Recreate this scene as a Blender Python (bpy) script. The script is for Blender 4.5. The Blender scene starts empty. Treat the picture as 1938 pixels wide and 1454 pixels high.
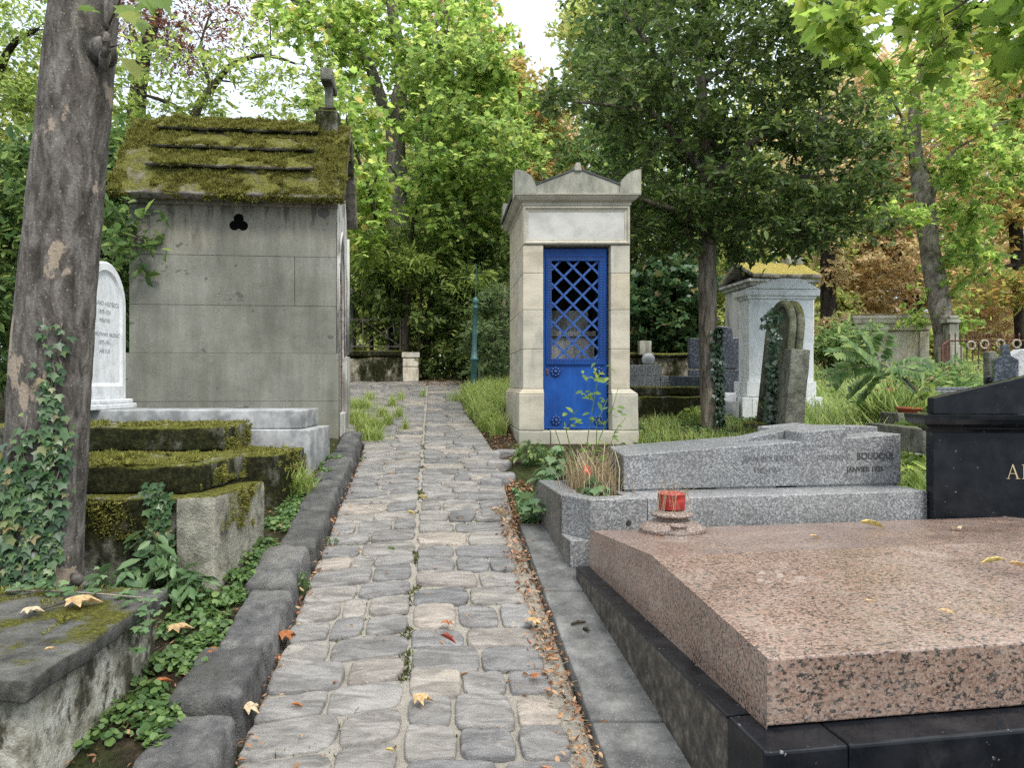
import bpy, bmesh, math, random
import numpy as np
from mathutils import Vector, Matrix, noise as mnoise

# ------------------------------------------------------------------ camera, sky, sun, exposure
scene = bpy.context.scene
COL = scene.collection
F_PX, CX, CY, EYE = 1400.0, 969.0, 727.0, 1.70
cam_d = bpy.data.cameras.new('camera')
cam_d.sensor_width = 36.0
cam_d.lens = 36.0 * F_PX / 1938.0
cam_d.clip_start = 0.05
cam_d.clip_end = 500.0
cam = bpy.data.objects.new('camera', cam_d)
COL.objects.link(cam)
cam.location = (0, 0, EYE)
cam.rotation_euler = (math.radians(90), 0, 0)
scene.camera = cam

SUN_EL, SUN_AZ = 52.0, 150.0           # azimuth clockwise from +Y (the view direction)
world = bpy.data.worlds.new('World')
scene.world = world
world.use_nodes = True
wn = world.node_tree
wn.nodes.clear()
wout = wn.nodes.new('ShaderNodeOutputWorld')
wbg = wn.nodes.new('ShaderNodeBackground')
wbg.inputs['Strength'].default_value = 0.12
sky = wn.nodes.new('ShaderNodeTexSky')
sky.sky_type = 'NISHITA'
sky.sun_disc = False
sky.sun_elevation = math.radians(SUN_EL)
sky.sun_rotation = math.radians(SUN_AZ)
sky.air_density = 1.2
sky.dust_density = 2.0
wtc = wn.nodes.new('ShaderNodeTexCoord')
wno = wn.nodes.new('ShaderNodeTexNoise')
wno.inputs['Scale'].default_value = 2.2
wno.inputs['Detail'].default_value = 6.0
wrp = wn.nodes.new('ShaderNodeValToRGB')
wrp.color_ramp.elements[0].position = 0.30
wrp.color_ramp.elements[0].color = (7.6, 8.05, 8.6, 1)
wrp.color_ramp.elements[1].position = 0.72
wrp.color_ramp.elements[1].color = (9.6, 9.75, 9.9, 1)
wmx = wn.nodes.new('ShaderNodeMixRGB')
wmx.inputs[0].default_value = 0.84
wn.links.new(wtc.outputs['Generated'], wno.inputs['Vector'])
wn.links.new(wno.outputs['Fac'], wrp.inputs['Fac'])
wn.links.new(sky.outputs['Color'], wmx.inputs[1])
wn.links.new(wrp.outputs['Color'], wmx.inputs[2])
# overcast dome: brighter overhead than low down
wsx = wn.nodes.new('ShaderNodeSeparateXYZ')
wgr = wn.nodes.new('ShaderNodeValToRGB')
wgr.color_ramp.elements[0].position = 0.0
wgr.color_ramp.elements[0].color = (.37, .42, .455, 1)
wgr.color_ramp.elements[1].position = 1.0
wgr.color_ramp.elements[1].color = (1.5, 1.46, 1.40, 1)
_el = wgr.color_ramp.elements.new(0.45)
_el.color = (.56, .605, .635, 1)
wml = wn.nodes.new('ShaderNodeMixRGB')
wml.blend_type = 'MULTIPLY'
wml.inputs[0].default_value = 1.0
wn.links.new(wtc.outputs['Generated'], wsx.inputs[0])
wn.links.new(wsx.outputs[2], wgr.inputs['Fac'])
wn.links.new(wmx.outputs['Color'], wml.inputs[1])
wn.links.new(wgr.outputs['Color'], wml.inputs[2])
wn.links.new(wml.outputs['Color'], wbg.inputs['Color'])
wn.links.new(wbg.outputs['Background'], wout.inputs['Surface'])

sun_d = bpy.data.lights.new('sun', 'SUN')
sun_d.energy = 1.1
sun_d.angle = math.radians(14)
sun_d.color = (1.0, 0.96, 0.90)
sun = bpy.data.objects.new('sun', sun_d)
COL.objects.link(sun)
_a, _e = math.radians(SUN_AZ), math.radians(SUN_EL)
_dir = Vector((math.sin(_a) * math.cos(_e), math.cos(_a) * math.cos(_e), math.sin(_e)))
sun.rotation_euler = _dir.to_track_quat('Z', 'Y').to_euler()
sun.location = (6, -6, 14)

scene.view_settings.view_transform = 'Standard'
scene.view_settings.look = 'None'
scene.view_settings.gamma = 1.0
scene.view_settings.use_curve_mapping = False
scene.view_settings.exposure = 1.36
scene.render.engine = 'CYCLES'
scene.cycles.max_bounces = 10
scene.cycles.diffuse_bounces = 7
scene.cycles.transmission_bounces = 4
scene.cycles.use_denoising = False

# ------------------------------------------------------------------ helpers
rnd = random.Random(7)
OFF = {}

def W(px, py, d):
    return Vector(((px - CX) / F_PX * d, d, EYE - (py - CY) / F_PX * d))

def lerp(a, b, t):
    return a + (b - a) * t

_GY = [-40, 0, 9.5, 10.5, 11.5, 12.5, 14, 20, 80]
_GZ = [-6.0, 0, 1.425, 1.56, 1.665, 1.74, 1.80, 1.95, 2.9]
def gz(y):
    return np.interp(y, _GY, _GZ)

def tag(o, label=None, cat=None, group=None, kind=None):
    if label: o['label'] = label
    if cat: o['category'] = cat
    if group: o['group'] = group
    if kind: o['kind'] = kind
    return o

def thing(name, loc, label, cat, group=None):
    o = bpy.data.objects.new(name, None)
    o.empty_display_size = 0.2
    COL.objects.link(o)
    o.location = loc
    OFF[o.name] = Vector(loc)
    return tag(o, label, cat, group)

def link_mesh(name, me, mat, parent=None, off=None):
    """link a mesh whose vertices are in world space; re-express them about the thing's base"""
    o = bpy.data.objects.new(name, me)
    COL.objects.link(o)
    if mat is not None:
        me.materials.append(mat)
    if parent is not None:
        o.parent = parent
        base = OFF[parent.name]
    else:
        base = Vector(off) if off is not None else Vector((0, 0, 0))
        o.location = base
    if base.length > 0:
        me.transform(Matrix.Translation(-base))
    OFF[o.name] = base
    return o

def np_mesh(name, V, loops, starts, smooth=False):
    me = bpy.data.meshes.new(name)
    V = np.ascontiguousarray(V, dtype=np.float32)
    loops = np.ascontiguousarray(loops, dtype=np.int32)
    starts = np.ascontiguousarray(starts, dtype=np.int32)
    me.vertices.add(len(V)); me.vertices.foreach_set('co', V.ravel())
    me.loops.add(len(loops)); me.loops.foreach_set('vertex_index', loops)
    me.polygons.add(len(starts)); me.polygons.foreach_set('loop_start', starts)
    if smooth:
        me.polygons.foreach_set('use_smooth', np.ones(len(starts), dtype=bool))
    me.update(calc_edges=True)
    return me

class MB:
    """collects shapes in world space and links them as ONE mesh object"""
    def __init__(self):
        self.v, self.f = [], []
    def add(self, verts, faces):
        b = len(self.v)
        self.v.extend([tuple(p) for p in verts])
        self.f.extend([tuple(i + b for i in q) for q in faces])
        return self
    def box(self, x0, x1, y0, y1, z0, z1, fr=None):
        c = [(x0, y0, z0), (x1, y0, z0), (x1, y1, z0), (x0, y1, z0), (x0, y0, z1), (x1, y0, z1), (x1, y1, z1), (x0, y1, z1)]
        if fr: c = [fr(*p) for p in c]
        return self.add(c, [(0, 3, 2, 1), (4, 5, 6, 7), (0, 1, 5, 4), (1, 2, 6, 5), (2, 3, 7, 6), (3, 0, 4, 7)])
    def hexa(self, c, **k):
        v, f = hexa(c, **k)
        return self.add(v, f)
    def rbox(self, x0, x1, y0, y1, z0, z1, fr=None, **k):
        c = [(x0, y0, z0), (x1, y0, z0), (x1, y1, z0), (x0, y1, z0), (x0, y0, z1), (x1, y0, z1), (x1, y1, z1), (x0, y1, z1)]
        if fr: c = [fr(*p) for p in c]
        return self.hexa(c, **k)
    def prism(self, poly, ext, fr=None):
        """poly: list of 3D points (planar), ext: vector"""
        n = len(poly)
        a = [Vector(p) for p in poly]
        b = [p + Vector(ext) for p in a]
        vs = a + b
        if fr: vs = [fr(*p) for p in vs]
        return self.add(vs, [tuple(range(n))[::-1], tuple(range(n, 2 * n))] + [(i, (i + 1) % n, n + (i + 1) % n, n + i) for i in range(n)])
    def tube(self, pts, rad, n=8, cap=True):
        v, f = tube(pts, rad, n, cap)
        return self.add(v, f)
    def bar(self, a, b, w, n=4):
        return self.tube([a, b], [w, w], n)
    def lathe(self, prof, c, n=28, wob=0.0):
        b = len(self.v)
        for (r, z) in prof:
            for k in range(n):
                t = 2 * math.pi * k / n
                rr = r * (1 + wob * math.sin(3 * t + z * 20))
                self.v.append((c[0] + rr * math.cos(t), c[1] + rr * math.sin(t), c[2] + z))
        for i in range(len(prof) - 1):
            for k in range(n):
                k2 = (k + 1) % n
                self.f.append((b + i * n + k, b + i * n + k2, b + (i + 1) * n + k2, b + (i + 1) * n + k))
        self.f.append(tuple(b + k for k in range(n))[::-1])
        self.f.append(tuple(b + (len(prof) - 1) * n + k for k in range(n)))
        return self
    def build(self, name, mat, parent=None, off=None, smooth=False, bevel=0, label=None, kind=None):
        me = bpy.data.meshes.new(name)
        me.from_pydata(self.v, [], self.f)
        me.update()
        if smooth:
            me.polygons.foreach_set('use_smooth', np.ones(len(me.polygons), dtype=bool))
        o = link_mesh(name, me, mat, parent, off)
        if bevel:
            m = o.modifiers.new('bevel', 'BEVEL'); m.width = bevel; m.segments = 2; m.limit_method = 'ANGLE'
            m.angle_limit = math.radians(40)
        if label: o['label'] = label
        if kind: o['kind'] = kind
        return o

def hexa(c, r=0.008, step=0.3, amp=0.0, scale=4.0, lim=60):
    """rounded, optionally rough block spanned by 8 corners (bottom ring then top ring)"""
    c = [Vector(p) for p in c]
    lx = max(((c[1] - c[0]).length + (c[6] - c[7]).length) / 2, 1e-4)
    ly = max(((c[3] - c[0]).length + (c[6] - c[5]).length) / 2, 1e-4)
    lz = max(((c[4] - c[0]).length + (c[6] - c[2]).length) / 2, 1e-4)
    L = (lx, ly, lz)
    rr = min(r, 0.45 * min(L))
    ax = []
    for l in L:
        n = max(1, min(lim, int(round((l - 2 * rr) / step))))
        ax.append([0.0, rr * 0.35] + [rr + (l - 2 * rr) * i / n for i in range(n + 1)] + [l - rr * 0.35, l])
    idx, vs, fs = {}, [], []
    def vid(i, j, k):
        key = (i, j, k)
        if key in idx: return idx[key]
        p = [ax[0][i], ax[1][j], ax[2][k]]
        q = [min(max(p[a], rr), L[a] - rr) for a in range(3)]
        d = Vector([p[a] - q[a] for a in range(3)])
        if d.length > 1e-9:
            d.normalize()
            p = [q[a] + d[a] * rr for a in range(3)]
        u, v, w = p[0] / lx, p[1] / ly, p[2] / lz
        b = (c[0] * (1 - u) + c[1] * u) * (1 - v) + (c[3] * (1 - u) + c[2] * u) * v
        t = (c[4] * (1 - u) + c[5] * u) * (1 - v) + (c[7] * (1 - u) + c[6] * u) * v
        o = b * (1 - w) + t * w
        if amp:
            o = o + amp * (mnoise.noise_vector(o * scale) + 0.4 * mnoise.noise_vector(o * scale * 3.1))
        idx[key] = len(vs); vs.append(o)
        return idx[key]
    nx, ny, nz = len(ax[0]) - 1, len(ax[1]) - 1, len(ax[2]) - 1
    for k in (0, nz):
        for i in range(nx):
            for j in range(ny):
                q = (vid(i, j, k), vid(i + 1, j, k), vid(i + 1, j + 1, k), vid(i, j + 1, k))
                fs.append(q if k else q[::-1])
    for j in (0, ny):
        for i in range(nx):
            for k in range(nz):
                q = (vid(i, j, k), vid(i + 1, j, k), vid(i + 1, j, k + 1), vid(i, j, k + 1))
                fs.append(q[::-1] if j else q)
    for i in (0, nx):
        for j in range(ny):
            for k in range(nz):
                q = (vid(i, j, k), vid(i, j + 1, k), vid(i, j + 1, k + 1), vid(i, j, k + 1))
                fs.append(q if i else q[::-1])
    return vs, fs

def tube(pts, rad, n=8, cap=True):
    pts = [Vector(p) for p in pts]
    vs, fs = [], []
    up = Vector((0.31, 0.17, 0.93)).normalized()
    for i, p in enumerate(pts):
        d = (pts[min(i + 1, len(pts) - 1)] - pts[max(i - 1, 0)])
        if d.length < 1e-9: d = Vector((0, 0, 1))
        d.normalize()
        ref = up if abs(d.dot(up)) < 0.95 else Vector((1, 0, 0))
        a = d.cross(ref).normalized(); b = d.cross(a)
        for k in range(n):
            t = 2 * math.pi * k / n
            vs.append(p + (a * math.cos(t) + b * math.sin(t)) * rad[i])
    for i in range(len(pts) - 1):
        for k in range(n):
            k2 = (k + 1) % n
            fs.append((i * n + k, (i + 1) * n + k, (i + 1) * n + k2, i * n + k2))
    if cap:
        fs.append(tuple(range(n)))
        fs.append(tuple((len(pts) - 1) * n + k for k in range(n))[::-1])
    return vs, fs

def frame(ox, oy, deg, shear=None):
    """local (u right, v into depth, z) to world"""
    a = math.radians(deg)
    ca, sa = math.cos(a), math.sin(a)
    def fr(u, v, z):
        if shear is not None:
            return Vector((ox + u + shear * v, oy + v, z))
        return Vector((ox + u * ca - v * sa, oy + u * sa + v * ca, z))
    return fr

def ring_loft(mb, rect, prof, fr, close=False):
    """mouldings round a rectangle: rect=(u0,u1,v0,v1); prof=[(outward offset, z)...]"""
    u0, u1, v0, v1 = rect
    b = len(mb.v)
    for (o, z) in prof:
        for p in ((u0 - o, v0 - o), (u1 + o, v0 - o), (u1 + o, v1 + o), (u0 - o, v1 + o)):
            mb.v.append(tuple(fr(p[0], p[1], z)))
    for i in range(len(prof) - 1):
        for k in range(4):
            k2 = (k + 1) % 4
            mb.f.append((b + i * 4 + k, b + i * 4 + k2, b + (i + 1) * 4 + k2, b + (i + 1) * 4 + k))
    mb.f.append((b + 3, b + 2, b + 1, b))
    e = b + (len(prof) - 1) * 4
    mb.f.append((e, e + 1, e + 2, e + 3))

def panel_loft(mb, rect, prof, fr):
    """mouldings round an upright rectangle: rect=(u0,u1,z0,z1); prof=[(inward offset, v)...]"""
    u0, u1, z0, z1 = rect
    b = len(mb.v)
    for (o, v) in prof:
        for p in ((u0 + o, z0 + o), (u1 - o, z0 + o), (u1 - o, z1 - o), (u0 + o, z1 - o)):
            mb.v.append(tuple(fr(p[0], v, p[1])))
    for i in range(len(prof) - 1):
        for k in range(4):
            k2 = (k + 1) % 4
            mb.f.append((b + i * 4 + k, b + i * 4 + k2, b + (i + 1) * 4 + k2, b + (i + 1) * 4 + k))

def text_part(name, s, size, origin, xdir, zdir, mat, parent, extrude=0.002, squeeze=1.0):
    cu = bpy.data.curves.new(name, 'FONT')
    cu.body = s; cu.size = size; cu.extrude = extrude; cu.align_x = 'CENTER'
    tmp = bpy.data.objects.new('lettering_source', cu)
    COL.objects.link(tmp)
    bpy.context.view_layer.update()
    me = bpy.data.meshes.new_from_object(tmp.evaluated_get(bpy.context.evaluated_depsgraph_get()))
    bpy.data.objects.remove(tmp); bpy.data.curves.remove(cu)
    x = Vector(xdir).normalized(); z = Vector(zdir).normalized(); y = x.cross(z) * -1
    m = Matrix(((x.x * squeeze, z.x, -y.x, origin[0]), (x.y * squeeze, z.y, -y.y, origin[1]), (x.z * squeeze, z.z, -y.z, origin[2]), (0, 0, 0, 1)))
    me.transform(m)
    me.name = name
    me.materials.clear()
    return link_mesh(name, me, mat, parent)

# ------------------------------------------------------------------ leaves
def tmpl(kind):
    if kind == 'oval':
        v = [(0, 0, 0), (-.20, .30, .05), (-.19, .66, .04), (0, 1, -.06), (.19, .66, .04), (.20, .30, .05)]
        f = [(0, 3, 2, 1), (0, 5, 4, 3)]
    elif kind == 'lance':
        v = [(0, 0, 0), (-.11, .35, .03), (-.09, .7, .02), (0, 1, -.08), (.09, .7, .02), (.11, .35, .03)]
        f = [(0, 3, 2, 1), (0, 5, 4, 3)]
    elif kind == 'round':
        v = [(0, 0, 0), (-.36, .12, .06), (-.46, .5, .08), (-.25, .88, .05), (0, .98, 0), (.25, .88, .05), (.46, .5, .08), (.36, .12, .06)]
        f = [(0, 4, 3, 2, 1), (0, 7, 6, 5, 4)]
    elif kind == 'maple':
        h = [(0, 0, 0), (-.16, .05, .0), (-.40, .02, .0), (-.33, .20, .02), (-.56, .42, .03), (-.34, .46, .03), (-.30, .62, .03), (-.16, .66, .02), (0, 1, -.06)]
        v = h + [(-x, y, z) for (x, y, z) in h[1:-1]]
        f = [tuple(range(9))[::-1], (0, 9, 10, 11, 12, 13, 14, 15, 8)]
    elif kind == 'ivy':
        h = [(0, 0, 0), (-.30, -.08, .0), (-.40, .16, .03), (-.58, .40, .02), (-.24, .50, .04), (0, 1, -.08)]
        v = h + [(-x, y, z) for (x, y, z) in h[1:-1]]
        f = [tuple(range(6))[::-1], (0, 6, 7, 8, 9, 5)]
    elif kind == 'quad':
        v = [(0, 0, 0), (-.30, .5, .06), (0, 1, -.05), (.30, .5, .06)]
        f = [(0, 3, 2, 1)]
    elif kind == 'blade':
        v = [(-.03, 0, 0), (.03, 0, 0), (.024, .5, .03), (-.024, .5, .03), (.004, 1, -.12), (-.004, 1, -.12)]
        f = [(0, 1, 2, 3), (3, 2, 4, 5)]
    elif kind == 'straw':
        v = [(-.009, 0, 0), (.009, 0, 0), (.008, .5, .02), (-.008, .5, .02), (.003, 1, -.06), (-.003, 1, -.06)]
        f = [(0, 1, 2, 3), (3, 2, 4, 5)]
    elif kind == 'tri':
        v = [(-.22, 0, 0), (.22, 0, 0), (0, 1, 0)]
        f = [(0, 1, 2)]
    return np.array(v, dtype=np.float64), f

def norm(a):
    return a / np.maximum(np.linalg.norm(a, axis=-1, keepdims=True), 1e-9)

def leaf_arrays(P, N, D, S, kind, curl=None, rng=None):
    tv, tf = tmpl(kind)
    k = len(tv)
    z = norm(N); y = norm(D - z * np.sum(D * z, axis=1, keepdims=True)); x = np.cross(y, z)
    S = np.asarray(S).reshape(-1, 1, 1)
    t = np.repeat(tv[None], len(P), 0)
    if curl is not None:
        c = np.asarray(curl).reshape(-1, 1)
        t = t.copy()
        t[:, :, 2] += c * (t[:, :, 1] - .35) ** 2 + c * 1.4 * t[:, :, 0] ** 2
    V = P[:, None] + S * (t[:, :, 0:1] * x[:, None] + t[:, :, 1:2] * y[:, None] + t[:, :, 2:3] * z[:, None])
    fl = np.concatenate([np.array(q) for q in tf])
    tot = np.array([len(q) for q in tf])
    loops = (fl[None] + k * np.arange(len(P))[:, None]).ravel()
    tots = np.tile(tot, len(P))
    starts = np.concatenate([[0], np.cumsum(tots)[:-1]])
    return V.reshape(-1, 3), loops, starts

def leaves(name, P, N, D, S, kind, mat, parent=None, off=None, curl=None, label=None, kindtag=None):
    V, l, s = leaf_arrays(np.asarray(P, float), np.asarray(N, float), np.asarray(D, float), S, kind, curl)
    me = np_mesh(name, V, l, s)
    o = link_mesh(name, me, mat, parent, off)
    if label: o['label'] = label
    if kindtag: o['kind'] = kindtag
    return o

def thin_tubes(A, B, r0, r1):
    """three-sided tapered sticks between point arrays, as arrays"""
    A, B = np.asarray(A, float), np.asarray(B, float)
    d = norm(B - A)
    ref = np.where(np.abs(d[:, 2:3]) < .9, np.array([[0, 0, 1.0]]), np.array([[1.0, 0, 0]]))
    a = norm(np.cross(d, ref)); b = np.cross(d, a)
    r0 = np.broadcast_to(np.asarray(r0, float).reshape(-1, 1), (len(A), 1)); r1 = np.broadcast_to(np.asarray(r1, float).reshape(-1, 1), (len(A), 1))
    ring = [(math.cos(t), math.sin(t)) for t in (0, 2.094, 4.189)]
    V = np.stack([A + r0 * (a * c + b * s) for c, s in ring] + [B + r1 * (a * c + b * s) for c, s in ring], 1)
    q = np.array([0, 1, 4, 3, 1, 2, 5, 4, 2, 0, 3, 5])
    loops = (q[None] + 6 * np.arange(len(A))[:, None]).ravel()
    starts = np.arange(0, len(loops), 4)
    return V.reshape(-1, 3), loops, starts

def join_np(parts):
    V, L, S = [], [], []
    vo = lo = 0
    for v, l, s in parts:
        V.append(np.asarray(v, float).reshape(-1, 3)); L.append(np.asarray(l) + vo); S.append(np.asarray(s) + lo)
        vo += len(V[-1]); lo += len(l)
    return np.concatenate(V), np.concatenate(L), np.concatenate(S)

def mb_np(mb):
    l = np.concatenate([np.array(q) for q in mb.f]); t = np.array([len(q) for q in mb.f])
    return np.array([tuple(p) for p in mb.v]), l, np.concatenate([[0], np.cumsum(t)[:-1]])

# ------------------------------------------------------------------ materials
class NB:
    def __init__(self, name):
        self.m = bpy.data.materials.new(name)
        self.m.use_nodes = True
        self.nt = self.m.node_tree
        self.nt.nodes.clear()
        self.out = self.new('ShaderNodeOutputMaterial')
        self.geo = self.new('ShaderNodeNewGeometry')
        self.pos = self.geo.outputs['Position']
    def new(self, t):
        return self.nt.nodes.new(t)
    def put(self, sock, val):
        if hasattr(val, 'is_linked'):
            self.nt.links.new(val, sock)
        elif isinstance(val, (tuple, list)):
            v = tuple(val)
            sock.default_value = v + (1,) if len(v) == 3 and len(sock.default_value) == 4 else v
        else:
            sock.default_value = val
    def scaled(self, s, vec=None):
        n = self.new('ShaderNodeVectorMath'); n.operation = 'MULTIPLY'
        self.put(n.inputs[0], vec if vec is not None else self.pos); n.inputs[1].default_value = s
        return n.outputs[0]
    def rot(self, deg, vec=None):
        n = self.new('ShaderNodeVectorRotate'); n.rotation_type = 'Z_AXIS'
        self.put(n.inputs['Vector'], vec if vec is not None else self.pos); n.inputs['Angle'].default_value = math.radians(deg)
        return n.outputs[0]
    def noise(self, scale, detail=4, rough=.55, vec=None, dist=0.0):
        n = self.new('ShaderNodeTexNoise')
        n.inputs['Scale'].default_value = scale; n.inputs['Detail'].default_value = detail
        n.inputs['Roughness'].default_value = rough; n.inputs['Distortion'].default_value = dist
        self.put(n.inputs['Vector'], vec if vec is not None else self.pos)
        return n.outputs['Fac']
    def voro(self, scale, vec=None, feat='F1', out='Distance', rand=1.0):
        n = self.new('ShaderNodeTexVoronoi'); n.feature = feat
        n.inputs['Scale'].default_value = scale
        n.inputs['Randomness'].default_value = rand
        self.put(n.inputs['Vector'], vec if vec is not None else self.pos)
        return n.outputs[out]
    def ramp(self, fac, stops, interp='LINEAR'):
        n = self.new('ShaderNodeValToRGB')
        cr = n.color_ramp; cr.interpolation = interp
        while len(cr.elements) < len(stops): cr.elements.new(0.5)
        for e, (p, c) in zip(cr.elements, stops):
            e.position = p
            e.color = (c, c, c, 1) if isinstance(c, (int, float)) else tuple(c) + (1,)
        if hasattr(fac, 'node') and fac.node.type == 'TEX_NOISE':
            g = self.math('SUBTRACT', fac, .5); fac = self.math('ADD', self.math('MULTIPLY', g, 1.75), .5)
        self.put(n.inputs['Fac'], fac)
        return n.outputs['Color']
    def mix(self, fac, a, b, blend='MIX'):
        n = self.new('ShaderNodeMixRGB'); n.blend_type = blend
        self.put(n.inputs[0], fac); self.put(n.inputs[1], a); self.put(n.inputs[2], b)
        return n.outputs[0]
    def math(self, op, a, b=0.0, clamp=False):
        n = self.new('ShaderNodeMath'); n.operation = op; n.use_clamp = clamp
        self.put(n.inputs[0], a); self.put(n.inputs[1], b)
        return n.outputs[0]
    def step(self, fac, lo, hi):
        n = self.new('ShaderNodeMapRange'); n.interpolation_type = 'SMOOTHSTEP'
        self.put(n.inputs['Value'], fac); n.inputs['From Min'].default_value = lo; n.inputs['From Max'].default_value = hi
        return n.outputs[0]
    def sep(self, vec):
        n = self.new('ShaderNodeSeparateXYZ'); self.put(n.inputs[0], vec); return n.outputs
    def island(self):
        return self.geo.outputs['Random Per Island']
    def up(self):
        return self.sep(self.geo.outputs['Normal'])[2]
    def bump(self, h, strength=.5, dist=.01, normal=None):
        n = self.new('ShaderNodeBump')
        n.inputs['Strength'].default_value = strength; n.inputs['Distance'].default_value = dist
        self.put(n.inputs['Height'], h)
        if normal is not None: self.put(n.inputs['Normal'], normal)
        return n.outputs[0]
    def hsv(self, col, h=.5, s=1.0, v=1.0):
        n = self.new('ShaderNodeHueSaturation')
        self.put(n.inputs['Hue'], h); self.put(n.inputs['Saturation'], s); self.put(n.inputs['Value'], v); self.put(n.inputs['Color'], col)
        return n.outputs[0]
    def surf(self, col, rough=.85, normal=None, spec=.35, metal=0.0, coat=0.0):
        b = self.new('ShaderNodeBsdfPrincipled')
        self.put(b.inputs['Base Color'], col); self.put(b.inputs['Roughness'], rough)
        self.put(b.inputs['Specular IOR Level'], spec); b.inputs['Metallic'].default_value = metal
        b.inputs['Coat Weight'].default_value = coat
        if normal is not None: self.put(b.inputs['Normal'], normal)
        self.nt.links.new(b.outputs[0], self.out.inputs['Surface'])
        return self.m
    def leaf(self, col, trans, tfac=.45, rough=.45, spec=.4):
        b = self.new('ShaderNodeBsdfPrincipled')
        self.put(b.inputs['Base Color'], col); b.inputs['Roughness'].default_value = rough; b.inputs['Specular IOR Level'].default_value = spec
        t = self.new('ShaderNodeBsdfTranslucent'); self.put(t.inputs['Color'], trans)
        mx = self.new('ShaderNodeMixShader'); mx.inputs[0].default_value = tfac
        self.nt.links.new(b.outputs[0], mx.inputs[1]); self.nt.links.new(t.outputs[0], mx.inputs[2])
        self.nt.links.new(mx.outputs[0], self.out.inputs['Surface'])
        return self.m

def leaf_mat(name, stops, tfac=.45, tgain=1.5, rough=.45, spec=.35, patch=0.0, patch_col=(.3, .2, .02), pscale=1.2):
    n = NB(name)
    c = n.ramp(n.island(), stops)
    if patch:
        c = n.mix(n.math('MULTIPLY', n.step(n.noise(pscale, 3), .5, .62), patch), c, patch_col)
    c = n.hsv(c, .493, .97, 1.06)
    t = n.hsv(c, .490, 1.0, tgain)
    return n.leaf(c, t, tfac, rough, spec)

def grains(n, scale, jit=.25):
    return n.sep(n.voro(scale, out='Color'))[0]

def granite(name, dark, mid, light, scale, rough=.5, stain=.0, stain_col=(.05, .04, .03), rot=0, stretch=None):
    n = NB(name)
    v = n.rot(rot) if rot else n.pos
    if stretch: v = n.scaled(stretch, v)
    g = n.sep(n.voro(scale, v, out='Color'))
    c = n.ramp(g[0], [(0, dark), (.28, dark), (.34, mid), (.72, mid), (.80, light), (1, light)])
    g2 = n.noise(scale * 1.7, 3, .6, v)
    c = n.mix(.35, c, n.ramp(g2, [(.3, tuple(x * .5 for x in mid)), (.7, tuple(min(1, x * 1.5) for x in mid))]))
    c = n.mix(1.0, c, n.ramp(n.noise(1.6, 5, .6), [(.25, .78), (.75, 1.12)]), 'MULTIPLY')
    if stain:
        s = n.math('MULTIPLY', n.step(n.noise(3.0, 6, .65, n.scaled((1, 1, .35))), .42, .64), stain)
        c = n.mix(s, c, stain_col)
    nb = n.bump(n.noise(scale * 1.3, 3, .6), .12, .004)
    return n.surf(c, rough, nb, .45)

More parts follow.
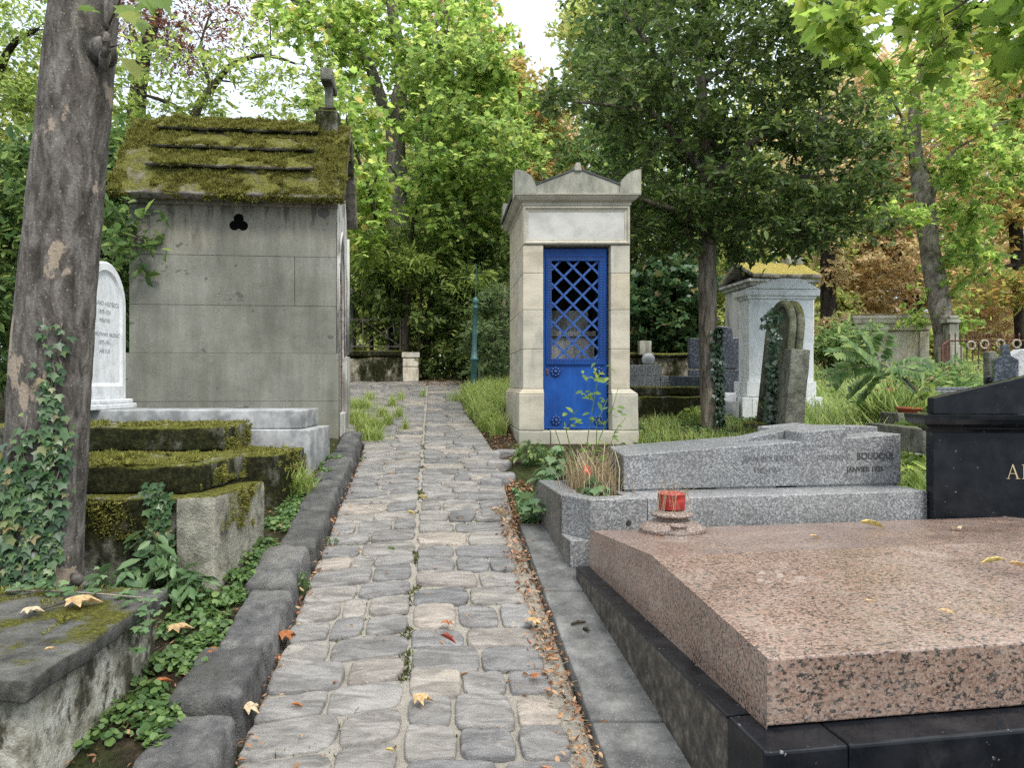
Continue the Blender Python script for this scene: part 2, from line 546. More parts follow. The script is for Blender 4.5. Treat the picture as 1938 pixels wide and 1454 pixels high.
M = {}
def make_mats():
    # --- rough stone of the paths
    n = NB('sett_stone')
    i = n.island()
    c = n.ramp(i, [(0, (.115, .113, .113)), (.2, (.205, .193, .18)), (.4, (.155, .15, .148)), (.6, (.23, .212, .188)), (.8, (.13, .128, .127)), (.92, (.27, .232, .195)), (1, (.205, .19, .17))])
    i7 = n.math('MULTIPLY', i, 40.0)
    ox = n.new('ShaderNodeCombineXYZ'); n.put(ox.inputs[2], i7)
    pv = n.new('ShaderNodeVectorMath'); pv.operation = 'ADD'; n.put(pv.inputs[0], n.pos); n.put(pv.inputs[1], ox.outputs[0])
    str_ = n.noise(9, 6, .65, n.scaled((.55, 1.6, 1.0), pv.outputs[0]), .8)
    c = n.mix(1, c, n.ramp(str_, [(.28, .62), (.5, 1.0), (.74, 1.42)]), 'MULTIPLY')
    c = n.mix(n.math('MULTIPLY', n.step(n.noise(5, 5, .6, pv.outputs[0]), .62, .72), .6), c, (.36, .31, .25))
    c = n.mix(n.math('MULTIPLY', n.step(n.noise(120, 2), .6, .75), .35), c, (.38, .36, .33))
    h = n.math('ADD', n.noise(26, 8, .72, n.scaled((.7, 1.5, 1), pv.outputs[0]), .6), n.math('MULTIPLY', n.noise(150, 3, .6), .35))
    M['sett'] = n.surf(c, n.ramp(str_, [(.3, .56), (.7, .34)]), n.bump(h, .75, .02), .4)

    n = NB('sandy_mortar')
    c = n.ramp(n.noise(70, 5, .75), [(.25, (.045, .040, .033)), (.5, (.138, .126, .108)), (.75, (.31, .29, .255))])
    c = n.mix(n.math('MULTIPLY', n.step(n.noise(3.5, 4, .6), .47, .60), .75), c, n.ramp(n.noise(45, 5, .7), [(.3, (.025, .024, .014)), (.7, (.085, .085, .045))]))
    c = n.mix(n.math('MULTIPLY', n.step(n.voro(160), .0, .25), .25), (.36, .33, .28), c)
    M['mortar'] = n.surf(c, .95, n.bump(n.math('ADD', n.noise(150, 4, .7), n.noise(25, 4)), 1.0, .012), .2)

    n = NB('kerb_stone_grey')
    i = n.island()
    c = n.ramp(n.noise(7, 7, .68), [(.2, (.048, .048, .049)), (.5, (.108, .106, .104)), (.8, (.21, .205, .193))])
    c = n.mix(n.math('MULTIPLY', n.step(n.noise(70, 3, .7), .62, .74), .5), c, (.27, .265, .25))
    c = n.mix(n.math('MULTIPLY', n.step(n.noise(1.3, 4, .6), .5, .68), .5), c, (.14, .135, .115))
    oi = n.new('ShaderNodeObjectInfo')
    c = n.mix(1, c, n.ramp(oi.outputs['Random'], [(0, .78), (.5, 1.05), (1, 1.4)]), 'MULTIPLY')
    M['kerb'] = n.surf(c, .72, n.bump(n.math('ADD', n.noise(24, 8, .75, n.scaled((1, 1, .6)), .4), n.math('MULTIPLY', n.noise(110, 3, .7), .4)), 1.0, .035), .35)

    n = NB('flag_stone_grey')
    c = n.ramp(n.noise(6, 7, .7), [(.25, (.055, .055, .054)), (.55, (.11, .11, .105)), (.8, (.18, .177, .168))])
    c = n.mix(n.math('MULTIPLY', n.step(n.noise(140, 2, .6), .58, .72), .5), c, (.30, .29, .27))
    M['flag'] = n.surf(c, .85, n.bump(n.noise(60, 6, .7), .5, .008), .25)

    n = NB('soil')
    c = n.ramp(n.noise(14, 7, .75), [(.25, (.020, .015, .010)), (.5, (.055, .042, .028)), (.78, (.125, .098, .065))])
    c = n.mix(n.math('MULTIPLY', n.step(n.noise(2.0, 5, .6), .46, .62), .75), c, n.ramp(n.noise(40, 5, .7), [(.3, (.022, .036, .010)), (.7, (.07, .095, .025))]))
    M['soil'] = n.surf(c, .98, n.bump(n.noise(45, 6, .8), 1.0, .04), .1)

    # --- stone of the monuments
    n = NB('chapel_stone')
    big = n.noise(1.3, 6, .6)
    streak = n.noise(5, 6, .65, n.scaled((1.4, 1.4, .16)))
    c = n.ramp(big, [(.25, (.128, .127, .102)), (.5, (.178, .175, .145)), (.75, (.225, .22, .188))])
    c = n.mix(1, c, n.ramp(streak, [(.25, .82), (.52, 1.0), (.78, 1.16)]), 'MULTIPLY')
    z = n.sep(n.pos)[2]
    zt = n.math('ADD', z, n.math('MULTIPLY', n.noise(2.2, 5, .6), .9))
    c = n.mix(n.step(zt, 3.45, 3.75), c, n.ramp(streak, [(.3, (.17, .156, .122)), (.7, (.26, .238, .19))]))
    c = n.mix(n.math('MULTIPLY', n.step(zt, 1.95, 1.55), .55), c, (.145, .15, .09))
    c = n.mix(n.math('MULTIPLY', n.step(n.noise(2.6, 5, .55, n.scaled((1, 1, 1.3))), .635, .65), .75), c, (.075, .073, .068))
    drip = n.math('MULTIPLY', n.step(zt, 3.55, 3.85), n.step(n.noise(7, 5, .6, n.scaled((1.5, 1.5, .22))), .50, .60))
    c = n.mix(n.math('MULTIPLY', drip, .7), c, (.05, .048, .042))
    spk = n.math('MULTIPLY', n.step(n.noise(120, 3, .75), .53, .66), n.step(n.noise(3.5, 6, .7, n.scaled((1.6, 1.6, .3))), .44, .60))
    c = n.mix(n.math('MULTIPLY', spk, .55), c, (.36, .36, .325))
    c = n.mix(n.math('MULTIPLY', n.step(n.noise(60, 3, .7), .40, .30), .6), c, (.06, .06, .05))
    M['chapel'] = n.surf(c, .93, n.bump(n.math('ADD', n.noise(90, 4, .7), n.noise(14, 5)), .5, .008), .2)

    n = NB('pale_frame_stone')
    c = n.ramp(n.noise(5, 6, .65, n.scaled((1.5, 1.5, .2))), [(.3, (.24, .23, .21)), (.5, (.47, .46, .43)), (.75, (.60, .59, .56))])
    c = n.mix(n.math('MULTIPLY', n.step(n.noise(2.2, 5, .6), .52, .63), .7), c, (.14, .135, .12))
    M['pale'] = n.surf(c, .9, n.bump(n.noise(50, 5), .4, .006), .2)

    n = NB('cream_limestone')
    i = n.island()
    c = n.ramp(i, [(0, (.40, .345, .25)), (.3, (.46, .415, .33)), (.55, (.41, .38, .31)), (.8, (.47, .42, .325)), (1, (.37, .345, .285))])
    c = n.mix(1, c, n.ramp(n.noise(3.0, 6, .6, n.scaled((1, 1, 2.2))), [(.25, .80), (.5, 1.0), (.8, 1.13)]), 'MULTIPLY')
    c = n.mix(n.math('MULTIPLY', n.step(n.noise(7, 5, .65, n.scaled((1.2, 1.2, .25))), .53, .70), .5), c, (.24, .235, .20))
    z = n.sep(n.pos)[2]
    zz = n.math('ADD', z, n.math('MULTIPLY', n.noise(3, 5, .6), .5))
    c = n.mix(n.math('MULTIPLY', n.step(zz, 1.95, 1.5), .45), c, (.30, .30, .235))
    c = n.mix(n.math('MULTIPLY', n.step(zz, 1.42, 1.22), .75), c, (.10, .11, .04))
    c = n.mix(n.math('MULTIPLY', n.step(n.noise(85, 3, .6), .34, .28), .55), c, (.20, .18, .13))
    M['cream'] = n.surf(c, .9, n.bump(n.math('ADD', n.noise(70, 4, .7), n.math('MULTIPLY', n.noise(6, 4), .7)), .45, .008), .2)

    n = NB('weathered_cap_stone')
    c = n.ramp(n.noise(5, 7, .65, n.scaled((1.3, 1.3, .5))), [(.25, (.13, .13, .10)), (.5, (.255, .25, .205)), (.75, (.40, .38, .31))])
    c = n.mix(n.math('MULTIPLY', n.step(n.noise(60, 3, .7), .60, .70), .4), c, (.45, .44, .38))
    M['cap'] = n.surf(c, .92, n.bump(n.noise(55, 5, .7), .45, .007), .2)

    n = NB('white_marble')
    vv = n.noise(3.2, 7, .62, n.scaled((1.2, 1.2, .8)), 1.8)
    c = n.ramp(vv, [(.42, (.68, .69, .70)), (.495, (.60, .61, .62)), (.50, (.36, .37, .38)), (.515, (.63, .64, .65)), (.7, (.72, .725, .73))])
    c = n.mix(n.math('MULTIPLY', n.step(n.noise(4, 6, .65, n.scaled((1.5, 1.5, .22))), .52, .72), .5), c, (.33, .34, .31))
    M['marble'] = n.surf(c, .55, n.bump(n.noise(40, 4), .12, .004), .4)
    n = NB('stained_marble')
    c = n.ramp(n.noise(6, 7, .65), [(.3, (.16, .165, .165)), (.5, (.27, .275, .275)), (.75, (.37, .373, .37))])
    c = n.mix(n.math('MULTIPLY', n.step(n.noise(6, 6, .7, n.scaled((1.6, 1.6, .25))), .50, .68), .62), c, (.18, .18, .16))
    M['marble_dirty'] = n.surf(c, .7, n.bump(n.noise(60, 4), .2, .005), .3)
    n = NB('panel_marble')
    c = n.ramp(n.noise(6, 6, .6), [(.3, (.38, .365, .335)), (.7, (.48, .465, .43))])
    M['panel'] = n.surf(c, .6, None, .35)

    M['granite_grey'] = granite('grey_granite', (.075, .075, .078), (.20, .20, .202), (.42, .42, .415), 125, .42, .30, (.12, .115, .10))
    M['granite_grey_brown'] = granite('brown_grey_granite', (.05, .045, .04), (.13, .12, .105), (.28, .27, .25), 120, .6, .75, (.055, .042, .03))  # darker and browner than the plain grey granite, with brown patches
    M['granite_light'] = granite('light_granite', (.22, .22, .22), (.42, .42, .42), (.6, .6, .6), 110, .5)
    M['granite_dark'] = granite('dark_granite', (.022, .026, .034), (.045, .052, .066), (.14, .155, .18), 70, .28)
    M['granite_base'] = granite('small_granite', (.09, .09, .092), (.26, .26, .26), (.5, .5, .5), 95, .5)

    n = NB('pink_granite')
    v = n.rot(-9.4)
    g = n.sep(n.voro(135, v, out='Color'))
    c = n.ramp(g[0], [(0, (.150, .090, .068)), (.4, (.225, .143, .108)), (.75, (.285, .205, .163)), (1, (.195, .145, .118))])
    wv = n.noise(92, 3, .62, n.scaled((.62, 1.4, 1.0), v))
    c = n.mix(n.step(wv, .53, .57), c, n.ramp(g[1], [(0, (.018, .016, .015)), (.7, (.05, .044, .04)), (1, (.13, .11, .095))]))
    c = n.mix(n.math('MULTIPLY', n.step(n.noise(140, 2, .6, v), .60, .68), .45), c, (.50, .40, .34))
    c = n.mix(1, c, n.ramp(n.noise(2.2, 4, .6), [(.3, .86), (.7, 1.08)]), 'MULTIPLY')
    dust = n.math('MULTIPLY', n.step(n.noise(4.5, 7, .7), .47, .68), .26)
    c = n.mix(dust, c, (.36, .31, .26))
    ds = n.new('ShaderNodeVectorMath'); ds.operation = 'DISTANCE'
    n.put(ds.inputs[0], n.scaled((1, .7, 1))); ds.inputs[1].default_value = (1.01, 2.86 * .7, .96)
    smear = n.math('MULTIPLY', n.step(ds.outputs['Value'], .20, .05), n.step(n.noise(16, 6, .7), .50, .62))
    c = n.mix(n.math('MULTIPLY', smear, .34), c, (.56, .51, .48))
    M['pink'] = n.surf(c, n.ramp(n.noise(5, 6, .65), [(.3, .20), (.6, .30), (.8, .45)]), n.bump(n.noise(30, 3), .03, .003), .5)
    n = NB('dirty_pink_granite')
    g = n.sep(n.voro(62, v := n.rot(-9.4), out='Color'))
    c = n.ramp(g[0], [(0, (.16, .10, .075)), (.5, (.25, .165, .12)), (1, (.30, .21, .16))])
    c = n.mix(n.step(n.noise(58, 3, .62, v), .54, .58), c, (.03, .026, .022))
    M['pink_side'] = n.surf(c, .5, None, .4)
    M['red_stone'] = granite('speckled_brown_granite', (.05, .038, .032), (.175, .125, .10), (.36, .30, .26), 190, .6)

    n = NB('black_granite')
    c = n.ramp(n.noise(9, 6, .65), [(.3, (.006, .007, .009)), (.7, (.013, .014, .017))])
    c = n.mix(n.math('MULTIPLY', n.step(n.noise(38, 3, .6), .70, .74), .5), c, (.30, .28, .26))
    c = n.mix(n.math('MULTIPLY', n.step(n.noise(3.4, 7, .7), .52, .75), .22), c, (.09, .085, .08))
    M['black'] = n.surf(c, n.ramp(n.noise(6, 5), [(.3, .14), (.7, .34)]), None, .2)
    n = NB('dirty_black_granite')
    c = n.ramp(n.noise(18, 7, .75), [(.3, (.022, .019, .016)), (.55, (.062, .053, .043)), (.8, (.15, .13, .105))])
    c = n.mix(n.math('MULTIPLY', n.step(n.noise(110, 2, .6), .66, .74), .5), c, (.2, .18, .15))
    M['black_side'] = n.surf(c, .55, n.bump(n.noise(60, 4), .2, .004), .35)

    def mossy(name, stone, mossc, mossd, side_bias=.0, lo=.34):
        n = NB(name)
        st = n.ramp(n.noise(9, 7, .7), [(.25, tuple(x * .5 for x in stone)), (.5, stone), (.8, tuple(min(1, x * 1.5) for x in stone))])
        mo = n.ramp(n.noise(55, 5, .75), [(.25, mossd), (.5, mossc), (.8, tuple(min(1, x * 1.9) for x in mossc))])
        dk = n.ramp(n.noise(28, 6, .75), [(.3, (.012, .013, .006)), (.6, (.035, .036, .014)), (.85, (.085, .085, .035))])
        up = n.up()
        nz = n.noise(4.2, 6, .65)
        side = n.mix(n.step(n.math('ADD', n.noise(3.0, 6, .68, n.scaled((1, 1, .55))), side_bias), .38, .58), st, dk)
        top = n.mix(n.step(nz, lo, lo + .11), st, mo)
        c = n.mix(n.step(n.math('ADD', up, n.math('MULTIPLY', n.math('SUBTRACT', nz, .5), 1.3)), .25, .6), side, top)
        h = n.math('ADD', n.noise(60, 6, .75), n.math('MULTIPLY', n.noise(11, 5), 1.4))
        return n.surf(c, .97, n.bump(h, .95, .03), .1)
    M['mossy'] = mossy('mossy_stone', (.27, .262, .22), (.12, .122, .026), (.035, .035, .010), .06)
    M['mossy_pale'] = mossy('pale_mossy_concrete', (.33, .315, .255), (.12, .12, .025), (.04, .04, .01), -.10)
    M['mossy_wall'] = mossy('mossy_wall_stone', (.36, .33, .25), (.09, .085, .02), (.03, .03, .01), -.02)
    M['roof'] = mossy('mossy_roof_stone', (.25, .225, .19), (.125, .122, .030), (.05, .048, .014), -.05, lo=.28)
    M['slab_low'] = mossy('low_slab_stone', (.135, .132, .12), (.10, .10, .022), (.04, .04, .01), -.12, lo=.47)

    M['roof_gold'] = mossy('golden_moss_roof', (.30, .27, .22), (.30, .245, .065), (.12, .095, .03), -.05, lo=.25)
    M['green_stone'] = mossy('greenish_stone', (.15, .155, .105), (.10, .105, .04), (.05, .05, .02), -.22)
    M['pillar'] = mossy('pillar_stone', (.165, .165, .135), (.15, .15, .10), (.08, .08, .05), -.35)
    n = NB('cream_stone_far')
    c = n.ramp(n.noise(6, 7, .65, n.scaled((1, 1, .5))), [(.28, (.36, .315, .245)), (.5, (.60, .54, .44)), (.75, (.72, .66, .56))])
    M['cream_back'] = n.surf(c, .95, n.bump(n.noise(30, 5), .5, .01), .15)
    n = NB('pale_flag')
    c = n.ramp(n.noise(8, 7, .7), [(.3, (.20, .20, .18)), (.7, (.45, .45, .42))])
    M['flag_pale'] = n.surf(c, .9, n.bump(n.noise(40, 5), .4, .006), .2)
    M['granite_dark_pale'] = granite('slate_grey_granite', (.06, .065, .075), (.12, .13, .14), (.22, .23, .24), 60, .35)
    n = NB('terracotta')
    M['terracotta'] = n.surf(n.ramp(n.noise(14, 5), [(.3, (.22, .05, .03)), (.7, (.36, .10, .06))]), .8, None, .2)

    n = NB('moss_tuft')
    c = n.ramp(n.island(), [(0, (.06, .06, .016)), (.35, (.135, .135, .032)), (.7, (.215, .21, .048)), (1, (.31, .295, .09))])
    M['tuft'] = n.leaf(c, n.hsv(c, .5, 1.0, 1.3), .3, .9, .1)
    n = NB('old_plaster')
    c = n.ramp(n.noise(7, 7, .7), [(.28, (.09, .085, .065)), (.48, (.27, .25, .20)), (.62, (.42, .40, .34)), (.8, (.55, .53, .47))])
    c = n.mix(n.step(n.noise(4.5, 6, .7, n.scaled((1, 1, .6))), .50, .60), c, (.055, .05, .035))
    M['plaster'] = n.surf(c, .95, n.bump(n.noise(35, 6, .7), .7, .02), .15)

    # --- metal and paint
    n = NB('blue_paint')
    c = n.ramp(n.noise(5, 6, .6), [(.3, (.002, .040, .190)), (.7, (.004, .060, .265))])
    c = n.mix(n.math('MULTIPLY', n.step(n.noise(9, 6, .7, n.scaled((1.5, 1.5, .3))), .50, .68), .45), c, (.03, .10, .30))
    c = n.mix(n.math('MULTIPLY', n.step(n.noise(26, 6, .75), .64, .68), .6), c, (.07, .05, .05))
    M['blue'] = n.surf(c, .5, n.bump(n.noise(22, 3), .06, .004), .28)
    n = NB('dark_blue_paint')
    M['blue_dark'] = n.surf(n.ramp(n.noise(60, 4), [(.3, (.004, .026, .12)), (.7, (.008, .05, .20))]), .4, None, .5)
    n = NB('worn_blue_bars')
    M['blue_bar'] = n.surf(n.ramp(n.noise(30, 4), [(.3, (.008, .045, .19)), (.7, (.02, .075, .255))]), .5, None, .4)
    n = NB('green_paint')
    M['post_green'] = n.surf(n.ramp(n.noise(9, 5), [(.3, (.022, .075, .075)), (.7, (.05, .13, .125))]), .45, None, .45)
    n = NB('rusty_iron')
    M['rust'] = n.surf(n.ramp(n.noise(25, 6, .7), [(.3, (.06, .027, .02)), (.6, (.13, .06, .044)), (.8, (.18, .11, .085))]), .8, None, .3)
    n = NB('weathered_iron')
    M['iron'] = n.surf(n.ramp(n.noise(25, 5, .7), [(.3, (.13, .10, .08)), (.7, (.30, .24, .20))]), .75, None, .3)
    n = NB('red_plastic')
    M['red'] = n.surf(n.ramp(n.noise(20, 4), [(.3, (.30, .018, .018)), (.7, (.44, .05, .04))]), .4, None, .45)
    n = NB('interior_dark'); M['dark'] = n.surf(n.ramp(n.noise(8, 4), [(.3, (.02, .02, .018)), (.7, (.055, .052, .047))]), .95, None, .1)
    n = NB('opening_shade_black'); M['hole'] = n.surf((.004, .004, .004), 1.0, None, .0)  # black that stands in for shade inside openings
    n = NB('zinc_edge'); M['zinc'] = n.surf(n.ramp(n.noise(9, 5), [(.3, (.035, .036, .04)), (.7, (.09, .09, .095))]), .6, None, .3)
    n = NB('gold_leaf'); M['gold'] = n.surf((.62, .47, .28), .4, None, .5, .6)
    n = NB('cut_letters'); M['letters'] = n.surf((.045, .045, .045), .9, None, .1)
    n = NB('faint_letters'); M['letters_faint'] = n.surf(n.ramp(n.noise(40, 3), [(.35, (.10, .10, .10)), (.6, (.20, .20, .20))]), .9, None, .1)
    n = NB('grey_letters'); M['letters_grey'] = n.surf(n.ramp(n.noise(60, 3), [(.35, (.20, .21, .22)), (.65, (.40, .41, .42))]), .8, None, .1)
    n = NB('ring_cream'); M['ringc'] = n.surf(n.ramp(n.noise(40, 4), [(.3, (.20, .18, .13)), (.7, (.36, .33, .25))]), .8, None, .2)

    # --- bark
    def bark(name, a, b, c3, vs=(1, 1, .22), sc=16, spots=0.0, spotc=(.4, .35, .28), plates=0.0):
        n = NB(name)
        f = n.noise(sc, 7, .7, n.scaled(vs), .5)
        c = n.ramp(f, [(.25, a), (.5, b), (.78, c3)])
        if plates:
            e = n.noise(3.6, 5, .6, n.scaled((1.2, 1.2, .75)))
            c = n.mix(n.math('MULTIPLY', n.step(e, .605, .63), plates), c, (.33, .265, .20))
        if spots:
            c = n.mix(n.math('MULTIPLY', n.step(n.voro(42, n.scaled((1, 1, .8))), .20, .12), spots), c, spotc)
        h = n.math('ADD', f, n.math('MULTIPLY', n.noise(70, 5, .7), .4))
        return n.surf(c, .95, n.bump(h, .9, .02), .15)
    M['bark_near'] = bark('flaking_bark', (.042, .036, .031), (.108, .095, .083), (.215, .197, .178), (1, 1, .35), 18, .45, (.34, .31, .27), .9)
    M['bark_grey'] = bark('grey_bark', (.075, .066, .056), (.18, .155, .128), (.32, .285, .24), (1, 1, .25), 12)
    M['bark_brown'] = bark('brown_bark', (.055, .047, .037), (.145, .122, .095), (.245, .212, .17), (1, 1, .2), 20)
    M['bark_dark'] = bark('dark_bark', (.015, .012, .010), (.035, .028, .022), (.07, .058, .045), (1, 1, .25), 14)
    M['bark_pale'] = bark('pale_mottled_bark', (.06, .05, .04), (.21, .18, .15), (.36, .32, .27), (1, 1, .6), 9, .6, (.10, .085, .07))
    M['twig'] = bark('twig_bark', (.03, .024, .018), (.06, .05, .035), (.11, .09, .065))

    # --- foliage
    L = leaf_mat
    M['lf_maple'] = L('maple_leaf', [(0, (.11, .20, .045)), (.35, (.17, .28, .06)), (.7, (.24, .36, .08)), (.95, (.34, .39, .10)), (1, (.42, .34, .10))], .64, 1.95)
    M['lf_young'] = L('young_maple_leaf', [(0, (.09, .17, .04)), (.4, (.15, .25, .055)), (.8, (.23, .32, .07)), (1, (.32, .37, .10))], .6, 1.9)
    M['lf_near'] = L('near_maple_leaf', [(0, (.10, .185, .03)), (.4, (.15, .25, .04)), (.8, (.20, .30, .05)), (1, (.28, .31, .06))], .6, 1.85)
    M['lf_evergreen'] = L('evergreen_leaf', [(0, (.03, .06, .016)), (.45, (.055, .10, .024)), (.85, (.10, .16, .035)), (1, (.17, .23, .06))], .38, 1.8, .42, .28)
    M['lf_laurel'] = L('laurel_leaf', [(0, (.035, .08, .025)), (.4, (.065, .13, .035)), (.8, (.12, .20, .05)), (1, (.20, .28, .08))], .45, 1.8, .42, .3)
    M['lf_shrub'] = L('shrub_leaf', [(0, (.06, .105, .03)), (.4, (.11, .175, .045)), (.8, (.19, .26, .07)), (1, (.30, .36, .12))], .52, 1.8, .45, .3)
    M['lf_light'] = L('light_leaf', [(0, (.10, .17, .04)), (.5, (.17, .25, .05)), (1, (.28, .34, .09))], .6, 1.9)
    M['lf_red'] = L('copper_leaf', [(0, (.075, .038, .024)), (.5, (.15, .07, .04)), (1, (.24, .13, .06))], .55, 1.9)
    M['lf_autumn'] = L('autumn_leaf', [(0, (.34, .26, .13)), (.35, (.45, .355, .17)), (.65, (.52, .43, .22)), (.85, (.40, .40, .16)), (1, (.54, .39, .19))], .64, 1.55)
    M['lf_orange'] = L('turning_leaf', [(0, (.16, .21, .05)), (.45, (.28, .29, .07)), (.7, (.38, .30, .09)), (1, (.40, .25, .09))], .6, 1.8)
    M['lf_far'] = L('far_leaf', [(0, (.13, .19, .05)), (.5, (.22, .28, .075)), (.85, (.31, .34, .10)), (1, (.40, .33, .11))], .62, 1.9)
    M['lf_ivy'] = L('ivy_leaf', [(0, (.020, .055, .020)), (.3, (.035, .085, .03)), (.7, (.065, .13, .045)), (.93, (.11, .17, .05)), (1, (.22, .16, .07))], .25, 1.5, .38, .45)
    M['lf_ivy_dark'] = L('dark_ivy_leaf', [(0, (0.008, 0.024, 0.012)), (.5, (0.016, 0.042, 0.018)), (1, (0.035, 0.070, 0.030))], .2, 1.4, .35, .5)
    M['lf_weed'] = L('weed_leaf', [(0, (.045, .10, .030)), (.5, (.085, .165, .045)), (1, (.16, .25, .075))], .4, 1.6)
    M['lf_pale'] = L('pale_plant_leaf', [(0, (0.060, 0.120, 0.050)), (.5, (0.090, 0.170, 0.065)), (1, (0.150, 0.240, 0.100))], .35, 1.4)
    M['lf_fir'] = L('fir_needle', [(0, (.06, .11, .045)), (.5, (.11, .175, .06)), (1, (.18, .25, .09))], .35, 1.6)
    M['lf_rose'] = L('rose_leaf', [(0, (0.060, 0.140, 0.020)), (.6, (0.130, 0.230, 0.035)), (1, (0.210, 0.290, 0.050))], .45, 1.6)
    M['lf_ail'] = L('ailanthus_leaf', [(0, (.06, .13, .04)), (.5, (.12, .21, .06)), (1, (.25, .34, .11))], .5, 1.8)
    M['straw_pink'] = L('dried_flower', [(0, (0.300, 0.160, 0.100)), (1, (0.450, 0.320, 0.220))], .3, 1.2, .7)
    M['grass'] = L('grass_blade', [(0, (.15, .23, .05)), (.5, (.25, .34, .085)), (.85, (.34, .41, .13)), (1, (.44, .42, .20))], .5, 1.7)
    M['grass_far'] = L('tall_grass_blade', [(0, (.15, .24, .07)), (.5, (.26, .36, .11)), (1, (.38, .44, .18))], .5, 1.7)
    M['joint'] = L('joint_moss_blade', [(0, (.03, .035, .012)), (.6, (.07, .085, .022)), (1, (.12, .16, .04))], .3, 1.3, .9)
    M['straw'] = L('dry_straw', [(0, (0.200, 0.145, 0.075)), (.5, (0.360, 0.275, 0.150)), (1, (0.450, 0.390, 0.240))], .3, 1.2, .7)
    M['litter'] = L('dead_leaf', [(0, (0.090, 0.045, 0.020)), (.3, (0.190, 0.095, 0.040)), (.6, (0.290, 0.165, 0.075)), (.85, (0.400, 0.270, 0.140)), (1, (0.420, 0.160, 0.050))], .2, 1.2, .7)
    for nm, col in (('dl_orange', (.34, .125, .045)), ('dl_tan', (.50, .34, .17)), ('dl_brown', (.20, .095, .045)), ('dl_yellow', (.52, .42, .16)), ('dl_red', (.30, .075, .05)), ('dl_pale', (.58, .46, .30))):
        n = NB('fallen_' + nm[3:])
        c = n.mix(1, col, n.ramp(n.noise(55, 5, .7), [(.3, .55), (.7, 1.25)]), 'MULTIPLY')
        M[nm] = n.leaf(c, n.hsv(c, .5, 1, 1.2), .2, .75, .2)
    n = NB('rose_petal'); M['petal'] = n.leaf((.62, .17, .12), (.7, .2, .12), .3, .6, .2)
    n = NB('red_flower'); M['flower'] = n.leaf((.42, .13, .10), (.6, .1, .08), .3, .6, .2)
make_mats()

# ------------------------------------------------------------------ ground, path, kerbs
_LY = [0.8, 2.54, 7.13, 7.5, 7.8, 8.6, 9.2, 9.9, 13.0]
_LX = [-.81, -.96, -1.43, -1.49, -1.80, -1.95, -2.3, -5.4, -6.5]
_RY = [0.8, 2.54, 4.92, 7.13, 8.0, 8.69, 10.0, 10.45, 11.0, 13.0]
_RX = [.49, .31, .039, -.173, -.33, -.49, -.68, -.72, -.45, -.2]
def pathL(y): return np.interp(y, _LY, _LX)
def pathR(y): return np.interp(y, _RY, _RX)

def soil_off(x, y):
    l, r = float(pathL(y)), float(pathR(y))
    if y > 12.3: base = 0.01
    elif x < l: base = -.05 + .12 * min(1, max(0, (l - x - .08) / .18))
    elif x > r:
        base = -.05 + .055 * min(1, max(0, (x - r) / .10)) if y > 4.9 else -.06
    else: base = -.07
    if x > r + .3 and y > 4.9: base += .02
    return base

def ground_z(x, y):
    n = mnoise.noise(Vector((x * .9, y * .9, 3))) * .025 + mnoise.noise(Vector((x * 4, y * 4, 9))) * .010
    far = max(0.0, abs(x + .5) - 6) * .02
    return float(gz(y)) + soil_off(x, y) + n + (far if y > 6 else 0)

def build_ground():
    xs = np.concatenate([np.linspace(-60, -6, 24)[:-1], np.linspace(-6, -3.2, 20)[:-1], np.linspace(-3.2, 3.4, 111)[:-1], np.linspace(3.4, 8, 30)[:-1], np.linspace(8, 60, 24)])
    ys = np.concatenate([np.linspace(-30, .6, 12)[:-1], np.linspace(.6, 9.5, 120)[:-1], np.linspace(9.5, 15, 44)[:-1], np.linspace(15, 90, 34)])
    V = [(x, y, ground_z(x, y)) for y in ys for x in xs]
    nx = len(xs)
    F = [(j * nx + i, j * nx + i + 1, (j + 1) * nx + i + 1, (j + 1) * nx + i) for j in range(len(ys) - 1) for i in range(nx - 1)]
    mb = MB().add(V, F)
    tag(mb.build('ground', M['soil'], smooth=True), kind='structure')
build_ground()

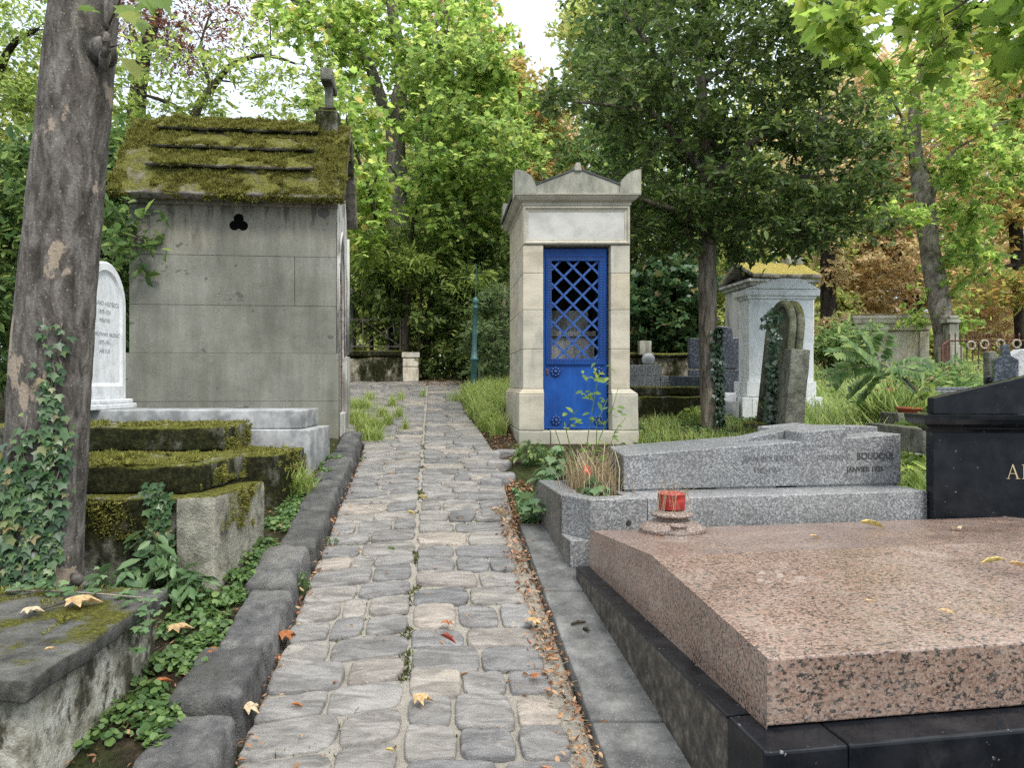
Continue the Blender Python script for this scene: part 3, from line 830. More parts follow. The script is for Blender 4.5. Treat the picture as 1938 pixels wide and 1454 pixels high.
def build_path():
    mb = MB()
    ys = np.linspace(.8, 12.6, 420)
    nx = 60
    for y in ys:
        l, r = float(pathL(y)), float(pathR(y))
        for i in range(nx + 1):
            t = i / nx
            x = l + (r - l) * t
            z = float(gz(y)) + .009 * mnoise.noise(Vector((x * 6, y * 6, 0))) + .005 * mnoise.noise(Vector((x * 22, y * 22, 5))) - .007
            if i in (0, nx):
                z -= .08; x += -.03 if i == 0 else .03
            mb.v.append((x, y, z))
    for j in range(len(ys) - 1):
        for i in range(nx):
            a = j * (nx + 1) + i
            mb.f.append((a, a + 1, a + nx + 2, a + nx + 1))
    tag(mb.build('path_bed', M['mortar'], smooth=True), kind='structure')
    # setts: irregular four-cornered stones, worn flat, edges broken
    R = random.Random(11)
    mb = MB()
    NP, RINGS = 28, (0.0, .40, .68, .87, .95, .988, 1.0)
    PROF = (.0, .0, -.0002, -.0010, -.0030, -.008, -.028)
    def sett(q, hh):
        cx = sum(p[0] for p in q) / 4; cy = sum(p[1] for p in q) / 4
        px4 = [R.uniform(3.6, 10.0) for _ in range(4)]
        ph = [R.uniform(-.035, .035) for _ in range(5)]
        tx, ty = R.uniform(-.035, .035), R.uniform(-.06, .06)
        dome = R.uniform(-.002, .002)
        seed = R.uniform(0, 90)
        b = len(mb.v)
        mb.v.append((cx, cy, float(gz(cy)) + .012 + hh + dome + .003 * mnoise.noise(Vector((cx * 14 + seed, cy * 14, 2)))))
        for k in range(1, len(RINGS)):
            for i in range(NP):
                t = 2 * math.pi * (i + .5) / NP
                c, s_ = math.cos(t), math.sin(t)
                pw = px4[(0 if c >= 0 else 1) + (0 if s_ >= 0 else 2)]
                rr = (abs(c) ** pw + abs(s_) ** pw) ** (-1 / pw)
                rr *= 1 + .5 * sum(ph[m] * math.sin((m + 3) * t + ph[m] * 60) for m in range(4))
                if k > 3: rr *= 1 + .030 * mnoise.noise(Vector((c * 2.5 + seed, s_ * 2.5, 8)))
                u, v = .5 + .5 * rr * c * RINGS[k], .5 + .5 * rr * s_ * RINGS[k]
                x = (q[0][0] * (1 - u) + q[1][0] * u) * (1 - v) + (q[3][0] * (1 - u) + q[2][0] * u) * v
                y = (q[0][1] * (1 - u) + q[1][1] * u) * (1 - v) + (q[3][1] * (1 - u) + q[2][1] * u) * v
                w = 1.0 if k < 6 else .3
                nzv = mnoise.noise(Vector((x * 13 + seed, y * 16, 2))) * .0045 + mnoise.noise(Vector((x * 34 + seed, y * 44, 6))) * .0042 + mnoise.noise(Vector((x * 90, y * 110 + seed, 6))) * .0012
                mb.v.append((x, y, float(gz(y)) + .012 + PROF[k] + hh + dome * (1 - RINGS[k] ** 2) + tx * (x - cx) + ty * (y - cy) + nzv * w))
        for i in range(NP):
            mb.f.append((b, b + 1 + i, b + 1 + (i + 1) % NP))
        for k in range(len(RINGS) - 2):
            for i in range(NP):
                i2 = (i + 1) % NP
                a = b + 1 + k * NP
                mb.f.append((a + i, a + NP + i, a + NP + i2, a + i2))
    def lane(xl, xr, skew, wmin, wmax, y0, y1, wid):
        """one course of stones between y0 and y1; xl, xr give the lane's edges at a y"""
        ym = (y0 + y1) / 2
        L_, R_ = xl(ym), xr(ym)
        n = max(1, int(round((R_ - L_) / R.uniform(wmin, wmax))))
        cuts = [0.0]
        for k in range(1, n): cuts.append((k + R.uniform(-.24, .24)) / n)
        cuts.append(1.0)
        j = [R.uniform(-.014, .014) for _ in range(n + 1)]; j2 = [R.uniform(-.014, .014) for _ in range(n + 1)]
        for k in range(n):
            if R.random() < .008: continue
            g = R.uniform(.003, .010); gy = R.uniform(.002, .009)
            def P(c, y, sgn, jj):
                yy = y + jj
                x = xl(yy) + (xr(yy) - xl(yy)) * c + sgn * g
                return (x + R.uniform(-.006, .006), yy + skew * (x - R_) + R.uniform(-.006, .006))
            q = [P(cuts[k], y0 + gy, 1, j[k]), P(cuts[k + 1], y0 + gy, -1, j[k + 1]), P(cuts[k + 1], y1 - gy, -1, j2[k + 1]), P(cuts[k], y1 - gy, 1, j2[k])]
            if min(p[1] for p in q) > .85 and max(p[1] for p in q) < 12.55:
                sett(q, R.uniform(-.004, .007))
    def seam(y): return -.38 - .104 * (y - 2.5)
    y = .95
    yl = .95
    while y < 12.4:
        d = R.uniform(.185, .24) if y < 5.5 else R.uniform(.155, .195)
        lane(lambda t: seam(t) + .006, lambda t: float(pathR(t)) - (.085 if t < 5.2 else .02), R.uniform(-.04, .04), .21, .32, y, y + d, d)
        y += d
    while yl < 12.4:
        d = R.uniform(.17, .22) if yl < 5.5 else R.uniform(.145, .18)
        lane(lambda t: float(pathL(t)) + .015, lambda t: seam(t) - .006, .24 if yl < 8.5 else .05, .21, .31, yl, yl + d, d)
        yl += d
    o = mb.build('cobbled_path', M['sett'], smooth=True)
    tag(o, kind='structure')
build_path()

def on_left(y, inset):   # a point left of the path edge
    return float(pathL(y)) - inset

def build_kerbs():
    bounds = [1.55, 2.10, 2.72, 3.16, 3.76, 4.33, 5.0, 5.75, 6.62, 7.45]
    words = ['broad dark kerb stone at the bottom edge of the view', 'big dark rounded kerb stone beside the lowest weeds, nearest whole one of the left kerb',
             'short dark kerb stone, second whole one of the left kerb', 'long dark kerb stone with straw scraps on top beside the low slab tomb',
             'grey kerb stone opposite the pale concrete corner of the mossy tomb', 'smooth dark kerb stone just nearer than the grass tuft',
             'grey kerb stone with a mossy joint beside the grass tuft', 'dark kerb stone level with the white marble tomb',
             'smaller kerb stone in front of the white tomb end', 'farthest pale kerb stone ending at the mossy roofed chapel corner']
    R = random.Random(5)
    for i in range(len(bounds) - 1):
        y0, y1 = bounds[i] + .014, bounds[i + 1] - .014
        wid = R.uniform(.265, .31) - .008 * i
        h = R.uniform(.092, .118)
        dx = R.uniform(-.015, .015)
        c = []
        for zz, ins in ((-.12, .0), (1, .028)):
            for (s, yy) in ((1, y0), (0, y0), (0, y1), (1, y1)):
                x = on_left(yy, 0) + dx - (wid if s else ins)
                z = float(gz(yy)) + (-.12 if zz < 0 else h + R.uniform(-.008, .008))
                c.append((x, yy + R.uniform(-.006, .006), z))
        mb = MB()
        mb.hexa(c, r=.027, step=.02, amp=.012, scale=11)
        base = Vector((on_left((y0 + y1) / 2, wid / 2), (y0 + y1) / 2, float(gz((y0 + y1) / 2))))
        o = mb.build('kerb_stone', M['kerb'], off=base, smooth=True)
        tag(o, words[i], 'kerb stone', 'rough kerb stones along the left of the path')
    # the flat flag kerb on the right
    segs = [(1.2, 2.75), (2.762, 3.88), (3.892, 4.93)]
    lab = ['long grey flagstone kerb at the bottom edge beside the black tomb base', 'grey flagstone kerb strip in front of the pink slab corner',
           'grey flagstone kerb strip beside the darker brown side of the grey granite tomb']
    def edge_r(y): return np.interp(y, [1.2, 2.5, 3.9, 4.2, 5.0], [.86, .72, .47, .40, .25]) + .05
    for (y0, y1), lb in zip(segs, lab):
        c = []
        for z in (-.14, .032):
            for (s, yy) in ((0, y0), (1, y0), (1, y1), (0, y1)):
                x = float(pathR(yy)) + .012 if not s else float(edge_r(yy))
                c.append((x, yy, float(gz(yy)) + z))
        mb = MB().hexa(c, r=.012, step=.08, amp=.004, scale=6)
        o = mb.build('flag_kerb', M['flag'], off=(float(pathR(y0)) + .2, (y0 + y1) / 2, float(gz((y0 + y1) / 2))), smooth=True)
        tag(o, lb, 'flagstone', 'flagstones along the right of the path')
    # a few stray setts by the tomb chapel, right of the path
    R = random.Random(3)
    for k, (px, py, w, d) in enumerate([(945, 880, .22, .15), (952, 905, .2, .15), (930, 915, .18, .14), (925, 862, .22, .14), (958, 860, .2, .14)]):
        D = 2380 / (py - 516)
        p = W(px, py, D)
        mb = MB().rbox(p.x - w / 2, p.x + w / 2, D - d / 2, D + d / 2, p.z - .08, p.z + .045, r=.03, step=.04, amp=.008, scale=7)
        o = mb.build('paving_stone', M['sett'], off=(p.x, D, p.z), smooth=True)
        tag(o, 'loose grey paving stone in the dirt between the path and the blue door tomb', 'paving stone', 'loose paving stones by the blue door tomb')
build_kerbs()

# ------------------------------------------------------------------ moss fuzz scattered over top faces
def moss_fuzz(name, parent, faces, count, seed, size=.014, thresh=-.05, freq=4.2, normal=None):
    """faces: list of world-space quads (4 corners, bilinear); a stuff part of moss blades"""
    R = np.random.default_rng(seed)
    P, N = [], []
    areas = []
    for q in faces:
        a, b, c, d = [np.array(p, float) for p in q]
        areas.append(np.linalg.norm(np.cross(b - a, d - a)))
    tot = sum(areas)
    for q, ar in zip(faces, areas):
        a, b, c, d = [np.array(p, float) for p in q]
        nn = np.cross(b - a, d - a); nn /= np.linalg.norm(nn)
        k = int(count * ar / tot)
        u, v = R.random(k), R.random(k)
        for i in range(k):
            p = (a * (1 - u[i]) + b * u[i]) * (1 - v[i]) + (d * (1 - u[i]) + c * u[i]) * v[i]
            w = mnoise.noise(Vector(p * freq)) + .5 * mnoise.noise(Vector(p * freq * 2.7))
            if w > thresh:
                P.append(p + nn * .001); N.append(nn)
    P, N = np.array(P), np.array(N)
    D = N * .7 + R.normal(0, .55, P.shape) + np.array([0, 0, .25])
    Nf = R.normal(0, 1, P.shape)
    cush = np.array([.55 + 1.5 * max(0.0, mnoise.noise(Vector(p * 13)) + .25) for p in P])
    S = size * R.uniform(.5, 1.4, len(P)) * cush
    return leaves(name, P, Nf, D, S, 'tri', M['tuft'], parent, kindtag='stuff')

# ------------------------------------------------------------------ chapel with mossy roof (left)
def build_chapel():
    fr = frame(-1.735, 7.30, 6.2)
    t = thing('stone_chapel', fr(-.97, .62, 1.10), 'grey stone chapel tomb with steep mossy slab roof and stone cross, left of the path', 'tomb chapel')
    Lr, Wd = 1.945, .95
    mb = MB()
    st = dict(r=.0035, step=.5)
    # courses of the long wall (v = 0 face), the back wall and the left end
    zs = [1.02, 1.53, 2.0, 2.466, 2.95, 3.47]
    for k in range(5):
        z0, z1 = zs[k], zs[k + 1] - .0025
        pr = .028 if k < 2 else 0.0
        cuts = [[-Lr], [-Lr], [-Lr], [-Lr, -.40], [-Lr]][k] + [0.0]
        for a, b in zip(cuts[:-1], cuts[1:]):
            mb.rbox(a + (.002 if a > -Lr else -pr), b - .002 + (pr if b == 0 else 0), -pr, .10, z0, z1, fr, **st)
        mb.rbox(-Lr - pr, -Lr + .16, .102, Wd, z0, z1, fr, **st)
        mb.rbox(-Lr + .162, -.02, Wd - .16, Wd + pr, z0, z1, fr, **st)
    # gable infill of the far end
    mb.prism([(-Lr, 0, 3.47), (-Lr, Wd, 3.47), (-Lr, Wd / 2, 4.19)], (.12, 0, 0), fr)
    mb.build('wall', M['chapel'], t, smooth=False)
    # front end (faces the path): piers, pointed arch, gable
    mb = MB()
    def arch_outline(v0, v1, zb, zs_, n=10):
        c = (v0 + v1) / 2; w = v1 - v0
        pts = [(v0, zb), (v0, zs_)]
        R = w * 1.25
        for i in range(1, n + 1):      # left arc, centred on the right
            cx = v0 + R
            a0 = math.pi; a1 = math.acos((c - cx) / R)
            a = a0 + (a1 - a0) * i / n
            pts.append((cx + R * math.cos(a), zs_ + R * math.sin(a)))
        for i in range(n - 1, -1, -1):
            cx = v1 - R
            a0 = 0; a1 = math.acos((c - cx) / R)
            a = a0 + (a1 - a0) * i / n
            pts.append((cx + R * math.cos(a), zs_ + R * math.sin(a)))
        pts.append((v1, zb))
        return pts
    op = arch_outline(.125, .66, 2.0, 2.74)
    apex = max(p[1] for p in op)
    half = len(op) // 2
    for u0, u1 in ((-.16, -.001),):
        # left half and right half of the end wall around the opening
        gl = [(.102, 2.0)] + op[:half + 1] + [(Wd / 2, 4.16), (.102, 3.62)]
        gr_ = [(Wd / 2, 4.16)] + op[half:] + [(Wd, 2.0), (Wd, 3.47)]
        for g in (gl, gr_):
            mb.prism([(u0, v, z) for v, z in g], (u1 - u0, 0, 0), fr)
    mb.rbox(-.16, .03, .66, Wd + .03, 1.02, 2.0, fr, r=.008, step=.5)
    mb.rbox(-.16, .025, .102, .125, 1.02, 2.0, fr, r=.006, step=.5)
    mb.rbox(-.2, .034, .127, .658, 1.02, 1.40, fr, r=.008, step=.5)
    mb.build('front_frame', M['pale'], t)
    # shallow pointed moulding round the arch
    mo = MB()
    pts = [fr(.012, v, z) for v, z in op]
    mo.tube(pts, [.012] * len(pts), 6)
    mo.tube([fr(.008, .05, 2.02), fr(.008, .05, 3.3)], [.010, .010], 6)
    mo.tube([fr(.015, Wd - .07, 2.02), fr(.015, Wd - .07, 3.3)], [.02, .02], 6)
    mo.build('arch_moulding', M['pale'], t, smooth=True)
    # black sheet with iron bars, painting in the shade of the open void
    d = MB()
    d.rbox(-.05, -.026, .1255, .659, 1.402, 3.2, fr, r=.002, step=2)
    shade_sheet = d.build('door', M['hole'], t)  # stands as a door, only a sheet of painted shade
    b = MB()
    for k in range(5):
        v = .16 + k * .46 / 4
        b.bar(fr(-.018, v, 1.42), fr(-.018, v, 2.75), .006, 6)
    for z in (1.9, 2.5):
        b.bar(fr(-.018, .13, z), fr(-.018, .65, z), .007, 6)
    b.build('door_bars', M['iron'], shade_sheet)
    # trefoil vent: flat black discs paint in the shade of its hole
    v = MB()
    for (du, dz) in ((0, .042), (-.040, -.026), (.040, -.026)):
        n = 20
        for rad, y0, y1 in ((.047, .004, -.0035),):
            ring = [(-.93 + du + rad * math.cos(2 * math.pi * i / n), y1 - (.0006 if dz > 0 else 0) - (.0004 if du > 0 else 0), 3.27 + dz + rad * math.sin(2 * math.pi * i / n)) for i in range(n)]
            v.prism(ring, (0, .006, 0), fr)
    v.build('trefoil_vent', M['hole'], t, label='three lobed vent hole, its shade painted as black discs')
    # cornice below the eaves
    c = MB()
    c.rbox(-Lr - .03, .02, -.05, .02, 3.43, 3.50, fr, r=.012, step=.5)
    c.build('cornice', M['chapel'], t)
    # roof: two thick slopes
    u0, u1 = -Lr - .13, .10
    ev, ez, rv, rz, th = -.13, 3.445, Wd / 2, 4.305, .10
    sl = math.hypot(rv - ev, rz - ez)
    nv, nz = -(rz - ez) / sl, (rv - ev) / sl           # outward normal of the near slope
    def roofp(u, s, h):
        return (u, ev + (rv - ev) * s + nv * h, ez + (rz - ez) * s + nz * h)
    r = MB()
    c8 = [roofp(u0, 0, 0), roofp(u1, 0, 0), roofp(u1, 1, 0), roofp(u0, 1, 0), roofp(u0, -.01, th), roofp(u1, -.01, th), roofp(u1, 1.06, th), roofp(u0, 1.06, th)]
    r.hexa([fr(*p) for p in c8], r=.025, step=.045, amp=.013, scale=9)
    # far slope
    def far(u, s, h):
        a = roofp(u, s, h); return (a[0], Wd - a[1], a[2])
    c8 = [far(u0, 1, 0), far(u1, 1, 0), far(u1, 0, 0), far(u0, 0, 0), far(u0, 1.0, th), far(u1, 1.0, th), far(u1, -.01, th), far(u0, -.01, th)]
    r.hexa([fr(*p) for p in c8], r=.02, step=.12, amp=.008, scale=9)
    # the overlapping slab courses: each lower edge is lifted clear of the one below
    ua, ub = -1.78, -.22
    ss = [.30, .57, .84]
    fz = [[roofp(u0, 0.0, th), roofp(u1, 0.0, th), roofp(u1, .30, th), roofp(u0, .30, th)]]
    for k, s in enumerate(ss):
        e = (ss + [1.07])[k + 1]
        c8 = [roofp(ua, s, th + .035), roofp(ub, s, th + .035), roofp(ub, e, th - .02), roofp(ua, e, th - .02),
              roofp(ua, s, th + .075), roofp(ub, s, th + .075), roofp(ub, e, th + .008), roofp(ua, e, th + .008)]
        r.hexa([fr(*p) for p in c8], r=.016, step=.045, amp=.010, scale=10)
        fz.append([roofp(ua, s, th + .072), roofp(ub, s, th + .072), roofp(ub, e, th + .012), roofp(ua, e, th + .012)])
        fz.append([roofp(u0, s, th), roofp(ua, s, th), roofp(ua, min(e, 1.03), th), roofp(u0, min(e, 1.03), th)])
        fz.append([roofp(ub, s, th), roofp(u1, s, th), roofp(u1, min(e, 1.03), th), roofp(ub, min(e, 1.03), th)])
    rf = r.build('roof', M['roof'], t, smooth=True)
    moss_fuzz('moss_cover', rf, [[fr(*p) for p in q] for q in fz + [[roofp(u0, -.012, 0.03), roofp(u1, -.012, 0.03), roofp(u1, -.012, th), roofp(u0, -.012, th)]]], 95000, 3, .024, -.30, 3.0)
    # cross on the gable
    x = MB()
    cu = -.13
    x.rbox(cu - .125, cu + .105, rv - .13, rv + .13, 4.29, 4.535, fr, r=.02, step=.04, amp=.008, scale=12)
    x.rbox(cu - .095, cu + .075, rv - .10, rv + .10, 4.532, 4.575, fr, r=.012, step=.05, amp=.004, scale=12)
    xb = x.build('cross_base', M['mossy'], t, smooth=True)
    x = MB()
    x.rbox(cu - .042, cu + .035, rv - .05, rv + .05, 4.565, 4.99, fr, r=.012, step=.06, amp=.004, scale=9)
    x.rbox(cu - .062, cu + .05, rv - .24, rv + .24, 4.80, 4.93, fr, r=.02, step=.05, amp=.010, scale=9)
    x.build('cross', M['pillar'], xb, smooth=True)
build_chapel()

# ------------------------------------------------------------------ small tomb with the blue door (right of the path)
def build_blue_tomb():
    fr = frame(0.109, 7.25, 0, shear=-.0964)
    w, dep = 1.046, 1.40
    t = thing('blue_door_tomb', fr(w / 2, dep / 2, 1.06), 'narrow cream limestone tomb chapel with bright blue metal door beside the path', 'tomb chapel')
    pw = .197
    zs = [1.655, 2.045, 2.43, 2.79, 3.065]
    R = random.Random(2)
    mb = MB()
    for k in range(4):
        z0, z1 = zs[k], zs[k + 1] - .003
        for (a, b) in ((0, pw), (w - pw + .012, w)):
            cuts = [0, .30 if k % 2 else .44, .80 if k % 2 else .95, dep]
            for c0, c1 in zip(cuts[:-1], cuts[1:]):
                mb.rbox(a, b, c0 + .0015, c1 - .0015, z0, z1, fr, r=.004, step=.6)
        mb.rbox(pw + .002, w - pw + .01, dep - .15, dep, z0, z1, fr, r=.004, step=.6)
    mb.rbox(0, w, .14, dep, 3.066, 3.45, fr, r=.005, step=.6)
    mb.build('wall', M['cream'], t)
    # plinth with sloping top
    p = MB()
    for (a, b, ia, ib) in ((-.046, pw + .002, 1, 0), (w - pw + .01, w + .070, 0, 1)):
        e = .055
        c = [(a, -e, 1.245), (b, -e, 1.245), (b, dep + e, 1.245), (a, dep + e, 1.245), (a, -e, 1.60), (b, -e, 1.60), (b, dep + e, 1.60), (a, dep + e, 1.60)]
        p.hexa([fr(*q) for q in c], r=.012, step=.12, amp=.003, scale=8)
        aa, bb = a + (.040 if ia else 0), b - (.064 if ib else 0)
        c = [(a, -e, 1.602), (b, -e, 1.602), (b, dep + e, 1.602), (a, dep + e, 1.602), (aa, -.006, 1.652), (bb, -.006, 1.652), (bb, dep, 1.652), (aa, dep, 1.652)]
        p.hexa([fr(*q) for q in c], r=.006, step=.3)
    p.rbox(-.05, .26, -.060, dep + .06, .90, 1.243, fr, r=.014, step=.12, amp=.004, scale=8)
    p.rbox(.264, w + .074, -.062, dep + .06, .90, 1.243, fr, r=.014, step=.12, amp=.004, scale=8)
    p.build('plinth', M['cream'], t, smooth=False)
    # framed lintel panel
    f = MB()
    panel_loft(f, (.0, w, 3.068, 3.445), [(.0, .14), (.0, -.004), (.012, -.016), (.020, -.016), (.026, -.004), (.036, .004), (.050, .004), (.056, .016), (.062, .016)], fr)
    f.build('lintel_frame', M['cream'], t)
    pn = MB().rbox(.05, w - .05, .010, .10, 3.115, 3.40, fr, r=.003, step=.6)
    pn.build('name_panel', M['panel'], t, label='blank pale marble name panel')
    # cornice
    c = MB()
    ring_loft(c, (0, w, 0, dep), [(.002, 3.446), (.012, 3.456), (.014, 3.468), (.006, 3.474), (.012, 3.482), (.045, 3.498), (.066, 3.520), (.072, 3.533), (.085, 3.536), (.088, 3.545), (.088, 3.550)], fr)
    c.build('cornice', M['cream'], t)
    # block above the cornice: pediment and quarter round corners
    k = MB()
    e = .088
    up = [(-e, 3.552), (w + e, 3.552), (w + e, 3.59), (w + .02, 3.64)]
    z0 = 3.552
    k.prism([(.115, -e + .012, z0), (w - .115, -e + .012, z0), (w - .095, -e + .012, 3.622), (w / 2, -e + .012, 3.785), (.095, -e + .012, 3.622)], (0, .22, 0), fr)
    for sgn in (0, 1):
        pts = []
        n = 10
        x_out, x_in = -e, .118
        for i in range(n + 1):
            a = math.pi / 2 * i / n
            pts.append((x_out + (x_in - x_out) * math.sin(a), z0 + .02 + .21 * math.cos(a) ** .9 if i < n else z0 + .02))
        pts = [(x_out, z0)] + pts + [(x_in, z0)]
        if sgn: pts = [(w - x, z) for x, z in pts][::-1]
        for v0 in (-e, dep + e - .235):
            MB().prism([(x, v0, z) for x, z in pts], (0, .235, 0), fr).build('corner_ornament', M['cap'], t)
    k.build('pediment', M['cap'], t)
    # roof slabs behind the pediment with a dark metal edge
    r = MB()
    for s in (0, 1):
        q = [(-e - .02, 3.553), (-e - .02, 3.585), (w / 2, 3.80), (w / 2, 3.76)]
        if s: q = [(w - x, z) for x, z in q][::-1]
        r.prism([(x, .16, z) for x, z in q], (0, dep - .20, 0), fr)
    for s in (0, 1):
        q = [(.085, 3.622), (.085, 3.636), (w / 2, 3.803), (w / 2, 3.788)]
        if s: q = [(w - x, z) for x, z in q][::-1]
        r.prism([(x, -e + .002, z) for x, z in q], (0, .25, 0), fr)
    r.build('roof', M['zinc'], t)
    fi = MB()
    fi.prism([(w / 2 - .036, -e - .012, 3.765), (w / 2 + .034, -e - .012, 3.765), (w / 2 + .02, -e - .012, 3.845), (w / 2 - .022, -e - .012, 3.845)], (0, .2, 0), fr)
    fi.build('finial', M['cap'], t, bevel=.006)
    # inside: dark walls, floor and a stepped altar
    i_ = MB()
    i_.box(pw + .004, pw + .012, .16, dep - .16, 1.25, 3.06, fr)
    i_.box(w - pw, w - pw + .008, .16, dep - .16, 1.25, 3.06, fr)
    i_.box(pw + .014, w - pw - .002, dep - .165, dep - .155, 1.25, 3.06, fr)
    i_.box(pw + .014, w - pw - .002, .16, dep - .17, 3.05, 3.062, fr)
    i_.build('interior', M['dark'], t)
    a = MB()
    a.rbox(pw + .03, w - pw - .02, .62, dep - .175, 1.25, 2.20, fr, r=.008, step=.6)
    a.rbox(pw + .02, w - pw - .01, .58, dep - .175, 2.203, 2.26, fr, r=.008, step=.6)
    a.rbox(pw + .06, w - pw - .05, .80, dep - .175, 2.262, 2.50, fr, r=.008, step=.6)
    a.build('altar', M['pale'], t)
    # door
    dx0, dx1 = .200, .840
    D0 = .085
    b = MB()
    b.box(dx0, dx1, D0, D0 + .03, 1.262, 1.905, fr)
    b.box(dx0, dx0 + .085, D0, D0 + .03, 1.905, 3.045, fr)
    b.box(dx1 - .085, dx1, D0, D0 + .03, 1.905, 3.045, fr)
    b.box(dx0 + .085, dx1 - .085, D0, D0 + .03, 2.93, 3.045, fr)
    b.box(dx0 - .002, dx1 + .002, D0 - .012, D0 + .02, 1.252, 1.275, fr)
    door = b.build('door', M['blue'], t, bevel=.003)
    # patterned window frame: flat band with rows of raised studs
    wf = MB()
    x0, x1, z0_, z1_ = dx0 + .045, dx1 - .03, 1.905, 2.965
    bw = .045
    for (a0, a1, c0, c1) in ((x0, x1, z0_, z0_ + bw), (x0, x1, z1_ - bw, z1_), (x0, x0 + bw, z0_ + bw, z1_ - bw), (x1 - bw, x1, z0_ + bw, z1_ - bw)):
        wf.box(a0, a1, D0 - .012, D0 + .001, c0, c1, fr)
    for (a0, a1, c0, c1) in ((x0 - .008, x1 + .008, z0_ - .009, z0_), (x0 - .008, x1 + .008, z1_, z1_ + .009), (x0 - .008, x0, z0_, z1_), (x1, x1 + .008, z0_, z1_)):
        wf.box(a0, a1, D0 - .022, D0 + .001, c0, c1, fr)
    win = wf.build('window_frame', M['blue'], door)
    sd = MB()
    def stud(x, z):
        for ang in (0, 1):
            o = .011
            sd.box(x - (o if ang else .005), x + (o if ang else .005), D0 - .018, D0 - .0121, z - (.005 if ang else o), z + (.005 if ang else o), fr)
    nx_, nz_ = 20, 36
    for i in range(nx_):
        for z in (z0_ + bw / 2 - .009, z0_ + bw / 2 + .011, z1_ - bw / 2 - .009, z1_ - bw / 2 + .011):
            sd.box(x0 + .02 + i * (x1 - x0 - .04) / (nx_ - 1) - .007, x0 + .02 + i * (x1 - x0 - .04) / (nx_ - 1) + .007, D0 - .019, D0 - .0122, z - .006, z + .006, fr)
    for i in range(nz_):
        for x in (x0 + bw / 2 - .009, x0 + bw / 2 + .011, x1 - bw / 2 - .009, x1 - bw / 2 + .011):
            z = z0_ + .05 + i * (z1_ - z0_ - .10) / (nz_ - 1)
            sd.box(x - .006, x + .006, D0 - .019, D0 - .0122, z - .008, z + .008, fr)
    sd.build('frame_ornament', M['blue_dark'], door)
    # lattice
    lt = MB()
    gx0, gx1, gz0, gz1 = x0 + bw, x1 - bw, z0_ + bw, z1_ - bw
    per = .187
    hw = .0108
    def clip_line(cn, sg):
        # line z = sg*x + cn clipped to the window
        pts = []
        for x in (gx0, gx1):
            z = sg * x + cn
            if gz0 - 1e-6 <= z <= gz1 + 1e-6: pts.append((x, z))
        for z in (gz0, gz1):
            x = (z - cn) / sg
            if gx0 + 1e-6 < x < gx1 - 1e-6: pts.append((x, z))
        return pts
    # crossings measured from the photo: u=.317, z=2.912 - 1.19/1.454*...
    cx, cz = .3185, 2.860
    for sg in (1, -1):
        for k in range(-12, 13):
            cn = cz - sg * cx + k * per
            ps = clip_line(cn, sg)
            if len(ps) == 2:
                (xa, za), (xb, zb) = ps
                dx, dz = xb - xa, zb - za
                l = math.hypot(dx, dz)
                if l < .03: continue
                nx2, nz2 = -dz / l * hw, dx / l * hw
                v0 = D0 + .004 + (.006 if sg > 0 else 0)
                poly = [(xa + nx2, v0, za + nz2), (xa - nx2, v0, za - nz2), (xb - nx2, v0, zb - nz2), (xb + nx2, v0, zb + nz2)]
                lt.prism(poly, (0, .007, 0), fr)
    lt.build('lattice', M['blue_bar'], door)
    # four rosettes
    for (px, py) in ((1051, 704), (1133, 704), (1052, 796), (1133, 796)):
        p = W(px, py, 7.25 + D0)
        cu_, cz_ = p.x - .109 + .0964 * D0, p.z
        ro = MB()
        cc = fr(cu_, D0 - .012, cz_)
        for k in range(8):
            a = 2 * math.pi * k / 8
            q = Vector((cc.x + .036 * math.cos(a), cc.y, cc.z + .036 * math.sin(a)))
            ro.tube([q + Vector((0, .012, 0)), q + Vector((0, 0, 0)), q + Vector((0, -.007, 0))], [.0175, .0165, .008], 8)
        ro.tube([cc + Vector((0, .012, 0)), cc + Vector((0, -.012, 0)), cc + Vector((0, -.02, 0))], [.024, .020, .008], 12)
        ro.build('rosette', M['blue_dark'], door, smooth=True)
    # keyhole and handle plate
    h = MB()
    p = W(1036, 704, 7.25 + D0)
    q = (p.x, 7.25 + D0 - .006, p.z)
    h.rbox(q[0] - .012, q[0] + .010, q[1] - .004, q[1] + .006, q[2] - .03, q[2] + .03, r=.003, step=.1)
    h.build('lock_plate', M['rust'], door)
build_blue_tomb()

# ------------------------------------------------------------------ tombs on the left
def fr0(u, v, z): return Vector((u, v, z))

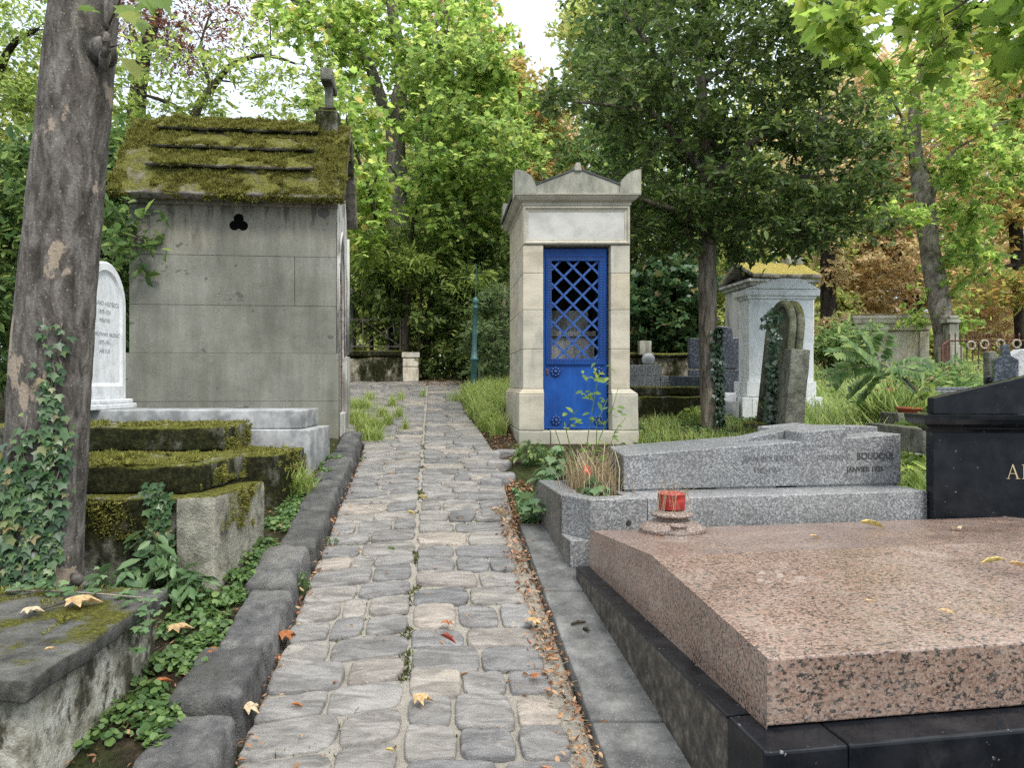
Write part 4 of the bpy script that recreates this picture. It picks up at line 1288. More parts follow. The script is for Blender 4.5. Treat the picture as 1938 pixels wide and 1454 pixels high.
def build_left_tombs():
    # white marble tomb with round-headed stele
    t = thing('white_marble_tomb', (-2.6, 6.2, 1.0), 'stained white marble tomb of two stepped slabs running beside the grey chapel wall', 'tomb')
    mb = MB()
    mb.rbox(-4.0, -1.612, 5.90, 6.55, .85, 1.335, r=.012, step=.2, amp=.002, scale=5)
    mb.build('lower_slab', M['marble_dirty'], t, smooth=True)
    mb = MB()
    mb.rbox(-3.55, -1.70, 5.97, 6.50, 1.338, 1.488, r=.012, step=.2, amp=.002, scale=5)
    mb.build('upper_slab', M['marble_dirty'], t, smooth=True)
    s = thing('white_stele', (-3.45, 6.2, 1.49), 'white round headed marble headstone behind the ivy clad trunk, facing the path', 'headstone')
    X, y0, y1 = -3.375, 5.86, 6.47
    zb, zsp = 1.565, 2.36
    r = (y1 - y0) / 2; yc = (y0 + y1) / 2
    def outline(ins, n=22):
        pts = [(y0 + ins, zb + ins * 2.0), (y1 - ins, zb + ins * 2.0)]
        for i in range(n + 1):
            a = math.pi * i / n
            pts.append((yc + (r - ins) * math.cos(a), zsp + (r - ins) * 1.18 * math.sin(a)))
        return pts
    b = MB()
    o1, o2 = outline(0), outline(.072)
    b.prism([(X - .02, y, z) for y, z in o2], (-.10, 0, 0))
    n = len(o1)
    base = len(b.v)
    fronts = [(X, o1), (X, outline(.058)), (X - .02, o2)]
    b.v.extend([(X - .12, y, z) for y, z in o1]); b.v.extend([(X - .006, y, z) for y, z in o1]); b.v.extend([(X, y, z) for y, z in outline(.008)])
    b.v.extend([(X, y, z) for y, z in outline(.058)]); b.v.extend([(X - .02, y, z) for y, z in o2])
    for k in range(4):
        for i in range(n):
            i2 = (i + 1) % n
            b.f.append((base + k * n + i, base + k * n + i2, base + (k + 1) * n + i2, base + (k + 1) * n + i))
    b.f.append(tuple(base + i for i in range(n)))
    tablet = b.build('tablet', M['marble'], s)
    f = MB()
    f.rbox(X - .14, X + .035, y0 - .045, y1 + .06, 1.535, 1.572, r=.012, step=.3)
    f.rbox(X - .16, X + .055, y0 - .06, y1 + .08, 1.489, 1.533, r=.008, step=.3)
    f.build('foot', M['marble'], s)
    lines = [('FERNAND HEIDSIECK', .052, 2.355), ('1859-1931', .05, 2.285), ('PEINTRE', .046, 2.215), ('MADAME FANNY HEIDSIECK', .046, 2.10), ('1870-1941', .05, 2.03), ('NÉE RUE', .046, 1.96)]
    for sx, sz, z in lines:
        text_part('inscription', sx, sz, (X - .0185, yc, z), (0, 1, 0), (0, 0, 1), M['letters_grey'], tablet, .0006, .9)

    # nearer mossy tomb: base, pale corner, upper slab
    t = thing('mossy_tomb', (-2.1, 4.15, .64), 'old stepped tomb thick with moss, pale concrete corner post, right behind the ivy clad trunk', 'tomb')
    mb = MB()
    mb.rbox(-3.3, -1.715, 3.80, 4.55, .45, 1.115, r=.02, step=.06, amp=.012, scale=6)
    base = mb.build('base', M['mossy'], t, smooth=True)
    mb = MB()
    mb.hexa([(-1.71, 3.755, .45), (-1.505, 3.755, .45), (-1.505, 4.51, .45), (-1.71, 4.51, .45), (-1.71, 3.76, 1.128), (-1.515, 3.76, 1.132), (-1.508, 4.51, 1.105), (-1.71, 4.51, 1.105)], r=.016, step=.05, amp=.007, scale=7)
    cb = mb.build('corner_block', M['mossy_pale'], t, smooth=True)
    mb = MB()
    mb.rbox(-3.3, -1.65, 3.905, 4.56, 1.118, 1.272, r=.022, step=.05, amp=.012, scale=7)
    up = mb.build('upper_slab', M['mossy'], t, smooth=True)
    moss_fuzz('moss_cover', up, [[(-2.9, 3.9, 1.275), (-1.65, 3.9, 1.275), (-1.65, 4.56, 1.275), (-2.9, 4.56, 1.275)], [(-1.647, 3.9, 1.14), (-1.647, 4.56, 1.14), (-1.647, 4.56, 1.27), (-1.647, 3.9, 1.27)],
               [(-1.503, 3.76, .95), (-1.503, 4.5, .85), (-1.503, 4.5, 1.11), (-1.503, 3.76, 1.13)], [(-2.6, 3.795, .9), (-1.75, 3.795, .9), (-1.75, 3.795, 1.1), (-2.6, 3.795, 1.1)]], 26000, 8, .016, -.05)
    # farther mossy tomb
    t = thing('mossy_tomb', (-2.5, 5.4, .8), 'stepped mossy stone tomb between the white marble tomb and the nearer mossy tomb', 'tomb')
    mb = MB()
    mb.rbox(-4.0, -1.603, 5.05, 5.72, .65, 1.212, r=.02, step=.06, amp=.012, scale=6)
    mb.build('base', M['mossy'], t, smooth=True)
    mb = MB()
    mb.rbox(-4.0, -2.06, 5.30, 5.82, 1.215, 1.395, r=.025, step=.05, amp=.014, scale=6)
    up = mb.build('upper_slab', M['mossy'], t, smooth=True)
    moss_fuzz('moss_cover', up, [[(-3.7, 5.3, 1.398), (-2.06, 5.3, 1.398), (-2.06, 5.82, 1.398), (-3.7, 5.82, 1.398)], [(-2.056, 5.3, 1.23), (-2.056, 5.82, 1.23), (-2.056, 5.82, 1.39), (-2.056, 5.3, 1.39)],
               [(-2.06, 5.05, 1.215), (-1.6, 5.05, 1.215), (-1.6, 5.72, 1.215), (-2.06, 5.72, 1.215)], [(-1.6, 5.05, .95), (-1.6, 5.72, .95), (-1.6, 5.72, 1.21), (-1.6, 5.05, 1.21)]], 24000, 9, .018, -.05)
    # low slab tomb at the near left
    t = thing('low_slab_tomb', (-1.95, 2.65, .42), 'low worn tomb with cracked plaster sides and mossy grey slab, nearest on the left', 'tomb')
    mb = MB()
    mb.hexa([(-2.9, 2.16, .765), (-1.415, 2.16, .765), (-1.45, 3.12, .768), (-2.9, 3.12, .768), (-2.9, 2.16, .838), (-1.40, 2.16, .838), (-1.443, 3.12, .84), (-2.9, 3.12, .84)], r=.012, step=.05, amp=.008, scale=6)
    sl = mb.build('slab', M['slab_low'], t, smooth=True)
    moss_fuzz('moss_cover', sl, [[(-2.4, 2.2, .843), (-1.58, 2.2, .843), (-1.62, 3.1, .843), (-2.4, 3.1, .843)]], 20000, 10, .012, .12, 3.2)
    mb = MB()
    mb.hexa([(-2.85, 2.22, .1), (-1.47, 2.22, .1), (-1.49, 3.08, .35), (-2.85, 3.08, .35), (-2.85, 2.22, .763), (-1.455, 2.22, .763), (-1.485, 3.08, .766), (-2.85, 3.08, .766)], r=.015, step=.06, amp=.014, scale=6)
    mb.build('side_wall', M['plaster'], t, smooth=True)
build_left_tombs()

# ------------------------------------------------------------------ tombs on the right
def build_right_tombs():
    th = 9.4
    fr = frame(.735, 2.14, th)
    # pink granite slab on its black base
    t = thing('pink_granite_tomb', fr(1.2, .95, .4), 'wide polished pink granite tomb slab on a black base, nearest on the right', 'tomb')
    zb, zt, zr, wv, L = .707, .903, .982, 2.55, 1.90
    mb = MB()
    def section(u):
        return [fr(u, 0, zb), fr(u, L, zb), fr(u, L, zt), fr(u, L * .50, zr), fr(u, 0, zt)]
    a, b_ = section(0), section(wv)
    mb.add(a + b_, [(0, 1, 2, 3, 4)[::-1], (5, 6, 7, 8, 9), (1, 0, 5, 6), (2, 1, 6, 7), (3, 2, 7, 8), (4, 3, 8, 9), (0, 4, 9, 5)])
    mb.build('slab', M['pink'], t, bevel=.006)
    # the black base: a ledge with bevelled rim and a joint
    k = MB()
    for (u0, u1, jo) in ((-.072, .18, 0), (.1815, wv + .05, 0)):
        k.rbox(u0, u1, -.125, .10, -.1, .700, fr, r=.010, step=.4)
    k.rbox(.02, wv + .04, .101, L - .02, .05, .699, fr, r=.004, step=.6)
    k.build('base', M['black'], t)
    k = MB()
    cuts = [.101, .80, 1.42, L + .04]
    for a0, a1 in zip(cuts[:-1], cuts[1:]):
        k.rbox(-.072, .019, a0 + .001, a1 - .001, -.1, .700, fr, r=.010, step=.4)
    sd = k.build('base_side', M['black_side'], t, label='dirty brown stained side of the black base')
    k = MB()
    for a0, a1 in zip(cuts[:-1], cuts[1:]):
        k.rbox(-.074, .018, a0 + .001, a1 - .001, .688, .7025, fr, r=.004, step=.6)
    k.build('base_rim', M['black'], t)

    # grey granite tomb with wedge slab, cross and planter
    P0 = (.33, 4.17)
    g = frame(P0[0], P0[1], th)
    t = thing('grey_granite_tomb', g(1.2, .5, .62), 'grey granite tomb with raised cross and flower trough, behind the pink slab', 'tomb')
    z0, z1 = .30, 1.043
    U, V = 2.25, .98
    lo = MB()
    lo.rbox(.455, U, .0, V, z0, z1, g, r=.008, step=.25, amp=.0015, scale=4)
    lower = lo.build('lower_block', M['granite_grey'], t, smooth=True)
    # trough: front wall with cut corner, left wall, back wall
    tr = MB()
    # front part with chamfer above the ledge
    zl = .815
    ch = [(.0, .0), (.452, .0), (.452, .15), (.13, .15), (.13, .24), (.0, .24)]
    tr.prism([(u, v, z0) for u, v in ch], (0, 0, zl - z0), g)
    top = [(.115, .0), (.452, .0), (.452, .13), (.19, .13), (.13, .24), (.0, .215)]
    tr.prism([(u, v, zl + .0005) for u, v in top], (0, 0, z1 - zl), g)
    tr.rbox(.0, .13, .242, V, z0, z1, g, r=.006, step=.5)
    tr.rbox(.132, .452, V - .13, V, z0, z1, g, r=.006, step=.5)
    tr.rbox(.36, .452, .132, V - .132, z0, z1 - .004, g, r=.004, step=.5)
    trough = tr.build('flower_trough', M['granite_grey'], t, bevel=.004)
    si = MB()  # left faces, darker and browner than the front
    si.rbox(-.0035, .02, .243, V - .002, z0, z1 - .006, g, r=.002, step=.5)
    si.prism([(-.0035, .018, z0), (.02, .018, z0), (.02, .238, z0), (-.0035, .238, z0)], (0, 0, zl - z0 - .004), g)
    si.build('trough_side', M['granite_grey_brown'], trough, label='darker brown side of the trough')
    so = MB()
    n = 12
    for i in range(n + 1):
        for j in range(n + 1):
            u, v = .125 + .25 * i / n, .12 + (V - .24) * j / n
            q = g(u, v, z1 - .03)
            so.v.append((q.x, q.y, q.z + .02 * mnoise.noise(q * 14)))
    for i in range(n):
        for j in range(n):
            a = i * (n + 1) + j
            so.f.append((a, a + n + 1, a + n + 2, a + 1))
    so.build('trough_soil', M['soil'], trough, smooth=True)
    hole = MB()
    hp = g(.60, -.002, .90)
    n = 14
    hole.prism([(.34 + .016 * math.cos(2 * math.pi * i / n), -.0025, .905 + .016 * math.sin(2 * math.pi * i / n)) for i in range(n)], (0, .004, 0), g)
    hole.build('drain_hole', M['dark'], trough)
    # wedge slab
    A = Vector((.681, 4.52, 0)); B = Vector((2.525, 4.80, 0))
    ud = (B - A).normalized(); vd = Vector((-ud.y, ud.x, 0)); Ls = (B - A).length
    def h(u, v, z):
        sk = -.04 * v / .65 + .0
        p = A + ud * u + vd * v + Vector((.09 * v / .65, 0, 0)) * (1 - u / Ls)
        return Vector((p.x, p.y, z))
    dz = .66
    zbw = 1.0455
    sl = MB()
    def ztop(u): return 1.264 + (1.376 - 1.264) * u / Ls
    gap = MB()
    c = [h(0, 0, zbw + .006), h(Ls, 0, zbw + .006), h(Ls, dz, zbw + .006), h(0, dz, zbw + .006), h(0, 0, ztop(0)), h(Ls, 0, ztop(Ls)), h(Ls, dz, ztop(Ls)), h(0, dz, ztop(0))]
    sl.hexa(c, r=.007, step=.3)
    slab = sl.build('wedge_slab', M['granite_grey'], t)
    m = MB()
    for (a0, a1) in ((.02, .38), (.60, 1.0), (1.14, Ls - .02)):
        m.box(a0, a1, .012, dz - .01, zbw - .002, zbw + .0062, h)
    m.build('mortar_bed', M['letters_grey'], t)
    ed = MB()  # foot end, darker and browner than the long face
    q = [h(.0, 0, 0)]
    ed.hexa([h(-.001, .004, zbw + .008), h(-.0035, .004, zbw + .008), h(-.0035, dz - .01, zbw + .008), h(-.001, dz - .01, zbw + .008), h(-.001, .004, 1.258), h(-.0035, .004, 1.258), h(-.0035, dz - .01, 1.258), h(-.001, dz - .01, 1.258)], r=.0005, step=.5)
    ed.build('slab_foot_face', M['granite_grey_brown'], slab, label='darker brown foot end of the slab')
    # cross: transverse arm standing level above the slope and the long shaft
    cr = MB()
    ua, ub = (1.173, 1.485)
    za, zb2 = 1.393, 1.418
    cr.hexa([h(ua, -.0025, 1.30), h(ub, -.0025, 1.30), h(ub, dz + .0025, 1.30), h(ua, dz + .0025, 1.30), h(ua, -.0025, za), h(ub, -.0025, zb2), h(ub, dz + .0025, zb2), h(ua, dz + .0025, za)], r=.006, step=.4)
    cr.hexa([h(.78, .24, 1.28), h(ua - .001, .24, 1.28), h(ua - .001, .44, 1.28), h(.78, .44, 1.28), h(.78, .24, ztop(.78) + .003), h(ua - .001, .24, za - .002), h(ua - .001, .44, za - .002), h(.78, .44, ztop(.78) + .003)], r=.005, step=.4)
    cr.hexa([h(ub + .001, .24, 1.30), h(Ls + .002, .24, 1.30), h(Ls + .002, .44, 1.30), h(ub + .001, .44, 1.30), h(ub + .001, .24, zb2 - .002), h(Ls + .002, .24, 1.41), h(Ls + .002, .44, 1.41), h(ub + .001, .44, zb2 - .002)], r=.005, step=.4)
    cr.build('raised_cross', M['granite_grey'], slab)
    # inscriptions on the long face
    def on_face(px, py):
        # intersect the pixel ray with the long face
        dx = (px - CX) / F_PX
        k = ud.y / ud.x
        y = (A.y - A.x * k) / (1 - dx * k)
        return Vector((dx * y, y, EYE - (py - CY) / F_PX * y)) - vd * .003
    for s, px, py, size, key in (('JEAN BOUDOUL', 1456, 873, .052, 'letters_faint'), ('1905-1954', 1452, 895, .047, 'letters_faint'), ('ADRIENNE', 1578, 871, .052, 'letters_faint'), ('BOUDOUL', 1657, 869, .060, 'letters'), ('JANVIER 1955', 1637, 893, .047, 'letters')):
        text_part('inscription', s, size, on_face(px, py), ud, (0, 0, 1), M[key], slab, .0008, .92)

    # black headstone at the far right
    b = frame(2.546, 4.47, -6)
    t = thing('black_granite_headstone', b(.9, .1, .7), 'tall black polished granite headstone with moulded shelf and gilt letters, cut by the right edge', 'headstone')
    wd = 1.9
    m = MB(); m.rbox(0, wd, 0, .10, .45, 1.41, b, r=.004, step=.6)
    body = m.build('body', M['black'], t)
    m = MB()
    ring_loft(m, (0, wd, 0, .10), [(.0, 1.408), (.012, 1.411), (.020, 1.425), (.034, 1.431), (.034, 1.437), (.055, 1.443), (.080, 1.462), (.090, 1.490), (.092, 1.512), (.092, 1.516)], b)
    m.build('moulding', M['black'], t)
    m = MB()
    m.prism([(.005, .008, 1.518), (wd - .005, .008, 1.518), (wd - .005, .008, 1.615), (wd / 2, .008, 1.85), (.005, .008, 1.615)], (0, .088, 0), b)
    m.build('gabled_top', M['black'], t, bevel=.004)
    # serif capitals
    def glyph(strokes, u0, z, s):
        mb = MB()
        for j, q in enumerate(strokes):
            mb.prism([(u0 + x * s, -.0025 - .0002 * j, z + y * s) for x, y in q], (0, .002, 0), b)
        return mb
    def seg(x0, y0, x1, y1, w):
        dx, dy = x1 - x0, y1 - y0; l = math.hypot(dx, dy); nx2, ny2 = -dy / l * w / 2, dx / l * w / 2
        return [(x0 + nx2, y0 + ny2), (x0 - nx2, y0 - ny2), (x1 - nx2, y1 - ny2), (x1 + nx2, y1 + ny2)]
    Ag = [seg(.12, .02, .42, 1, .045), seg(.42, 1.02, .76, .02, .10), seg(.24, .36, .60, .36, .04), seg(0, 0, .24, 0, .04), seg(.62, 0, .92, 0, .04)]
    Ng = [seg(.14, .02, .14, .98, .045), seg(.14, 1, .78, 0, .10), seg(.78, 0, .78, .98, .045), seg(.02, 0, .28, 0, .04), seg(.02, 1, .2, 1, .04), seg(.66, 1, .92, 1, .04)]
    p = W(1889, 904, 4.5)
    u0 = p.x - 2.546 + .003
    for gl, du in ((Ag, 0), (Ng, .085), (Ng, .185)):
        glyph(gl, u0 + du, 1.134, .083).build('letter', M['gold'], body)
    return
build_right_tombs()

def build_vases():
    z = .905
    c = (.845, 3.90, .903)
    t = thing('stone_vase_stand', c, 'large turned brown granite vase stand at the far edge of the pink slab', 'vase stand')
    m = MB()
    prof = [(.150, 0), (.172, .004), (.175, .020), (.170, .026), (.174, .030), (.170, .046), (.120, .072), (.086, .082), (.080, .094), (.086, .100), (.108, .104), (.112, .112), (.104, .122), (.082, .128), (.078, .134)]
    m.lathe(prof, c, 40)
    m.build('turned_base', M['red_stone'], t, smooth=True)
    p = thing('red_plant_pot', (c[0] - .003, c[1] - .005, c[2] + .136), 'small red plastic pot with dried stems on the granite vase stand', 'plant pot')
    m = MB()
    zz = [(.056, 0), (.0655, .002)]
    for i in range(8):
        a = .006 + i * .005
        zz += [(.0665 + i * .0002, a), (.0690 + i * .0002, a + .0022)]
    zz += [(.0690, .05), (.0705, .078), (.0735, .080), (.0735, .086), (.069, .086), (.067, .072)]
    m.lathe(zz, (c[0] - .003, c[1] - .005, c[2] + .137), 36)
    m.build('pot', M['red'], p, smooth=True)
    R = np.random.default_rng(4)
    n = 70
    a = R.uniform(0, 6.28, n); rr = R.uniform(0, .06, n)
    P = np.stack([c[0] + rr * np.cos(a), c[1] + rr * np.sin(a), np.full(n, c[2] + .205)], 1)
    D = np.stack([np.cos(a) * .9, np.sin(a) * .9, R.uniform(-.2, 1.5, n)], 1) + R.normal(0, .3, (n, 3))
    leaves('dried_stems', P, R.normal(0, 1, (n, 3)), D, R.uniform(.05, .13, n), 'straw', M['straw'], p)
    hs = MB()
    R2 = random.Random(4)
    for k in range(22):
        a = R2.uniform(3.3, 6.1); r0 = .07
        p0 = Vector((c[0] + .06 * math.cos(a), c[1] + .06 * math.sin(a), c[2] + .225))
        p1 = Vector((c[0] + .078 * math.cos(a), c[1] + .078 * math.sin(a), c[2] + .225 + R2.uniform(-.01, .02)))
        p2 = Vector((c[0] + (.082 + R2.uniform(0, .02)) * math.cos(a + R2.uniform(-.5, .5)), c[1] + .09 * math.sin(a), c[2] + R2.uniform(.09, .17)))
        hs.tube([p0, p1, p2], [.0014, .0013, .0008], 4)
    hs.build('hanging_straw', M['straw'], p)
    c2 = (.823, 3.655, .912)
    t = thing('stone_vase', c2, 'small empty turned granite vase foot standing before the red pot', 'vase stand')
    m = MB()
    m.lathe([(.078, 0), (.0835, .003), (.084, .018), (.078, .022), (.076, .028), (.058, .040), (.054, .048), (.056, .052), (.044, .058), (.038, .072), (.040, .082), (.044, .085), (.0435, .091), (.030, .090), (.028, .086)], c2, 32)
    m.build('turned_base', M['red_stone'], t, smooth=True)
build_vases()

# ------------------------------------------------------------------ tombs and fences farther back
def pbox(px0, px1, py0, py1, D, dep, mat, mb=None, deg=0, **k):
    """a block whose near face fills a pixel rectangle of the photo at distance D"""
    a = W(px0, py1, D); b = W(px1, py0, D)
    f = frame(a.x, D, deg)
    m = mb or MB()
    m.rbox(0, b.x - a.x, 0, dep, a.z, b.z, f, **(k or dict(r=.008, step=.5)))
    return m

def build_back_right():
    # white marble temple headstone
    D = 8.6
    f = frame(2.752, D, 5)
    t = thing('marble_temple_stone', f(.4, .15, 1.27), 'white veined marble monument shaped like a small temple, behind the leaning stones', 'monument')
    sc = D / F_PX
    def X(px): return (px - 1417) * sc
    def Z(py): return EYE - (py - CY) * sc
    m = MB(); m.rbox(0, X(1545), 0, .30, Z(722), Z(566), f, r=.006, step=.4)
    m.build('body', M['marble'], t)
    m = MB()
    m.rbox(-.035, X(1548), -.03, .36, Z(751), Z(722) - .002, f, r=.008, step=.4)
    m.rbox(-.10, X(1420), -.055, .40, Z(806), Z(752), f, r=.008, step=.4)
    m.rbox(X(1420) + .003, X(1537), -.053, .40, Z(806), Z(752), f, r=.008, step=.4)
    m.rbox(X(1537) + .003, X(1558), -.057, .40, Z(806), Z(752), f, r=.008, step=.4)
    m.build('plinth', M['marble'], t)
    m = MB()
    ring_loft(m, (0, X(1545), 0, .30), [(.0, Z(566) + .001), (.02, Z(565)), (.022, Z(561)), (.05, Z(559)), (.055, Z(548))], f)
    m.prism([(-.055, -.055, Z(547)), (X(1553), -.055, Z(547)), (X(1514), -.055, Z(527)), (X(1476), -.055, Z(527))], (0, .41, 0), f)
    m.build('pediment', M['marble'], t, bevel=.003)
    t = thing('white_tomb_bed', f(-.3, .6, 1.27), 'low white marble tomb bed sloping away left of the temple shaped monument', 'tomb')
    m = MB()
    c = [f(-.36, .1, 1.2), f(-.105, .1, 1.2), f(-.105, 1.2, 1.2), f(-.36, 1.2, 1.2), f(-.36, .1, 1.53), f(-.105, .1, 1.60), f(-.105, 1.2, 1.60), f(-.36, 1.2, 1.53)]
    m.hexa(c, r=.01, step=.4)
    m.build('sloping_slab', M['marble'], t)
    m = MB(); m.rbox(-.34, -.12, -.02, .098, 1.1, 1.50, f, r=.01, step=.4)
    m.build('kerb', M['marble_dirty'], t)
    # ivy-grown double-rimmed arch stone, leaning
    c0 = W(1464, 806, 7.7); c0.z = 1.15
    t = thing('arched_headstone', c0, 'leaning greenish arched headstone with double rounded rim and ivy, in front of the marble temple', 'headstone')
    a = math.radians(-74)
    lean = .105
    def tr(u, v, z):
        x = u * math.cos(a) - v * math.sin(a); y = u * math.sin(a) + v * math.cos(a)
        return Vector((c0.x + x + lean * (z - 1.15), c0.y + y, z))
    def arch(w, zb, zt, n=20):
        pts = [(-w / 2, zb)]
        for i in range(n + 1):
            q = math.pi - math.pi * i / n
            pts.append((w / 2 * math.cos(q), zt - w * .75 + w * .75 * math.sin(q)))
        return pts + [(w / 2, zb)]
    ztop = 2.53
    m = MB()
    ou = arch(.34, 1.2, ztop - .02)
    m.prism([(u, -.05, z) for u, z in ou], (0, .10, 0), tr)
    m.build('slab', M['green_stone'], t)
    m = MB()
    for v in (-.05, .05):
        pts = [tr(u, v, z) for u, z in arch(.37, 1.2, ztop)]
        m.tube(pts, [.042] * len(pts), 10)
    m.build('rounded_rim', M['green_stone'], t, smooth=True)
    m = MB(); m.rbox(-.36, .36, -.16, .2, 1.05, 1.30, lambda u, v, z: tr(u, v, z), r=.03, step=.08, amp=.015, scale=8)
    m.build('foot', M['mossy'], t, smooth=True)
    # leaning pillar
    c0 = W(1497, 815, 7.05); c0.z = .95
    t = thing('leaning_stone_pillar', c0, 'leaning square grey stone pillar just behind the grey granite tomb', 'stone pillar')
    D = 7.05
    tops = [W(1499, 660, D), W(1534, 662, D + .08), W(1520, 655, D + .33), W(1483, 655, D + .25)]
    bots = [W(1479, 850, D), W(1516, 850, D + .08), W(1500, 850, D + .33), W(1462, 850, D + .25)]
    zt = [2.04, 2.028, 2.03, 2.04]
    for q, z in zip(tops, zt): q.z = z
    for q in bots: q.z = 1.0
    m = MB().hexa(bots + tops, r=.012, step=.08, amp=.004, scale=6)
    m.build('shaft', M['pillar'], t, smooth=True)

    # dark granite headstone with raised centre
    D = 10.4
    t = thing('dark_granite_headstone', W(1355, 745, D), 'broad dark speckled granite headstone with raised centre, behind the ivy clad tree trunk', 'headstone')
    m = pbox(1306, 1407, 700, 760, D, .16, None)
    f = frame(W(1306, 700, D).x, D, 0)
    sc = D / F_PX
    m.prism([((px - 1306) * sc, .01, EYE - (py - CY) * sc) for px, py in ((1306, 698), (1406, 698), (1406, 639), (1388, 639), (1386, 621), (1375, 618), (1362, 617), (1350, 618), (1341, 621), (1339, 640), (1306, 640))], (0, .14, 0), f)
    m.build('slab', M['granite_dark'], t, bevel=.006)
    m = MB()
    m.hexa([W(1268, 728, 9.0) + Vector((0, 0, -.3)), W(1340, 735, 9.0) + Vector((0, 0, -.3)), W(1345, 735, 10.35) + Vector((0, 0, -.3)), W(1275, 735, 10.35) + Vector((0, 0, -.3)),
            W(1268, 712, 9.0), W(1340, 712, 9.0), W(1345, 716, 10.35), W(1275, 716, 10.35)], r=.01, step=.5)
    m.build('tomb_bed', M['granite_dark'], t)
    # granite box with ball
    D = 9.9
    t = thing('granite_block_tomb', W(1225, 730, D), 'pale grey granite tomb of two block courses right beside the blue door tomb', 'tomb')
    m = pbox(1180, 1252, 691, 711, D, .5, None, r=.006, step=.5)
    m.build('upper_course', M['granite_base'], t)
    m = pbox(1180, 1250, 711.5, 745, D, .55, None, r=.006, step=.5); pbox(1250.6, 1266, 711.5, 745, D, .55, None, m, r=.006, step=.5)
    m.build('lower_course', M['granite_base'], t)
    c = W(1227, 680.3, D + .2)
    m = MB()
    m.lathe([(.0001, -.072), (.055, -.070)] + [(.088 * math.cos(q), .088 * math.sin(q)) for q in [math.radians(x) for x in range(-46, 90, 8)]] + [(.0001, .0875)], c, 24)
    o = m.build('stone_ball', M['granite_light'], off=c, smooth=True)
    tag(o, 'pale round granite ball resting on the two course granite tomb', 'stone ball')
    # mossy stepped slab by the trunk
    D = 8.5
    t = thing('mossy_step_tomb', W(1265, 790, D), 'low two tier moss blackened tomb between the blue door tomb and the ivy clad tree', 'tomb')
    m = pbox(1195, 1334, 751, 815, D, .7, None, r=.02, step=.08, amp=.012, scale=6)
    m.build('base', M['mossy'], t, smooth=True)
    m = pbox(1197, 1326, 732, 748, D + .15, .5, None, r=.02, step=.08, amp=.012, scale=6)
    m.build('upper_slab', M['mossy'], t, smooth=True)
    # old wall with a post
    D = 11.6
    t = thing('old_garden_wall', W(1260, 720, D), 'low ruined garden wall of mossy stone under the ivy clad bush', 'wall')
    m = pbox(1150, 1400, 676, 760, D, .3, None, r=.03, step=.12, amp=.03, scale=3)
    m.build('masonry', M['mossy_wall'], t, smooth=True)
    m = pbox(1150, 1400, 668, 676, D - .06, .42, None, r=.03, step=.12, amp=.03, scale=4)
    m.build('coping', M['mossy'], t, smooth=True)
    m = pbox(1211, 1233, 645, 672, D - .2, .2, None, r=.01, step=.1, amp=.005, scale=4)
    o = m.build('stone_post', M['cap'], off=W(1222, 672, D - .1), smooth=True)
    tag(o, 'short grey stone post standing above the pale granite ball', 'stone post')

    # moss roofed tomb chapel behind the marble temple
    D = 11.0
    f = frame(W(1424, 700, D).x, D, 7)
    L = (1542 - 1424) * D / F_PX; wd = 1.0
    t = thing('moss_roofed_chapel', f(L / 2, .6, 1.62), 'pale stone tomb chapel with golden moss roof and small cross behind the marble temple', 'tomb chapel')
    m = MB(); m.rbox(0, L, 0, wd, 1.5, 3.16, f, r=.01, step=.5)
    m.prism([(L - .12, .02, 3.16), (L - .12, wd - .02, 3.16), (L - .12, wd / 2, 3.50)], (.12, 0, 0), f)
    m.build('wall', M['pale'], t)
    m = MB()
    ring_loft(m, (0, L, 0, wd), [(.0, 3.161), (.03, 3.17), (.04, 3.21), (.08, 3.225), (.085, 3.262)], f)
    m.build('cornice', M['pale'], t)
    m = MB()
    for s in (0, 1):
        q = [(-.12, 3.264), (-.14, 3.33), (wd / 2, 3.60), (wd / 2, 3.52)]
        if s: q = [(wd - v, z) for v, z in q]
        a_ = [f(-.05, *q[0]), f(L + .1, *q[0]), f(L + .1, *q[3]), f(-.05, *q[3]), f(-.05, *q[1]), f(L + .1, *q[1]), f(L + .1, *q[2]), f(-.05, *q[2])]
        if s: a_ = [a_[3], a_[2], a_[1], a_[0], a_[7], a_[6], a_[5], a_[4]]
        m.hexa(a_, r=.02, step=.12, amp=.012, scale=6)
    m.build('roof', M['roof_gold'], t, smooth=True)
    m = MB()
    m.rbox(L - .16, L + .08, wd / 2 - .12, wd / 2 + .12, 3.55, 3.67, f, r=.015, step=.2)
    m.rbox(L - .07, L - .0, wd / 2 - .04, wd / 2 + .04, 3.67, 4.05, f, r=.01, step=.2)
    m.rbox(L - .065, L - .005, wd / 2 - .14, wd / 2 + .14, 3.87, 3.94, f, r=.01, step=.2)
    m.build('cross', M['cap'], t)
    m = MB()
    m.rbox(L + .001, L + .012, .3, wd - .3, 1.65, 2.95, f, r=.004, step=.5)
    m.build('door', M['dark'], t)
    m = MB()
    m.rbox(L + .001, L + .05, .0, .22, 1.5, 3.158, f, r=.008, step=.5)
    m.build('pilaster', M['cream_back'], t)
    MB().rbox(L + .001, L + .05, wd - .22, wd, 1.5, 3.158, f, r=.008, step=.5).build('pilaster', M['cream_back'], t)

    # stone house tomb
    D = 14.2
    f = frame(W(1622, 700, D).x, D, -4)
    sc = D / F_PX
    wd = (1752 - 1622) * sc
    def Z(py): return EYE - (py - CY) * sc
    t = thing('stone_house_tomb', f(wd / 2, .5, 1.8), 'weathered cream stone tomb house with flat mossy cornice, beneath the pale leaning trunk', 'tomb chapel')
    m = MB()
    m.rbox(0, wd, .02, 1.2, 1.5, Z(627), f, r=.01, step=.5)
    m.build('wall', M['cream_back'], t)
    m = MB()
    m.rbox(-.01, .14, -.02, 1.2, 1.5, Z(628), f, r=.01, step=.5); m.build('pilaster', M['cream_back'], t)
